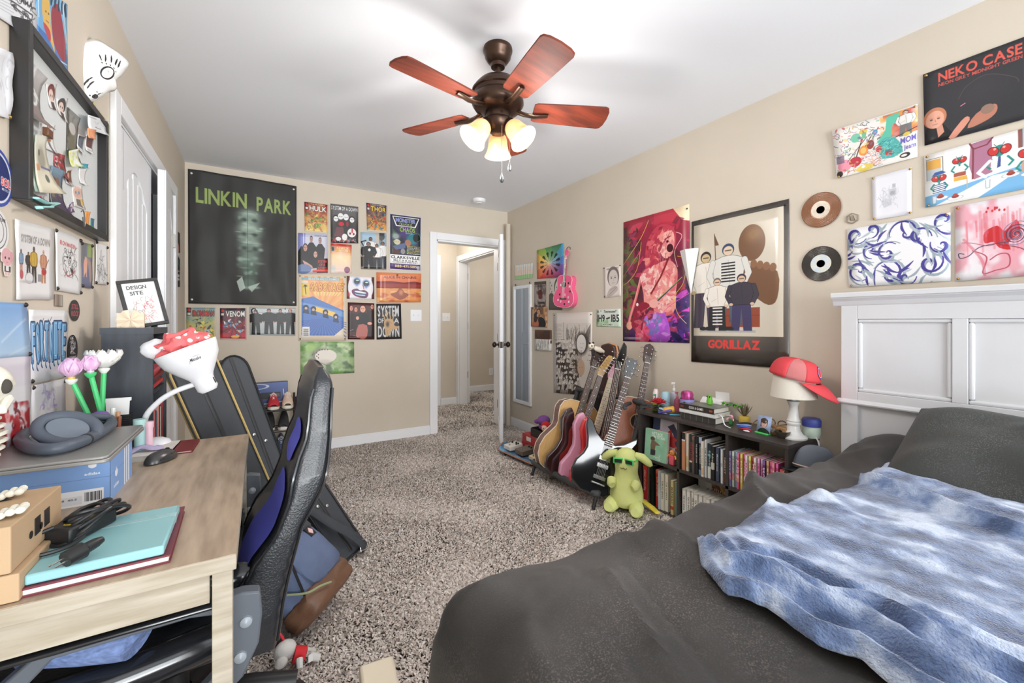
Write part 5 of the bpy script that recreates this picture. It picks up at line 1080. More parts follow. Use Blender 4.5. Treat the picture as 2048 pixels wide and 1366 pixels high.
o=rb.build('teal_ribbon',mat('teal_ribbon',(170,222,218),.5));o.location=(XL,b0,bz0);tag(o,'pale teal ribbon tied on the bottom left frame corner','ribbon')
b=MB();p0=bpt(69,262);b.cbox((.034,p0[0],p0[1]),(.012,.03,.022));
o=b.build('binder_clip',mat('clip_brown',(104,66,42),.4),bevel=.002);o.location=(XL,b0,bz0);tag(o,'brown binder clip holding the banknotes','clip')
p0=bpt(138,436);b=MB();b.tube(spline([(.04,p0[0]-.012,p0[1]+.02),(.042,p0[0],p0[1]+.026),(.042,p0[0]+.014,p0[1]-.01),(.042,p0[0]+.006,p0[1]-.02),(.042,p0[0]-.006,p0[1]+.006)],5),.0016,6)
o=b.build('paper_clip',nickel);o.location=(XL,b0,bz0);tag(o,'silver paper clip on the lower frame edge','clip')
# white animal mask hung over the board's right corner
mo=V((XL+.03,2.03,2.10));mn=V((.80,-.60,.0)).normalized();mx=V((0,0,1)).cross(mn).normalized()
t=thing('white_mask','glossy white animal mask with black strokes hung above the framed board','mask')
t.matrix_world=basis(mo,mx,V((0,0,1)),mn)
def mpt(px,py,off=0):
 d=ray(px,py);e=V((0,0,EYE));k=(mo+mn*off-e).dot(mn)/d.dot(mn);p=e+d*k-mo
 return(p.dot(mx),p.z)
outl=[mpt(*p)for p in((141,135),(146,108),(158,88),(176,81),(194,80),(215,92),(236,106),(255,124),(250,136),(240,150),(229,160),(226,170),(228,180),(215,184),(200,194),(185,201),(168,202),(158,184),(147,165))]
cx_=sum(p[0]for p in outl)/len(outl);cy_=sum(p[1]for p in outl)/len(outl)
ring=[V((p[0]-cx_,p[1]-cy_,0))for p in outl];ring=spline(ring,3,True);rn=len(ring)
e0=mpt(212,146,.03)
def mh(x,y):
 best=1e9
 a=math.atan2(y-cy_,x-cx_);r=math.hypot(x-cx_,y-cy_)
 R=max(1e-4,min((abs((math.atan2(q.y,q.x)-a+PI)%(2*PI)-PI),q.length)for q in ring)[1])
 return .034*max(0,1-(r/R)**2)**.6
b=MB();b.grid(lambda u,v:(cx_+ring[int(u*rn)%rn].x*(1-v*.995),cy_+ring[int(u*rn)%rn].y*(1-v*.995),.034*(1-(1-v*.995)**2)**.6),rn,9,True)
b.build('shell',mat('mask_white',(238,238,236),.12,coat=.6),t,solid=-.003)
ink=mat('mask_ink',(36,34,34),.5)
def stroke(pts,r,name='painted_stroke',m=ink):
 q=[mpt(*p,.03)for p in pts];q=spline([(a,b_,0)for a,b_ in q],4);n=len(q)
 MB().tube([(p.x,p.y,mh(p.x,p.y)+.0022)for p in q],[r*(.35+.65*math.sin(PI*(i+.6)/(n+.2)))for i in range(n)],6,flat=.4).build(name,m,t)
for pts in([(199,108),(200,115),(202,122)],[(211,109),(210,117),(208,125)],[(223,110),(222,118),(219,127)],[(236,118),(231,125),(227,132)],[(243,121),(238,128),(232,137)],[(187,154),(178,162),(171,178)],[(190,162),(184,168),(180,178)]):stroke(pts,.0036)
for p in((202,126),(210,128),(218,131),(225,137),(229,143),(186,190),(173,197),(196,183)):stroke([(p[0]-1.2,p[1]),p,(p[0]+1.2,p[1]+.3)],.004)
stroke([(190,190),(194,192),(198,188)],.009);stroke([(196,190),(203,186),(209,185)],.003)
stroke([(156,92),(162,96),(169,101)],.006,'strap_end');stroke([(158,90),(157,82),(161,77),(166,83)],.004,'strap')
ey=[mpt(212+13*math.cos(a),146+12*math.sin(a),.03)for a in[2*PI*i/20 for i in range(20)]]
MB().tube([(p[0],p[1],mh(p[0],p[1])+.002)for p in ey],.0028,6,True).build('eye_outline',ink,t)
b=MB();b.add([(p[0],p[1],mh(p[0],p[1])+.0018)for p in ey]+[(e0[0],e0[1],mh(*e0)+.0022)],[(i,(i+1)%20,20)for i in range(20)]);b.build('eye_opening',mat('mask_eye',(206,190,170),.8),t)
# ================================================================ BED
hbm=mat('headboard_white',(214,215,218),.4,var=.03,vscale=5)
hb=thing('headboard','white panelled wooden headboard standing against the right wall behind the bed','headboard',(2.33,0,0))
Yh=.89;Yl=-.72
MB().box(.02,.07,Yl,Yh,.0,1.25).build('back_panel',hbm,hb,smooth=False)
b=MB().box(0,.02,Yh-.062,Yh,0,1.25).box(0,.02,Yl,Yl+.062,0,1.25).box(0,.02,Yl+.062,Yh-.062,1.185,1.25).box(0,.02,Yl+.062,Yh-.062,.81,.855)
for k in range(1,5):y=.501-(k-1)*.348;b.box(0,.02,y-.022,y+.022,.855,1.185)
b.build('rails_and_stiles',hbm,hb,smooth=False,bevel=.002)
pz=[(Yh-.062,.523)]+[(.479-k*.348,.175-k*.348+.002)for k in range(3)]
for(ya,yb)in pz:
 b=MB();w=.016
 for(a0,a1,c0,c1)in((yb,ya,.855,.855+w),(yb,ya,1.185-w,1.185),(yb,yb+w,.855+w,1.185-w),(ya-w,ya,.855+w,1.185-w)):b.box(.004,.026,a0,a1,c0,c1)
 b.build('panel_moulding',hbm,hb,smooth=False,bevel=.006)
 MB().box(.014,.022,yb+w,ya-w,.855+w,1.185-w).build('panel',hbm,hb,smooth=False)
b=MB();b.T=basis(V((0,Yl-.03,0)),V((1,0,0)),V((0,0,1)),V((0,1,0)))
b.prism([(.075,1.245),(.002,1.245),(-.004,1.252),(-.012,1.268),(-.022,1.278),(-.026,1.281),(-.026,1.284),(-.032,1.286),(-.032,1.304),(-.028,1.308),(.075,1.308)],0,Yh-Yl+.06);b.build('crown_moulding',hbm,hb,smooth=False,bevel=.002)
b=MB();b.T=basis(V((0,Yl-.012,0)),V((1,0,0)),V((0,0,1)),V((0,1,0)))
b.prism([(.0,.795),(-.010,.797),(-.012,.803),(-.008,.812),(0,.818)],0,Yh-Yl+.024);b.build('mid_moulding',hbm,hb,smooth=False)
creamm=mat('cream_wood',(232,220,198),.5,var=.05,vscale=6)
fr=thing('bed_frame','cream wooden bed frame showing under the black bedding at the foot','bed frame',(0,0,0))
MB().box(.40,2.28,.74,.77,.16,.33).build('side_rail',creamm,fr,smooth=False,bevel=.004);MB().box(.37,.40,-.64,.77,.16,.33).build('foot_rail',creamm,fr,smooth=False,bevel=.004)
for y in(.74,-.60):MB().box(.37,.43,y-.03,y+.03,0,.33).build('leg',creamm,fr,smooth=False,bevel=.004)
MB().box(.40,2.29,-.66,.77,.331,.545).build('mattress',mat('mattress_white',(200,198,194),.8),fr,bevel=.05,bseg=3)
# black bedspread
def lint(name,rgb,rgb2,dust,rough=.75):
 m=mat(name,rgb,rough,var=.5,vscale=3.2,rgb2=rgb2,bump=.25,bscale=420,spec=.35,sheen=.12,detail=6);nt=m.node_tree;b=nt.nodes['Principled BSDF']
 src=b.inputs['Base Color'].links[0].from_socket
 tc=[n for n in nt.nodes if n.type=='TEX_COORD'][0]
 n1=nt.nodes.new('ShaderNodeTexNoise');n1.inputs['Scale'].default_value=300;n1.inputs['Detail'].default_value=2;n2=nt.nodes.new('ShaderNodeTexNoise');n2.inputs['Scale'].default_value=4.5;n2.inputs['Detail'].default_value=5
 for n in(n1,n2):nt.links.new(tc.outputs['Object'],n.inputs['Vector'])
 r1=nt.nodes.new('ShaderNodeMapRange');r1.inputs[1].default_value=.5;r1.inputs[2].default_value=.8;nt.links.new(n1.outputs['Fac'],r1.inputs[0])
 r2=nt.nodes.new('ShaderNodeMapRange');r2.inputs[1].default_value=.48;r2.inputs[2].default_value=.66;r2.inputs[3].default_value=.14;nt.links.new(n2.outputs['Fac'],r2.inputs[0])
 mu=nt.nodes.new('ShaderNodeMath');mu.operation='MULTIPLY';nt.links.new(r1.outputs[0],mu.inputs[0]);nt.links.new(r2.outputs[0],mu.inputs[1])
 mx=nt.nodes.new('ShaderNodeMix');mx.data_type='RGBA';nt.links.new(mu.outputs[0],mx.inputs['Factor']);nt.links.new(src,mx.inputs[6]);mx.inputs[7].default_value=lin(dust)+(1,)
 nt.links.new(mx.outputs[2],b.inputs['Base Color']);return m
sheetm=lint('black_bedding',(76,74,73),(44,43,42),(126,116,112),.55)
TOP=.598
def ridge(x,y,ax,ay,bx,by,w):
 dx,dy=bx-ax,by-ay;L=dx*dx+dy*dy;t=max(0,min(1,((x-ax)*dx+(y-ay)*dy)/L))
 return math.exp(-((x-ax-t*dx)**2+(y-ay-t*dy)**2)/(w*w))*(1-.5*t)
FOLDS=[(1.52,.87,1.30,.70,.03,.065),(1.44,.86,1.34,.6,.03,-.02),(1.62,.86,1.5,.62,.03,.02),(.98,.86,.90,.62,.025,.022),(.9,.86,.8,.66,.03,-.012),(.66,.70,.50,.25,.016,.018),(.74,.70,.56,.2,.016,-.014),(.58,.74,.44,.35,.02,.012),(.52,.72,.45,.3,.03,.012),(2.0,.86,1.72,.66,.035,.014),(2.12,.84,1.85,.64,.03,-.014),(1.85,.87,1.66,.68,.025,.012),(2.2,.8,2.0,.62,.03,.016)]
def bedz(x,y):
 z=TOP+.010*nz(x*2.6,y*2.6,1)+.006*nz(x*7,y*7,4)
 for ax,ay,bx,by,w,h in FOLDS:z+=h*ridge(x,y,ax,ay,bx,by,w)
 z+=(.020*(1-min(1,2.4*abs(nz(x*2.4+y*1.2,y*3.4-x,6))))**2+.010*(1-min(1,2.4*abs(nz(x*5-y*2,y*6,9))))**2)*(.25+.75*sm(.45,.75,y))
 z+=.10*math.exp(-((x-2.28)/.17)**2-((y-.66)/.16)**2)
 return z
def drop(t,e,r):
 if t<e-r:return t,0
 a=(t-(e-r))/r
 if a<PI/2:return e-r+r*math.sin(a),r*(1-math.cos(a))
 return e+.012*math.sin((t-e)*9),r+(t-(e-r))-r*PI/2
def sheet(u,v):
 s_=u*2.36;q=v*2.02
 ax,fx_=drop(s_,1.985,.10);ay,fy_=drop(q,1.56,.085)
 x=2.315-ax;y=-.70+ay
 fx_=min(fx_,.34);fy_=min(fy_,.42)
 z=bedz(x,y)-max(fx_,fy_)-.35*min(fx_,fy_)
 if fx_>.09:x-=.012*math.sin(y*11+1.5*nz(y*3,2))*min(1,(fx_-.09)*8)+.02*fx_
 if fy_>.07:y+=.014*math.sin(x*10+2*nz(x*3,9))*min(1,(fy_-.07)*8)
 return(x,y,z)
bs=MB().grid(sheet,150,130).build('bedspread',sheetm,solid=.004);tag(bs,'black dusty bedspread covering the mattress and hanging over the foot','bedspread')
# pillow
def pil(a,bb,c):
 b=MB()
 def fn(u,v):
  x,y=u*2-1,v*2-1
  return x,y,max(0,(1-x**4)*(1-y**4))**.55
 n=26
 b.grid(lambda u,v:(fn(u,v)[0]*a*(1-.05*(1-fn(u,v)[1]**2)*1),fn(u,v)[1]*bb,fn(u,v)[2]*c*(1+.22*nz(u*4,v*5,3))+.012*math.sin(u*9+v*14)*fn(u,v)[2]),n,n)
 b.grid(lambda u,v:(-fn(u,v)[0]*a,fn(u,v)[1]*bb,-fn(u,v)[2]*c*.6),n,n);return b
p=pil(.24,.40,.085).build('pillow',lint('pillow_black',(66,68,66),(48,50,48),(120,120,118),.7));p.location=(2.07,.20,.715);p.rotation_euler=(math.radians(0),math.radians(-27),0)
tag(p,'black pillow leaning against the white headboard','pillow')
# blue fleece blanket
blm=mat('blue_fleece',(138,160,202),.9,var=.5,vscale=9,rgb2=(70,88,124),bump=.9,bscale=190,sheen=.6,stretch=(1.5,1,1),detail=12)
blm.node_tree.nodes['Bump'].inputs['Distance'].default_value=.007
rmp=[n for n in blm.node_tree.nodes if n.type=='VALTORGB'][0];rmp.color_ramp.elements[0].position=.38;rmp.color_ramp.elements[1].position=.64;rmp.color_ramp.elements.new(.5).color=lin((116,138,180))+(1,);rmp.color_ramp.elements[2].color=lin((206,220,244))+(1,)
XF=[(-.7,.70),(0,.76),(.255,.80),(.336,.838),(.40,.815),(.49,.83),(.57,.80),(.635,.86),(.68,.93)]
XH=[(-.7,2.30),(.33,2.235),(.6,2.13),(.68,2.05)]
YFAR=[(.8,.60),(.86,.635),(.95,.66),(1.36,.674),(1.76,.625),(2.05,.615),(2.3,.60)]
def blanket(u,v):
 y=-.66+v*1.335
 xf,xh=interp(XF,y),interp(XH,y)
 uu=u
 x=xf+(xh-xf)*uu
 ymax=interp(YFAR,x);y2=-.66+v*(ymax+.66)
 d=x-xf;e=min(d,xh-x,ymax-y2)
 z=bedz(x,y2)+.018+.012*sm(0,.05,e)
 amp=sm(.72,.25,y2)if False else 1
 for off,h,w,k in((.03,.040,.022,1.4),(.105,.052,.019,2.0),(.175,.046,.019,2.6),(.255,.030,.024,3.0)):
  sp=off*(.55+.75*(.75-y2))+.014*nz(y2*4,k)
  z+=h*math.exp(-((d-sp)/w)**2)*(.8+.35*nz(y2*3,k*7))*(.3+.7*sm(.67,.45,y2))
 fl=x-(1.595+(y2-.23)*.42+.03*nz(y2*5,3));z+=.022*sm(-.006,.02,fl)+.018*math.exp(-((fl-.02)/.02)**2)+.012*math.exp(-((fl-.14)/.035)**2)+.010*math.exp(-((fl-.27-.1*y2)/.03)**2)
 z+=.008*nz(x*6,y2*6,8)+.0035*nz(x*22,y2*22,2)+.0022*nz(x*70,y2*70,5)
 z-=.009*(1-sm(0,.03,e))
 return(x,y2,z)
bl=MB().grid(blanket,230,200).build('blanket',blm,solid=-.01);tag(bl,'rumpled blue fleece blanket spread over the black bedspread','blanket')
# narrow cream bench end by the bed foot
t=thing('cream_bench','narrow cream wooden bench end in front of the bed foot','bench',(.255,1.11,0),math.radians(-6))
MB().box(-.04,.045,-.46,.0,.26,.30).build('top',creamm,t,bevel=.008,bseg=3)
for y in(-.05,-.40):MB().box(-.03,.035,y-.02,y+.02,0,.262).build('leg',creamm,t,smooth=False,bevel=.004)
# ================================================================ CUBE SHELF WITH BOOKS, RIGHT WALL
espm=mat('espresso_laminate',(66,60,58),.38,var=.12,vscale=14,stretch=(1,8,1))
SX0,SX1,SY0,SY1,SZ=2.10,2.395,1.008,1.908,.60
t=thing('cube_shelf','dark brown six compartment cube shelf full of books between bed and guitars','bookshelf',(SX0,SY0,0))
D=SX1-SX0;W=SY1-SY0
MB().box(-.004,D,-.004,W+.004,SZ-.018,SZ).build('top',espm,t,smooth=False,bevel=.002)
for y in(0,W-.016):MB().box(0,D,y,y+.016,0,SZ-.018).build('side_panel',espm,t,smooth=False,bevel=.001)
for k in(1,2):y=W*k/3;MB().box(.002,D,y-.008,y+.008,.018,SZ-.018).build('divider',espm,t,smooth=False)
for z in(.0,.295):MB().box(.002,D,.016,W-.016,z,z+.016).build('shelf',espm,t,smooth=False)
MB().box(D-.006,D,W/3+.14,W-.016,.018,SZ-.018).build('back_panel',mat('shelf_back',(44,42,42),.7),t,smooth=False)
pagem=mat('book_pages',(230,226,214),.8,var=.08,vscale=90,stretch=(1,1,12))
ordn=['first','second','third','fourth','fifth','sixth','seventh','eighth','ninth','tenth','eleventh','twelfth','thirteenth','fourteenth','fifteenth','sixteenth','seventeenth','eighteenth','nineteenth','twentieth']
def book(o,w,d,h,spine,label,group,cov,lean=0,name='book'):
 """upright book: spine towards -x, o = near front bottom corner"""
 m=pic_mat('spine_print',spine,.4)
 b=MB();b.cm=1;c=.0016
 b.box(0,d,0,c,0,h).box(0,d,w-c,w,0,h);b.cm=0
 b.add([(0,w,h),(0,0,h),(0,0,0),(0,w,0)],[(0,3,2,1)],[[(0,1),(0,0),(1,0),(1,1)]]);b.cm=1
 b.add([(.0015,c,0),(.0015,w-c,0),(.0015,w-c,h),(.0015,c,h)],[(0,1,2,3)])
 k=b.build(name,[m,cov],smooth=False);k.location=o
 if lean:k.rotation_euler=(math.radians(lean),0,0)
 tag(k,label,'book',group)
 MB().box(.002,d-.003,c,w-c,.003,h-.003).build('pages',pagem,k,smooth=False)
 return k
def spine_cv(w,h,base,title=None,tc=(240,240,240),bands=(),tx=.3,tl=.5,ty=.2):
 c=Canvas(max(14,w*900),h*900,base)
 for y0,y1,k in bands:c.rect(0,y0,1,y1,k)
 if title:c.text(title,tx,ty,.42,tc,tl,vert=True)
 return c
def row(y_far,y_near,z,specs,where,group,x=SX0+.012,depth=.15,name='book'):
 n=len(specs);tot=sum(s[0]for s in specs);k=(y_far-y_near)/tot;y=y_far
 for i,s in enumerate(specs):
  w=s[0]*k;y-=w
  if s[3]is None:continue
  cv=spine_cv(w,s[1],s[2],s[3][0],s[3][1],s[4]if len(s)>4 else())
  book((x+.006*(i%3),y+.0006,z),w-.0012,depth-.012*(i%2),s[1],cv,'%s, %s from the left in %s'%(s[5]if len(s)>5 else s[6],ordn[i],where),group,mat('cover_%d_%d_%d'%s[2],s[2],.45),name=name)
Wt,Bk,Cr=(236,234,228),(40,42,46),(226,218,200)
row(1.592,1.322,.311,[(3,.218,(206,140,108),(' ',Bk),[(0,.18,Bk),(.18,.22,Wt)],'orange paperback with black top'),(2.2,.215,Cr,(' ',Bk),[(.6,.9,(214,190,140))],'cream paperback'),(3,.215,(44,52,58),('SHORT LOVES',(206,80,70)),[(.70,.745,Wt)],'dark slate paperback with white band'),(2,.212,(96,84,80),('CURSE',(206,80,70)),[(0,.1,(140,100,90))],'grey brown paperback with red title'),(2.2,.215,Bk,('THE BOOK OF LOVE',Wt),[],'black paperback with white capitals'),(2.6,.213,(62,62,74),('Thunderhead',Wt),[(.86,1,(120,160,196)),(0,.16,(190,200,226))],'dark paperback with pale blue ends'),(2.4,.195,(236,230,216),('Nowhere',(190,170,150)),[(.75,.95,(226,190,150))],'white paperback with tan foot'),(1.6,.208,(226,224,220),('THE ROAD',(50,50,52)),[],'thin white paperback with black lettering'),(3.2,.190,(46,58,66),('Echoes',(160,206,214)),[(.66,1,Wt),(.3,.36,(130,190,200))],'slate hardback with white foot'),(3,.185,(36,38,38),('Adventure',(226,222,206)),[(.48,.68,(200,196,180))],'black hardback with pale oval emblem'),(2.6,.183,(76,84,104),('Monstrous',(206,210,220)),[],'grey blue hardback'),(1.3,.180,(150,164,190),(' ',Bk),[],'thin pale blue book'),(1.8,.180,(230,230,226),(' ',Bk),[(.4,.5,(196,196,190))],'thin white book'),(1.6,.176,(90,62,44),('NIGHT',Wt),[(0,.2,(60,66,60))],'brown black book')],'the upper middle compartment','paperbacks in the upper middle compartment')
pk=[((150,130,196),'purple'),((186,206,190),'pale green'),((120,176,206),'sky blue'),((226,90,130),'rose and white'),((222,196,90),'yellow and pink'),((222,100,140),'hot pink'),((240,214,230),'pale pink'),((214,200,90),'olive yellow'),((170,60,60),'dark red'),((230,206,200),'peach and red'),((230,140,190),'pink lilac'),((236,176,206),'soft pink'),((96,60,120),'deep purple'),((206,150,110),'tan'),((222,90,150),'magenta'),((230,120,140),'coral pink'),((206,80,150),'violet pink'),((216,70,70),'bright red'),((222,90,70),'orange red')]
random.seed(4)
row(1.305,1.030,.311,[(2,.185-(.025 if i>16 else 0),k,(random.choice(['MARS','ROSA','LUNA','KISS','STAR']),(250,246,250)if sum(k)<560 else(206,70,120)),[(.0,.12,tuple(min(255,v+50)for v in k)),(.62,.8,tuple(min(255,int(v*.6+100))for v in pk[(i*5+3)%19][0]))],'%s comic paperback'%n)for i,(k,n)in enumerate(pk)],'the upper right compartment','comic paperbacks in the upper right compartment',depth=.13)
row(1.880,1.615,.017,[(3.6,.262,(206,62,58),('a history of everything',(240,226,220)),[(0,.1,(90,60,56)),(.92,.96,Wt)],'tall red hardback'),(1.2,.255,(110,110,96),(' ',Bk),[],'thin olive book'),(1.2,.25,(150,120,96),(' ',Bk),[],'thin tan book'),(2.0,.25,(30,40,34),(' ',Bk),[],'thin black green book'),(1.2,.25,Wt,None),(2.8,.235,(200,60,56),('Life Journals',(240,200,196)),[(.0,.1,(214,110,80))],'red paperback'),(1.6,.235,(206,214,220),(' ',Bk),[],'thin pale grey book'),(2.6,.225,(226,218,200),('TOKYO GHOUL',(90,84,76)),[],'cream comic volume'),(2.6,.225,(228,220,204),('TOKYO GHOUL',(90,84,76)),[],'second cream comic volume'),(2,.225,(150,146,132),None),(2.4,.205,(206,190,140),('MANIAC',(70,56,50)),[(.75,.85,(190,70,56))],'sand coloured paperback'),(1.6,.2,(190,170,120),(' ',Bk),[],'narrow ochre book'),(2,.2,(100,130,140),(' ',Bk),[],'teal grey book')],'the lower left compartment','books in the lower left compartment')
row(1.588,1.36,.017,[(2,.185,(234,230,222),('TOKYO GHOUL %d'%(i+1),(70,66,64)),[(.0,.05,(206,200,190))],'white comic volume with black lettering')for i in range(9)],'the lower middle compartment','white comic volumes in the lower middle compartment',depth=.13)
cv=Canvas(200,220,(120,78,52));cv.cloud((70,46,36),4,4,.4,.6,.9).cloud((190,150,90),4,4,.58,.7,.9).ell(.15,.3,.2,.3,(236,234,230));
for i in range(7):cv.rect(.35+i*.05,.3,.375+i*.05,.55,(226,190,176))
cv.line([(.5,.1),(.7,.45),(.95,.8)],(214,176,100),9,1,5).line([(.9,.3),(.7,.5),(.6,.9)],(206,166,96),7,1,5)
b=MB();b.cm=1;b.box(.19,.22,1.335,1.585,0,.27);b.cm=0;b.add([(.1895,1.585,0),(.1895,1.335,0),(.1895,1.335,.27),(.1895,1.585,.27)],[(0,1,2,3)],[[(0,0),(1,0),(1,1),(0,1)]])
o=b.build('boxed_set_case',[pic_mat('case_art',cv),mat('case_dark',(90,60,44),.5)],smooth=False);o.location=(SX0-.03,0,.017);tag(o,'brown patterned box case standing behind the white comic volumes','box')
# upright books shown face on in the upper left compartment
def facebook(y0,y1,x,z,h,w,draw,base,label,rz,side):
 cv=Canvas((y1-y0)*800,h*800,base);draw(cv)
 b=MB();b.cm=1;b.box(0,w,0,y1-y0,0,h);b.cm=0;L=y1-y0
 b.add([(-.0008,L,0),(-.0008,0,0),(-.0008,0,h),(-.0008,L,h)],[(0,1,2,3)],[[(0,0),(1,0),(1,1),(0,1)]])
 o=b.build('book',[pic_mat('cover_print',cv),side],smooth=False,rot=(0,math.radians(5),rz));o.location=(x,y0,z);tag(o,label,'book','books standing face on in the shelf');return o
def d_green_b(c):c.cloud((140,190,160),3,4,.4,.7,.9);c.text('ATTACK',.55,.06,.1,(236,240,236),.5).text('ON TITAN',.6,.17,.09,(236,240,236),.55).text('5',.9,.28,.07,(226,110,110));c.ell(.35,.3,.1,.07,(90,76,66)).poly([(.3,.36),(.5,.38),(.7,.48),(.5,.5),(.46,.7),(.28,.7)],(120,100,80),1,2).rect(.28,.66,.5,.85,(56,60,58));c.scribble(20,[(236,240,236)],.3,.84,.8,.94,1.2,.1)
facebook(1.700,1.862,SX0+.012,.311,.185,.022,d_green_b,(150,200,170),'mint green comic volume with a dark figure standing in the upper left compartment',math.radians(3),pagem)
def d_art(c):c.cloud((206,200,214),3,3,.4,.6,.8);c.rect(0,0,.25,.3,(60,70,100)).poly([(.5,.15),(.7,.05),(.9,.3),(.92,.6),(.8,.7),(.7,.3)],(70,66,90)).poly([(.5,.3),(.62,.2),(.7,.36),(.86,.42),(.74,.5),(.9,.66),(.6,.62)],(190,60,60)).ell(.25,.35,.1,.08,(206,160,190)).ell(.6,.75,.06,.05,(206,110,116));c.line([(.4,.75),(.85,.6)],(190,170,150),3)
facebook(1.632,1.852,SX0+.06,.311,.248,.03,d_art,(226,220,226),'tall pale art book with red and navy shapes behind the mint volume',0,mat('book_blue_edge',(110,160,180),.5))
# little toy dispenser figures in front
def figure(name,label,loc,body,head,hat=None,arms=True,s=1.0):
 t=thing(name,label,'figurine',loc)
 MB().box(-.014*s,.014*s,-.017*s,.017*s,0,.058*s).build('body',body,t,bevel=.004)
 MB().ell((0,0,.072*s),(.017*s,.02*s,.018*s),14,10).build('head',head,t)
 for q in(-1,1):
  if arms:MB().tube([(0,q*.016*s,.056*s),(-.006,q*.028*s,.05*s),(-.01,q*.03*s,.04*s)],.006*s,8).build('arm',head,t)
  MB().ell((-.016*s,q*.007*s,.076*s),(.002,.003,.003),6,4).build('eye',blackm,t)
 if hat:MB().lathe([(.026*s,.084*s),(.024*s,.087*s),(.015*s,.089*s),(.012*s,.1*s),(0,.102*s)],14).build('hat',hat,t)
 return t
orm=mat('toy_orange',(236,150,80),.4);pinkm=mat('toy_pink',(232,96,120),.4);greenm=mat('toy_green',(60,130,70),.4)
figure('toy_figure','orange headed pink toy figure on the shelf before the art book',(SX0+.035,1.672,.311),pinkm,orm)
figure('toy_figure','green and black hatted toy figure beside the orange headed one',(SX0+.05,1.63,.311),greenm,blackm,mat('toy_straw',(110,76,50),.6),False,1.05)
# ---------------------------------------------------------------- things on top of the shelf
def on(px,py):return onz(px,py,SZ)
p=(2.262,1.062,SZ)
lampw=mat('lamp_white',(238,238,236),.3,coat=.3);shadem=mat('lamp_shade_linen',(226,220,208),.85,bump=.2,bscale=500)
t=thing('table_lamp','white turned table lamp with linen shade standing on the shelf end','lamp',p)
MB().lathe([(.058,0),(.059,.008),(.05,.014),(.040,.022),(.030,.04),(.026,.062),(.030,.068),(.030,.075),(.025,.08),(.029,.086),(.026,.092),(.022,.11),(.0185,.15),(.019,.16),(.022,.166),(.027,.178),(.029,.182),(.018,.184),(.011,.186),(.011,.21),(.0,.21)],32).build('lamp_base',lampw,t)
MB().lathe([(.099,.203),(.084,.325),(.082,.325),(.097,.203)],40).build('lamp_shade',shadem,t)
MB().lathe([(.02,.312),(.083,.315),(.083,.318),(.02,.316)],24).build('shade_fitting',nickel,t)
MB().tube(spline([(.05,-.02,.005),(.06,-.04,.008),(.07,-.068,.006),(.08,-.08,-.06),(.085,-.08,-.3),(.085,-.078,-.58)],6),.0035,8).build('cord',whitem,t)
# red cap worn by the lamp shade
redm=mat('cap_red',(214,66,74),.7,bump=.2,bscale=300);meshm=mat('cap_mesh',(230,140,140),.75,bump=.9,bscale=900)
t=thing('baseball_cap','red mesh baseball cap with blue badge resting on the lamp shade','cap');t.matrix_world=M.Translation((2.258,1.058,SZ+.302))@M.Rotation(math.radians(-78),4,'Z')@M.Rotation(math.radians(12),4,'Y')
CA,CB,CH=.108,.098,.092
def dpt(a,e,k=1.0):return(CA*k*math.cos(a)*math.cos(e)**.55,CB*k*math.sin(a)*math.cos(e)**.55,CH*k*math.sin(e)**.9)
def dome(u0,u1):return lambda u,v:dpt(2*PI*(u0+(u1-u0)*u),v*PI/2)
for nm,a,b_,m_ in(('front_panel',-.15,.15,redm),('side_panel',.15,.27,meshm),('side_panel',-.27,-.15,meshm),('back_panel',.27,.73,redm)):MB().grid(dome(a,b_),16,12).build(nm,m_,t,solid=-.002)
def brim(u,v):
 a=(u-.5)*2.3;k=1+.75*v*math.cos(a)**.4
 return(CA*math.cos(a)*(1+.02)+v*.085*math.cos((u-.5)*PI)**.5,CB*math.sin(a)*(1+.04*v),-.004-(.05*v*v+.012*v)*math.cos((u-.5)*PI)**.6)
MB().grid(brim,22,10).build('brim',redm,t,solid=.003)
MB().ell((0,0,CH),(.006,.006,.004),8,6).build('button',redm,t)
cv=Canvas(140,140,(214,66,74));cv.ell(.5,.5,.5,.5,(60,80,160)).ell(.5,.5,.42,.42,(206,214,232)).ell(.5,.5,.36,.36,(54,76,160)).text('HAWKS',.5,.36,.22,(236,238,244),.6,slope=-.03).line([(.2,.7),(.8,.62)],(226,228,236),4)
n=24;b=MB();b.add([dpt(.36*math.cos(2*PI*i/n),.55+.36*math.sin(2*PI*i/n),1.025)for i in range(n)],[tuple(range(n))],[[(.5+.5*math.cos(2*PI*i/n),.5+.5*math.sin(2*PI*i/n))for i in range(n)]])
b.build('badge',pic_mat('cap_badge',cv,.5),t)
# stack of three books
def flatbook(name,c,sx,sy,h,cov,label,rz,spine=None,grp='books stacked on the shelf'):
 b=MB();b.cm=0;b.box(0,sx,0,sy,0,.003).box(0,sx,0,sy,h-.003,h).box(0,.004,0,sy,0,h)
 ms=[cov]
 if spine:ms.append(pic_mat('spine_print',spine,.4));b.cm=1;b.add([(-.0006,sy,.001),(-.0006,0,.001),(-.0006,0,h-.001),(-.0006,sy,h-.001)],[(0,1,2,3)],[[(0,0),(1,0),(1,1),(0,1)]])
 o=b.build(name,ms,smooth=False,rot=(0,0,rz));o.location=c;tag(o,label,'book',grp)
 MB().box(.004,sx-.003,.003,sy-.003,.003,h-.003).build('pages',pagem,o,smooth=False);return o
kb=on(1440,862);rz=math.radians(1);z=SZ
cv=Canvas(240,40,(66,64,62))
for i in range(5):cv.line([(.1+i*.18,0),(.1+i*.18,1)],(150,146,140),2)
bx,by=2.165,1.415
flatbook('book',(bx,by,z),.15,.215,.036,mat('book_charcoal',(66,64,62),.5),'thick charcoal bible with ribbed spine, bottom of the stack',rz,cv);z+=.0365
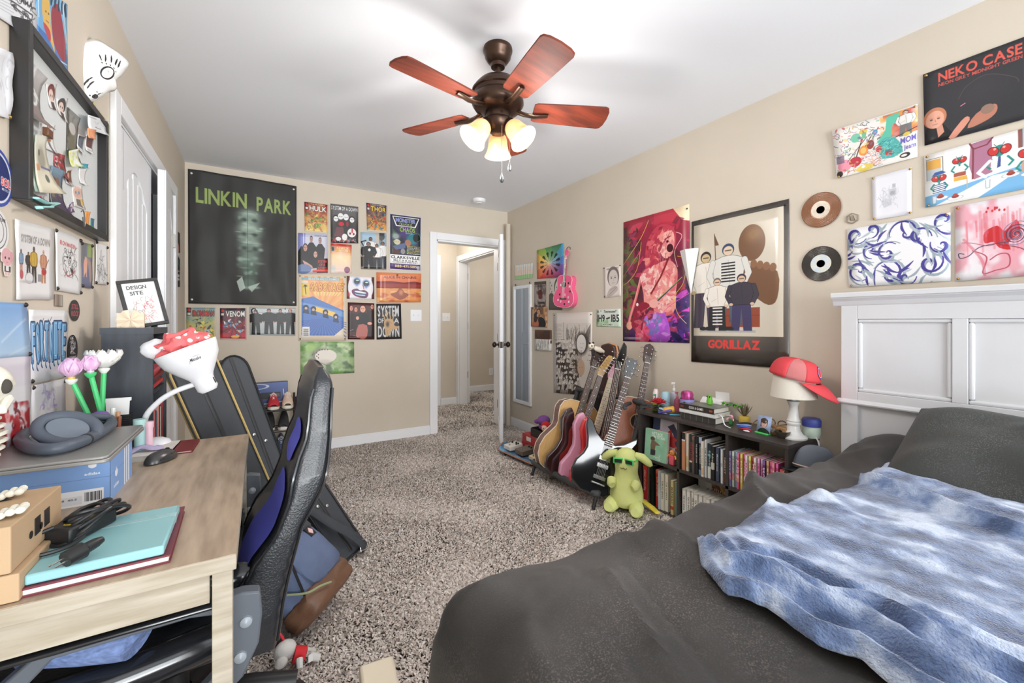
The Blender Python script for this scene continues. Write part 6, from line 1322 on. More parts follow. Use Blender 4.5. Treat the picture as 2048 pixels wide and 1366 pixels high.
flatbook('book',(bx-.008,by-.002,z),.155,.225,.022,mat('book_white',(226,226,224),.5),'white book in the middle of the stack',rz);z+=.0225
cv=Canvas(320,40,(52,44,42));cv.text('GODS & GAMES',.5,.25,.5,(236,236,232),.42).text('VOX',.08,.3,.4,(206,90,70),.1).text('III',.92,.3,.4,(206,90,70),.08)
flatbook('book',(bx-.006,by+.004,z),.15,.22,.030,mat('book_grey_green',(120,124,116),.4,var=.4,vscale=20),'dark spined book with white title, top of the stack',rz,cv);ztop=z+.030
b=MB();b.tube(spline([(bx+.04,by+.02,SZ+.058),(bx+.03,by-.02,SZ+.05),(bx+.01,by-.05,SZ+.012),(bx+.0,by-.09,SZ+.004)],6),.0035,6,flat=.4);tag(b.build('ribbon_bookmark',whitem),'white ribbon curling off the book stack','ribbon')
# mug, bottles and the rest
def bottle(name,label,cat,p,prof,m,cap=None,capprof=None,n=22,capn='cap',grp='toiletries on the shelf'):
 t=thing(name,label,cat,p,group=grp);MB().lathe(prof,n).build('body',m,t)
 if cap:MB().lathe(capprof,n).build(capn,cap,t)
 return t
mp_=on(1378,826)
cv=Canvas(320,150,(160,150,206));cv.grad((150,150,214),(176,150,200)).cloud((196,130,150),4,3,.6,.75,.7,area=(0,.5,1,1));cv.text('IN MY',.38,.35,.16,(236,236,246),.2).text('MIND',.38,.55,.16,(236,236,246),.2)
t=thing('mug','lilac mug with white lettering holding a dark pink wrapped pack','mug',(2.235,1.645,SZ),math.radians(200))
b=MB();b.grid(lambda u,v:((.034+.008*v)*math.cos(-2*PI*u),(.034+.008*v)*math.sin(-2*PI*u),.105*v),32,4,True);b.build('body',pic_mat('mug_print',cv,.3),t)
MB().lathe([(.0,.003),(.034,.003),(.034,.0),(.03,0),(0,0)],24).build('foot',mat('mug_lilac',(160,150,206),.3),t);MB().lathe([(.042,.105),(.0405,.106),(.038,.09),(.03,.01),(0,.008)],28).build('rim',blackm,t)
MB().tube(spline([(.038,0,.085),(.06,0,.088),(.066,0,.06),(.054,0,.03),(.036,0,.026)],6),.005,8).build('handle',blackm,t)
b=MB();b.lathe([(.03,.07),(.036,.105),(.036,.135),(.030,.150),(.012,.155),(0,.154)],18,(0,0,0));b.build('wrapped_pack',mat('foil_pink',(150,50,110),.25,.4,var=.5,vscale=40,rgb2=(226,96,170)),t)
W1=mat('plastic_white',(236,234,232),.35)
def pump(name,label,p,body,head,h,r):
 t=bottle(name,label,'bottle',p,[(0,0),(r,0),(r,h*.55),(r*.85,h*.62),(r*.4,h*.66),(r*.4,h*.7),(0,h*.7)],body,head,[(r*.45,h*.68),(r*.45,h*.76),(r*.16,h*.78),(r*.16,h*.92),(0,h*.93)],capn='pump_stem')
 MB().box(-r*1.0,r*.3,-r*.22,r*.22,h*.92,h).build('pump_head',head,t,bevel=.002);return t
pump('pump_bottle','tall white pump bottle at the back against the wall',(2.35,1.83,SZ),mat('lotion_clear',(206,206,220),.2,trans=.3),W1,.175,.022)
pump('pump_bottle','small rose pink pump bottle right of the white one',(2.30,1.765,SZ),mat('rose_liquid',(186,96,116),.25,trans=.2),mat('rose_pump',(206,120,140),.3),.125,.020)
pump('pump_bottle','short green pump bottle in front of the pale blue stick',(2.20,1.855,SZ),mat('lime_liquid',(176,196,60),.25,trans=.3),mat('green_pump',(40,140,120),.3),.105,.017)
bottle('lotion_tube','slim pale pink tube standing leftmost on the shelf','tube',(2.27,1.91,SZ),[(0,0),(.016,0),(.018,.02),(.019,.1),(.012,.125),(0,.125)],mat('tube_pink',(240,226,222),.35),W1,[(.0,-.001),(.016,0),(.016,.02),(0,.02)])
bottle('deodorant_stick','pale blue oval deodorant stick','deodorant',(2.27,1.83,SZ),[(0,0),(.027,0),(.028,.06),(.028,.1),(.022,.116),(.0,.12)],mat('pale_blue_plastic',(176,214,230),.35),mat('blue_grey',(150,180,200),.35),[(.029,.05),(.029,.054),(.028,.055)])
bottle('perfume_bottle','thin dark topped perfume bottle behind the mug','bottle',(2.34,1.735,SZ),[(0,0),(.018,0),(.018,.07),(.008,.08),(0,.08)],mat('perfume_glass',(200,96,120),.15,trans=.3),blackm,[(.006,.078),(.006,.115),(0,.116)])
def flower(name,label,p,m,r,n,h,cat='flower',stemm=greenm):
 t=thing(name,label,cat,p);random.seed(int(r*1e4))
 for i in range(n):
  a=i*2.4;e=.15+1.2*(i/n);b=MB();L=r*(1-.35*i/n)
  b.T=M.Rotation(a,4,'Z')@M.Rotation(-e,4,'Y')
  b.grid(lambda u,v:(L*u,(v-.5)*L*.75*math.sin(PI*min(1,.12+u*.88)),.25*L*(v-.5)**2+.12*L*math.sin(u*3)),5,4);o=b.build('petal',m,t,solid=.001)
  o.location=(0,0,h)
 MB().tube([(0,0,0),(.0,0,h)],.004,6).build('stem',stemm,t);return t
flower('red_flower','red artificial flower with dark leaves at the left shelf corner',(2.165,1.80,SZ),mat('petal_red',(206,46,60),.5,var=.4,vscale=60),.06,34,.05)
t=thing('dark_leaves','dark grey artificial leaves under the red flower','leaves',(2.15,1.83,SZ))
for i in range(9):
 a=i*.75;b=MB();b.T=M.Rotation(a,4,'Z')@M.Rotation(-.35-.1*(i%3),4,'Y');b.grid(lambda u,v:(.015+.075*u,(v-.5)*.05*math.sin(PI*(.06+.92*u)),.01-.03*u*u+.012),5,3);b.build('leaf',mat('leaf_charcoal',(52,60,62),.5),t,solid=.0012)
random.seed(11)
def roll(name,label,p0,p1,r,m,cat):b=MB();b.tube([p0,V(p0).lerp(V(p1),.1),V(p0).lerp(V(p1),.9),p1],[r*.8,r,r,r*.8],14);return tag(b.build(name,m),label,cat,'clutter on the shelf')
roll('sunscreen_tube','yellow and orange capped tube lying beside the mug',(2.155,1.755,SZ+.022),(2.19,1.70,SZ+.036),.02,mat('tube_yellow',(222,170,60),.4),'tube')
roll('face_wash_tube','pale blue tube lying under the yellow one',(2.15,1.785,SZ+.02),(2.165,1.735,SZ+.018),.018,mat('tube_blue',(170,206,232),.4),'tube')
roll('purple_brush','purple brush handle lying before the mug',(2.135,1.775,SZ+.010),(2.165,1.70,SZ+.03),.009,mat('brush_purple',(96,86,170),.4),'brush')
roll('teal_pen','teal pen lying at the foot of the mug',(2.15,1.705,SZ+.006),(2.19,1.66,SZ+.006),.005,mat('pen_teal',(70,150,170),.4),'pen')
for k in range(5):
 b=MB();b.box(-.05,.05,-.06,.06,0,.004);o=b.build('paper_sheet',mat('paper_white',(234,234,234),.7),rot=(math.radians(4*(k%2)),math.radians(-9-2*k),math.radians(9*k-15)),smooth=False);o.location=(2.33,1.53+.004*k,SZ+.05+.011*k);tag(o,'%s loose white paper in the untidy pile behind the book stack'%('lowest','second lowest','middle','second highest','highest')[k],'paper','paper pile behind the books')
MB_=MB().box(-.045,.045,-.055,.055,0,.055);o=MB_.build('paper_box',mat('paper_white',(234,234,234),.7),smooth=False,bevel=.002);o.location=(2.34,1.53,SZ);tag(o,'low white box carrying the loose papers','box')
o=MB().box(0,.003,-.04,.04,0,.055).build('white_card',W1,smooth=False,rot=(0,math.radians(-8),math.radians(10)));o.location=(2.37,1.50,SZ+.10);tag(o,'upright white card on top of the papers','card')
t=thing('green_toy','small upright green toy creature on the book stack','toy',(bx+.10,by+.10,ztop))
lime=mat('toy_lime',(110,190,50),.35);MB().lathe([(0,0),(.016,.002),(.018,.02),(.014,.032),(.015,.045),(.010,.055),(0,.057)],14).build('body',lime,t)
for q in(-1,1):MB().ell((-.012,q*.008,.046),(.004,.004,.005),8,6).build('eye',blackm,t)
t=thing('plastic_leaves','string of bright green plastic leaves beside the toy on the books','leaves',(bx+.12,by+.03,ztop))
for i in range(10):b=MB();b.T=M.Translation((.0+.01*(i%2),-.0115*i,.004))@M.Rotation(i*2.1,4,'Z')@M.Rotation(-.5,4,'Y');b.grid(lambda u,v:(.032*u,(v-.5)*.02*math.sin(PI*(.06+.9*u)),.008*math.sin(u*3)),4,3);b.build('leaf',(lime,greenm)[i%2],t,solid=.001)
figure('toy_figure','pink faced green toy figure right of the book stack',(2.25,1.375,SZ),greenm,mat('toy_blush',(240,170,180),.4),None,True,.62)
t=thing('pineapple_plant','brown spiky leaved pineapple ornament in a yellow pot','plant',(2.31,1.335,SZ))
MB().lathe([(0,0),(.024,0),(.03,.03),(.028,.05),(0,.05)],18).build('pot',mat('pot_yellow',(222,190,84),.4),t)
for i in range(16):
 a=i*2.4;e=.5+.8*((i%8)/8);b=MB();b.T=M.Translation((0,0,.048))@M.Rotation(a,4,'Z')@M.Rotation(-e,4,'Y');b.grid(lambda u,v:(.07*u,(v-.5)*.016*(1-u**2),.02*u*u),5,2);b.build('leaf',mat('leaf_olive',(120,110,84),.5,var=.4,vscale=50),t,solid=.001)
cl=[((206,60,70),'red'),((80,110,200),'blue'),((150,170,226),'pale blue'),((40,40,44),'black')]
for k,(c_,nme)in enumerate(cl):
 b=MB();b.tube([(0,0,0),(0,.02,.003),(0,.05,.002),(0,.07,0)],[.005,.011,.010,.004],10,flat=.5);o=b.build('hair_clip',mat('clip_'+nme.replace(' ','_'),c_,.35),rot=(0,0,.3*k));o.location=(2.20+.012*k,1.235+.006*k,SZ+.006+.009*k);tag(o,'%s plastic clip in the small pile before the portrait photo'%nme,'clip','clips on the shelf')
o=MB().tube([(0,0,0),(0,.012,.001),(0,.03,0)],[.004,.009,.004],8,flat=.6).build('white_clip',W1);o.location=(2.165,1.225,SZ+.006);tag(o,'small white oval clip at the foot of the photo','clip')
cv=Canvas(120,140,(150,170,210));cv.cloud((176,190,220),3,3,.4,.6,.8);cv.poly([(.1,1),(.2,.8),(.4,.72),(.6,.72),(.85,.82),(.95,1)],(54,54,58),1,2);face(cv,.5,.45,.22,.26,(226,182,164),(66,46,40));cv.ell(.5,.28,.26,.15,(66,46,40)).rect(.28,.26,.72,.38,(66,46,40));cv.line([(.28,.62),(.3,.3)],(66,46,40),6)
pp=onz(1521,857,SZ);dv=V((pp.x,pp.y,0)).normalized()
t=thing('photo_stand','portrait photo of a dark haired person in a bright green holder','photo',(2.20,1.175,SZ),math.radians(-8))
b=MB();b.add([(.0,.037,.006),(0,-.037,.006),(.016,-.037,.092),(.016,.037,.092)],[(0,1,2,3)],[[(0,0),(1,0),(1,1),(0,1)]]);b.build('portrait',pic_mat('portrait_print',cv,.25),t,solid=.001)
MB().box(-.01,.022,-.03,.04,0,.008).build('holder',mat('holder_green',(90,214,110),.35),t,bevel=.002)
woodm=mat('tan_wood',(186,140,92),.5,var=.3,vscale=20)
t=thing('wooden_box','small tan wooden box with a white heart emblem','box',(2.25,1.125,SZ),math.radians(-6))
MB().box(-.02,.02,-.045,.04,0,.045).build('body',woodm,t,bevel=.002)
b=MB();b.T=basis(V((-.0205,.018,.024)),V((0,-1,0)),V((0,0,1)),V((-1,0,0)));b.prism([(0,-.014),(.012,0),(.012,.008),(.006,.011),(0,.006),(-.006,.011),(-.012,.008),(-.012,0)],0,.0012);b.build('heart_emblem',W1,t,smooth=False)
b=MB();b.T=basis(V((-.0205,-.02,.024)),V((0,-1,0)),V((0,0,1)),V((-1,0,0)));b.prism([(.011*math.cos(i*.5236),.011*math.sin(i*.5236))for i in range(12)],0,.0012);b.build('round_emblem',blackm,t,smooth=False)
t=thing('sunglasses','brown framed sunglasses lying behind the wooden box','sunglasses',(2.30,1.16,SZ+.045),math.radians(80))
for q in(-1,1):MB().tube([(q*.033+.026*math.cos(a),.0,.0+.02*math.sin(a))for a in[i*PI/8 for i in range(16)]],.003,6,True).build('lens_rim',mat('tortoise',(120,92,64),.3),t);MB().tube([(q*.058,0,.008),(q*.06,.07,.01),(q*.058,.11,-.01)],.0025,6).build('temple_arm',mat('tortoise',(120,92,64),.3),t)
bottle('metal_bowl','small dark metal bowl left of the lamp foot','bowl',(2.215,1.12-.03,SZ),[(0,0),(.02,0),(.032,.02),(.034,.034),(.031,.034),(.018,.008),(0,.006)],mat('pewter_bowl',(110,102,92),.35,.8),grp='clutter on the shelf')
bottle('cream_jar','pale jar with blue lid behind the lamp foot','jar',(2.352,1.022,SZ),[(0,0),(.034,.0),(.04,.02),(.038,.05),(.034,.058),(0,.058)],mat('jar_pale',(214,232,218),.25),mat('lid_blue',(74,86,176),.35),[(.041,.056),(.042,.085),(.036,.094),(0,.095)],grp='clutter on the shelf',capn='lid')
# grey cap hung at the shelf end by the bed
t=thing('grey_cap','grey baseball cap with striped edge wedged between shelf and bed','cap',(2.22,.958,.48),rot=(0,math.radians(-12),math.radians(150)))
gcm=mat('cap_grey',(110,116,126),.8,bump=.3,bscale=300)
MB().grid(lambda u,v:(.10*math.cos(2*PI*u)*math.cos(v*PI/2)**.7,.036*math.sin(2*PI*u)*math.cos(v*PI/2)**.7,.115*math.sin(v*PI/2)**.85),28,12,True).build('crown',gcm,t,solid=-.002)
MB().tube([(.101*math.cos(2*PI*i/28),.037*math.sin(2*PI*i/28),.012)for i in range(28)],.003,6,True).build('striped_edge',mat('stripe_cream',(226,196,180),.7),t)
MB().grid(lambda u,v:(.10*math.cos((u-.5)*2)+.05*v,.037*math.sin((u-.5)*2.4),-.004-.014*v),12,5).build('brim',blackm,t,solid=.003)
# ================================================================ GUITAR RACK AND GUITARS
rackm=mat('rack_foam',(66,68,70),.6)
t=thing('guitar_rack','black tubular floor rack holding a row of guitars along the right wall','guitar rack',(0,0,0))
fy0,fy1=1.985,2.665
MB().tube(spline([(2.03,fy0,.10),(1.84,fy0,.10),(1.79,fy0+.05,.10),(1.79,fy1-.05,.10),(1.84,fy1,.10),(2.03,fy1,.10)],6),.021,12).build('front_tube',rackm,t)
MB().tube([(2.03,fy0,.10),(2.03,fy1,.10)],.018,10).build('rear_tube',rackm,t)
MB().tube(spline([(2.03,fy0,.10),(2.12,fy0,.32),(2.22,fy0,.58),(2.225,fy0+.05,.625),(2.225,fy1-.05,.625),(2.22,fy1,.58),(2.12,fy1,.32),(2.03,fy1,.10)],6),.019,12).build('back_frame',rackm,t)
MB().tube(spline([(2.22,fy0+.08,.50),(2.23,fy0+.1,.60),(2.06,fy0+.0,.62),(2.045,fy0-.02,.60)],5),.012,8).build('neck_guard',rackm,t)
for y in(fy0,fy1):
 for q in(1,-1):MB().tube(spline([(1.83+(.20 if q<0 else 0),y,.095),(1.80+(.26 if q<0 else 0),y-.01,.08),(1.765+(.36 if q<0 else 0),y-.02,.013)],4),.012,8).build('foot',blackm,t)
def sym(h):return h+[(-x,y)for x,y in reversed(h)if abs(x)>1e-6]
ACO=[(.0,0),(.10,.004),(.16,.03),(.195,.085),(.2,.14),(.185,.2),(.155,.25),(.132,.29),(.128,.325),(.14,.375),(.145,.42),(.13,.46),(.09,.486),(.03,.492)]
STR=[(0,.006),(.09,.0),(.145,.03),(.165,.09),(.155,.15),(.125,.20),(.118,.24),(.132,.29),(.148,.345),(.135,.385),(.11,.40),(.085,.375),(.06,.335),(.035,.32),(-.035,.32),(-.06,.345),(-.085,.41),(-.115,.44),(-.145,.41),(-.155,.35),(-.13,.28),(-.118,.23),(-.13,.17),(-.165,.10),(-.155,.04),(-.09,.004)]
SGB=[(0,0),(.09,.004),(.15,.04),(.172,.10),(.16,.165),(.128,.215),(.12,.25),(.135,.30),(.165,.36),(.162,.40),(.13,.375),(.085,.335),(.04,.315),(-.04,.32),(-.085,.35),(-.125,.405),(-.165,.425),(-.16,.37),(-.132,.30),(-.12,.25),(-.13,.21),(-.16,.16),(-.172,.10),(-.15,.04),(-.09,.004)]
FEN=[(-.021,0),(.021,0),(.032,.03),(.033,.045),(.055,.14),(.058,.165),(.045,.185),(.02,.18),(.006,.155),(-.03,.035)]
GIB=sym([(0,0),(.02,0),(.034,.03),(.043,.12),(.036,.15),(.018,.143),(0,.152)]);ACH=sym([(0,0),(.021,0),(.033,.025),(.040,.13),(.030,.15),(0,.165)])
chrome=mat('chrome_part',(190,190,188),.22,.95);stringm=mat('steel_string',(206,206,204),.3,.8);rosew=mat('rosewood_board',(92,66,58),.5,var=.3,vscale=30);maple=mat('maple_wood',(226,206,170),.4,var=.08,vscale=14,stretch=(6,1,1));honey=mat('honey_maple',(222,186,120),.35)
spruce=mat('spruce_top',(216,172,110),.35,var=.1,vscale=30,stretch=(8,.5,1),coat=.4);mahog=mat('mahogany_side',(120,62,44),.35,var=.25,vscale=10,stretch=(2,8,2),coat=.4);cream=mat('cream_binding',(232,220,196),.4)
BS=1.16
def guitar(name,label,B,T,face,kind,bodym,topm,headm,boardm,strings=6,bodyout=None,head=FEN,full=1.0,blen=.49,depth=.045,necklen=None,roll=0,headflip=1):
 B,T=V(B),V(T);u=(T-B).normalized();L=(T-B).length;s=L/full
 n0=V((-math.sin(face),-math.cos(face),0));n=(n0-u*n0.dot(u)).normalized();w=u.cross(n).normalized()
 t=thing(name,label,'guitar',group=None);t.matrix_world=basis(B,w,u,n)@M.Scale(s,4)
 if kind:bodyout=[(x*BS,y*BS)for x,y in bodyout];blen*=BS
 hl=max(p[1]for p in head);ny0=blen*(.66 if kind!='aco' else 1.0);ny1=full-hl
 if kind=='aco':
  b=MB();b.prism(bodyout,-depth,depth);b.build('body',bodym,t,bevel=.003)
  b=MB();b.prism([(x*.985,y*.985+.004)for x,y in bodyout],depth,depth+.003);b.build('top',topm,t,bevel=.001)
  for z in(depth,-depth):MB().tube([(x,y,z)for x,y in bodyout],.0035,6,True).build('binding',cream,t)
  MB().lathe([(.05,depth+.003),(.05,depth+.0036),(0,depth+.0036)],28,(0,.39,0)).build('sound_hole',mat('sound_hole',(36,26,22),.8),t)
  MB().tube([(.056*math.cos(i*.2618),.39+.056*math.sin(i*.2618),depth+.0034)for i in range(24)],.003,4,True).build('rosette',mat('rosette',(196,170,130),.5),t)
  MB().box(-.08,.08,.135,.165,depth+.002,depth+.011).build('bridge',rosew,t,bevel=.003);zf=depth+.004;by=.15
 else:
  b=MB();b.prism(bodyout,-depth/2,depth/2);b.build('body',bodym,t,bevel=.010,bseg=4);zf=depth/2;by=.12
  if topm:
   pg=[(x*.6+.012,y*.62+.085)for x,y in bodyout];MB().prism(pg,zf,zf+.0025).build('pickguard',topm,t,bevel=.001)
  for k,y in enumerate((.165,.215,.265)[:3 if kind=='str' else 2]):MB().box(-.04,.04,y+(.02 if kind!='str' else 0),y+.02+(.03 if kind!='str' else 0),zf,zf+.009).build('pickup',W1 if kind=='str' and topm else(chrome if kind=='sg' else blackm),t,bevel=.003)
  MB().box(-.042,.042,by-.012,by+.012,zf,zf+.012).build('bridge',chrome,t,bevel=.002)
  if kind=='sg':MB().cyl((-.045,by-.04,zf+.012),(.045,by-.04,zf+.012),.007).build('tailpiece',chrome,t)
  for k in range(3):MB().lathe([(.011,0),(.010,.014),(0,.016)],14,(.085+.012*k,.12-.04*k,zf)).build('control_knob',blackm if kind!='str' else W1,t)
 b=MB();b.add([(-.028,ny0,zf-.004),(.028,ny0,zf-.004),(.021,ny1,zf-.004),(-.021,ny1,zf-.004),(-.018,ny0,zf-.025),(.018,ny0,zf-.025),(.014,ny1,zf-.02),(-.014,ny1,zf-.02)],[(0,1,2,3),(7,6,5,4),(0,3,7,4),(1,5,6,2),(3,2,6,7),(0,4,5,1)]);b.build('neck',headm if kind!='aco' else bodym,t)
 y0=blen*.62 if kind!='aco' else .455
 MB().add([(-.03,y0,zf-.003),(.03,y0,zf-.003),(.0215,ny1,zf-.003),(-.0215,ny1,zf-.003),(-.029,y0,zf+.005),(.029,y0,zf+.005),(.021,ny1,zf+.005),(-.021,ny1,zf+.005)],[(4,5,6,7),(0,4,7,3),(1,2,6,5),(3,7,6,2),(0,1,5,4)]).build('fretboard',boardm,t,smooth=False)
 b=MB();sc_=(ny1-by)
 for k in range(1,21):
  y=ny1-sc_*(1-2**(-k/12));
  if y<y0+.01:break
  hw=lerp(.021,.029,(ny1-y)/(ny1-y0));b.box(-hw,hw,y-.0012,y+.0012,zf+.004,zf+.0064)
 o=b.build('frets',chrome if boardm is rosew else mat('fret_dark',(120,112,100),.4,.6),t,smooth=False);o['kind']='stuff'
 b=MB()
 for k in(3,5,7,9,12):y=ny1-sc_*(1-2**(-(k-.5)/12));b.lathe([(.0042,zf+.005),(.0042,zf+.0056),(0,zf+.0056)],10,(0,y,0))
 b.build('inlay_dots',W1 if boardm is rosew else blackm,t)
 b=MB();b.box(-.022,.022,ny1-.002,ny1+.004,zf,zf+.008);b.build('nut',W1,t,smooth=False)
 b=MB();b.T=M.Translation((0,ny1,0));b.prism([(x*headflip,y)for x,y in(head if headflip>0 else[p for p in reversed(head)])],zf-.016,zf-.001);b.build('headstock',headm,t,bevel=.002)
 b=MB()
 for k in range(strings):
  f=k/(strings-1)*2-1;b.tube([(f*.026,by,zf+.012),(f*.017,ny1+.002,zf+.009),(f*.02,ny1+.06,zf+.003)],.0009 if strings>5 else .0014,4)
 b.build('strings',stringm,t)
 for k in range(strings):
  f=k/(strings-1)
  if head is FEN:x,y=(-.026+.048*f-.014,.035+.125*f);p0,p1=(x*headflip,ny1+y,zf-.008),((x-.026)*headflip,ny1+y+.004,zf-.008)
  else:q=-1 if k%2 else 1;y=.04+.08*(k//2)/max(1,(strings//2-1));x=q*.036;p0,p1=(x*.6,ny1+y,zf-.008),(x*1.75,ny1+y,zf-.008)
  b=MB();b.tube([p0,V(p0).lerp(V(p1),.7)],.0028,6);b.ell(p1,(.008,.0065,.006),8,6);b.cyl(((p0[0])+(.012*headflip if head is FEN else 0),p0[1],zf-.003),((p0[0])+(.012*headflip if head is FEN else 0),p0[1],zf+.008),.004,n=8);b.build('tuning_peg',chrome if headm is not pinkb else W1,t)
 return t,zf
pinkb=mat('pink_lacquer',(232,168,196),.18,coat=.6);redl=mat('red_lacquer',(222,56,60),.12,coat=.7);blk=mat('black_lacquer',(26,28,30),.06,coat=1.0);burst=mat('burst_lacquer',(52,30,28),.15,coat=.7)
def seat(px,py,Y):return ony(px,py,Y)
fa=math.radians(20)
guitar('acoustic_guitar','natural top acoustic guitar standing first at the door end of the rack',seat(1117,948,2.50),seat(1192,697,2.52),fa,'aco',mahog,spruce,mat('dark_head',(66,46,40),.3),rosew,6,sym(ACO),ACH,1.03,.49,.055)
g2,z2=guitar('electric_guitar','dark red sunburst electric guitar with honey maple headstock behind the pink one',seat(1128,962,2.37),seat(1212,708,2.40),fa,'str',burst,mat('red_guard',(140,44,40),.2),honey,rosew,6,STR,FEN,1.0,.45)
g3,z3=guitar('electric_guitar','pink electric guitar with pink headstock and pale maple neck',seat(1158,974,2.26),seat(1232,712,2.29),fa,'str',pinkb,mat('pink_guard',(236,150,180),.2),pinkb,maple,6,STR,FEN,1.0,.45)
b=MB();b.prism([(-.04,.20),(-.005,.20),(-.002,.235),(-.036,.24)],z3+.0025,z3+.004).build('emblem_white',W1,g3,smooth=False)
MB().prism([(-.005,.2),(.02,.215),(.02,.24),(0,.235)],z3+.0025,z3+.0045).build('emblem_bow',redl,g3,smooth=False)
MB().lathe([(.014,z3+.0025),(.014,z3+.005),(0,z3+.005)],14,(-.03,.18,0)).lathe([(.012,z3+.0025),(.012,z3+.005),(0,z3+.005)],14,(-.005,.17,0)).build('emblem_dots',redl,g3,smooth=False)
BASSH=[(-.022,0),(.022,0),(.04,.05),(.05,.13),(.04,.19),(.012,.215),(-.028,.05)]
guitar('bass_guitar','glossy red bass guitar with a long dark headstock',seat(1184,985,2.15),seat(1243,684,2.19),fa,'bass',redl,mat('guard_black',(40,40,42),.25),blk,rosew,4,[(x*1.05,y*1.02)for x,y in STR],BASSH,1.12,.47)
guitar('electric_guitar','glossy black twin horned electric guitar at the front of the rack',seat(1187,990,2.00),seat(1264,718,2.05),math.radians(36),'sg',blk,None,blk,rosew,6,SGB,GIB,1.0,.47)
guitar('small_guitar','small mahogany acoustic guitar leaning on the wall behind the shelf end',seat(1252,946,2.02),seat(1295,690,2.12),math.radians(30),'aco',mahog,mat('mahogany_top',(168,100,70),.4,var=.15,vscale=20,stretch=(8,1,1)),mat('dark_head',(66,46,40),.3),rosew,6,sym(ACO),ACH,1.03,.49,.05)
# the slim guitar case standing behind, seen above the necks
pc=onx(1212,720,2.36)
t=thing('guitar_case','dark brown hard case with orange edge standing on the wall behind the guitars','guitar case',(2.33,2.45,.10),rot=(0,math.radians(3),0))
OV=[(.0,.0),(.14,.0),(.15,.3),(.09,.42),(.085,.85),(.07,.89),(.0,.905)]
b=MB();b.T=basis(V((0,0,0)),V((0,-1,0)),V((0,0,1)),V((-1,0,0)));b.prism(sym(OV),-.03,.03);b.build('shell',mat('case_brown',(70,48,44),.5),t,bevel=.01,bseg=3)
MB().tube([(0,-x,y)for x,y in sym(OV)],.008,8,True).build('edge_piping',mat('case_edge',(214,150,96),.5),t)
for z in(.55,.78):MB().tube([(-.03,-.03,z),(-.045,-.06,z+.02),(-.032,-.085,z+.01)],.004,6).build('clasp',chrome,t)
t=thing('panda_plush','small black and white plush perched on the first guitar headstock','plush toy',ony(1183,692,2.45))
wf=mat('plush_white',(236,226,206),.9,bump=.4,bscale=200);bf=mat('plush_black',(44,38,38),.9,bump=.4,bscale=200)
MB().ell((0,0,0),(.026,.024,.022),14,10).build('head',wf,t);MB().tube([(.02,-.0,-.015),(.07,-.01,-.03),(.11,-.01,-.05)],[.018,.022,.016],10).build('body',wf,t)
for q in(-1,1):MB().ell((q*.018,0,.022),(.009,.008,.009),8,6).build('ear',bf,t);MB().ell((q*.010-.004,-.021,.002),(.006,.004,.007),8,6).build('eye_patch',bf,t);MB().tube([(.05+q*.04,-.005,-.03),(.045+q*.05,-.02,-.07)],[.014,.010],8).build('leg',bf,t)
# pink ukulele on the wall
c0=onx(1139,615,XR);c1=onx(1143.6,500,XR)
gu,zu=guitar('ukulele','bright pink ukulele with cartoon stickers hanging on the right wall',c0+V((-.045,.01,0)),c1+V((-.03,0,0)),math.radians(82),'aco',mat('pink_paint',(232,96,140),.3),mat('pink_paint',(232,96,140),.3),mat('pink_paint',(232,96,140),.3),rosew,4,sym([(x*1.05,y*.98)for x,y in ACO]),ACH,1.0,.48,.06)
random.seed(5)
for k,(x,y)in enumerate(((.13,.36),(.15,.28),(.12,.18),(.14,.10),(.04,.06),(-.05,.10),(-.12,.12),(-.09,.22),(.04,.22),(-.08,.38),(.1,.42))):MB().prism([(x+(.014+.006*(i%2))*math.cos(i*.785),y+(.014+.006*((i+k)%3))*math.sin(i*.785))for i in range(8)],.063,.0645).build('sticker',(W1,blackm,mat('pale_pink',(240,196,206),.5))[k%3],gu,smooth=False)
b=MB();b.tube(spline([(-.02,.99,.05),(-.01,1.04,.03),(.015,1.04,.0),(.02,1.0,.0)],4),.006,6);b.build('hanging_loop',blackm,gu)
# black leather bag behind the acoustic guitar
pb=onx(1122,798,2.33)
t=thing('black_bag','black leather case with metal handle between acoustic guitar and wall','bag',(2.36,2.63,.0))
MB().box(-.07,.07,-.13,.16,0,.60).build('body',mat('bag_leather',(40,36,34),.45),t,bevel=.03,bseg=3)
MB().tube(spline([(-.03,.17,.40),(-.03,.19,.52),(-.03,.17,.61),(-.03,.12,.62)],5),.007,8).build('handle',bronze,t)
# effects board and pedals on a skateboard deck by the door
t=thing('skateboard_deck','blue patterned skateboard deck lying on the carpet beside the door','skateboard',(0,0,.0))
a_,b_=V((1.80,3.30,.045)),V((1.86,2.70,.045));ux=(b_-a_).normalized();uy=V((-ux.y,ux.x,0));L=(b_-a_).length
def dk(u,v):e=max(0,abs(u-.5)*2-.72)/.28;hw=.10*(1-e**2.5)+.004;p=a_+ux*(L*u)+uy*((v-.0)*2*hw+.10-hw);return(p.x,p.y,.05+.035*e*e)
MB().grid(dk,24,6).build('deck',mat('deck_blue',(96,160,206),.4,var=.5,vscale=9,rgb2=(60,60,66)),t,solid=-.009)
MB().tube([tuple(V(dk(i/24,0))+V((0,0,-.005)))for i in range(25)],.006,6).build('ply_edge',mat('ply_edge',(176,116,84),.6),t)
for q in(.2,.8):p=V(dk(q,.5));MB().cyl(tuple(p+uy*.07+V((0,0,-.028))),tuple(p-uy*.07+V((0,0,-.028))),.022,n=12).build('wheel_truck',blackm,t)
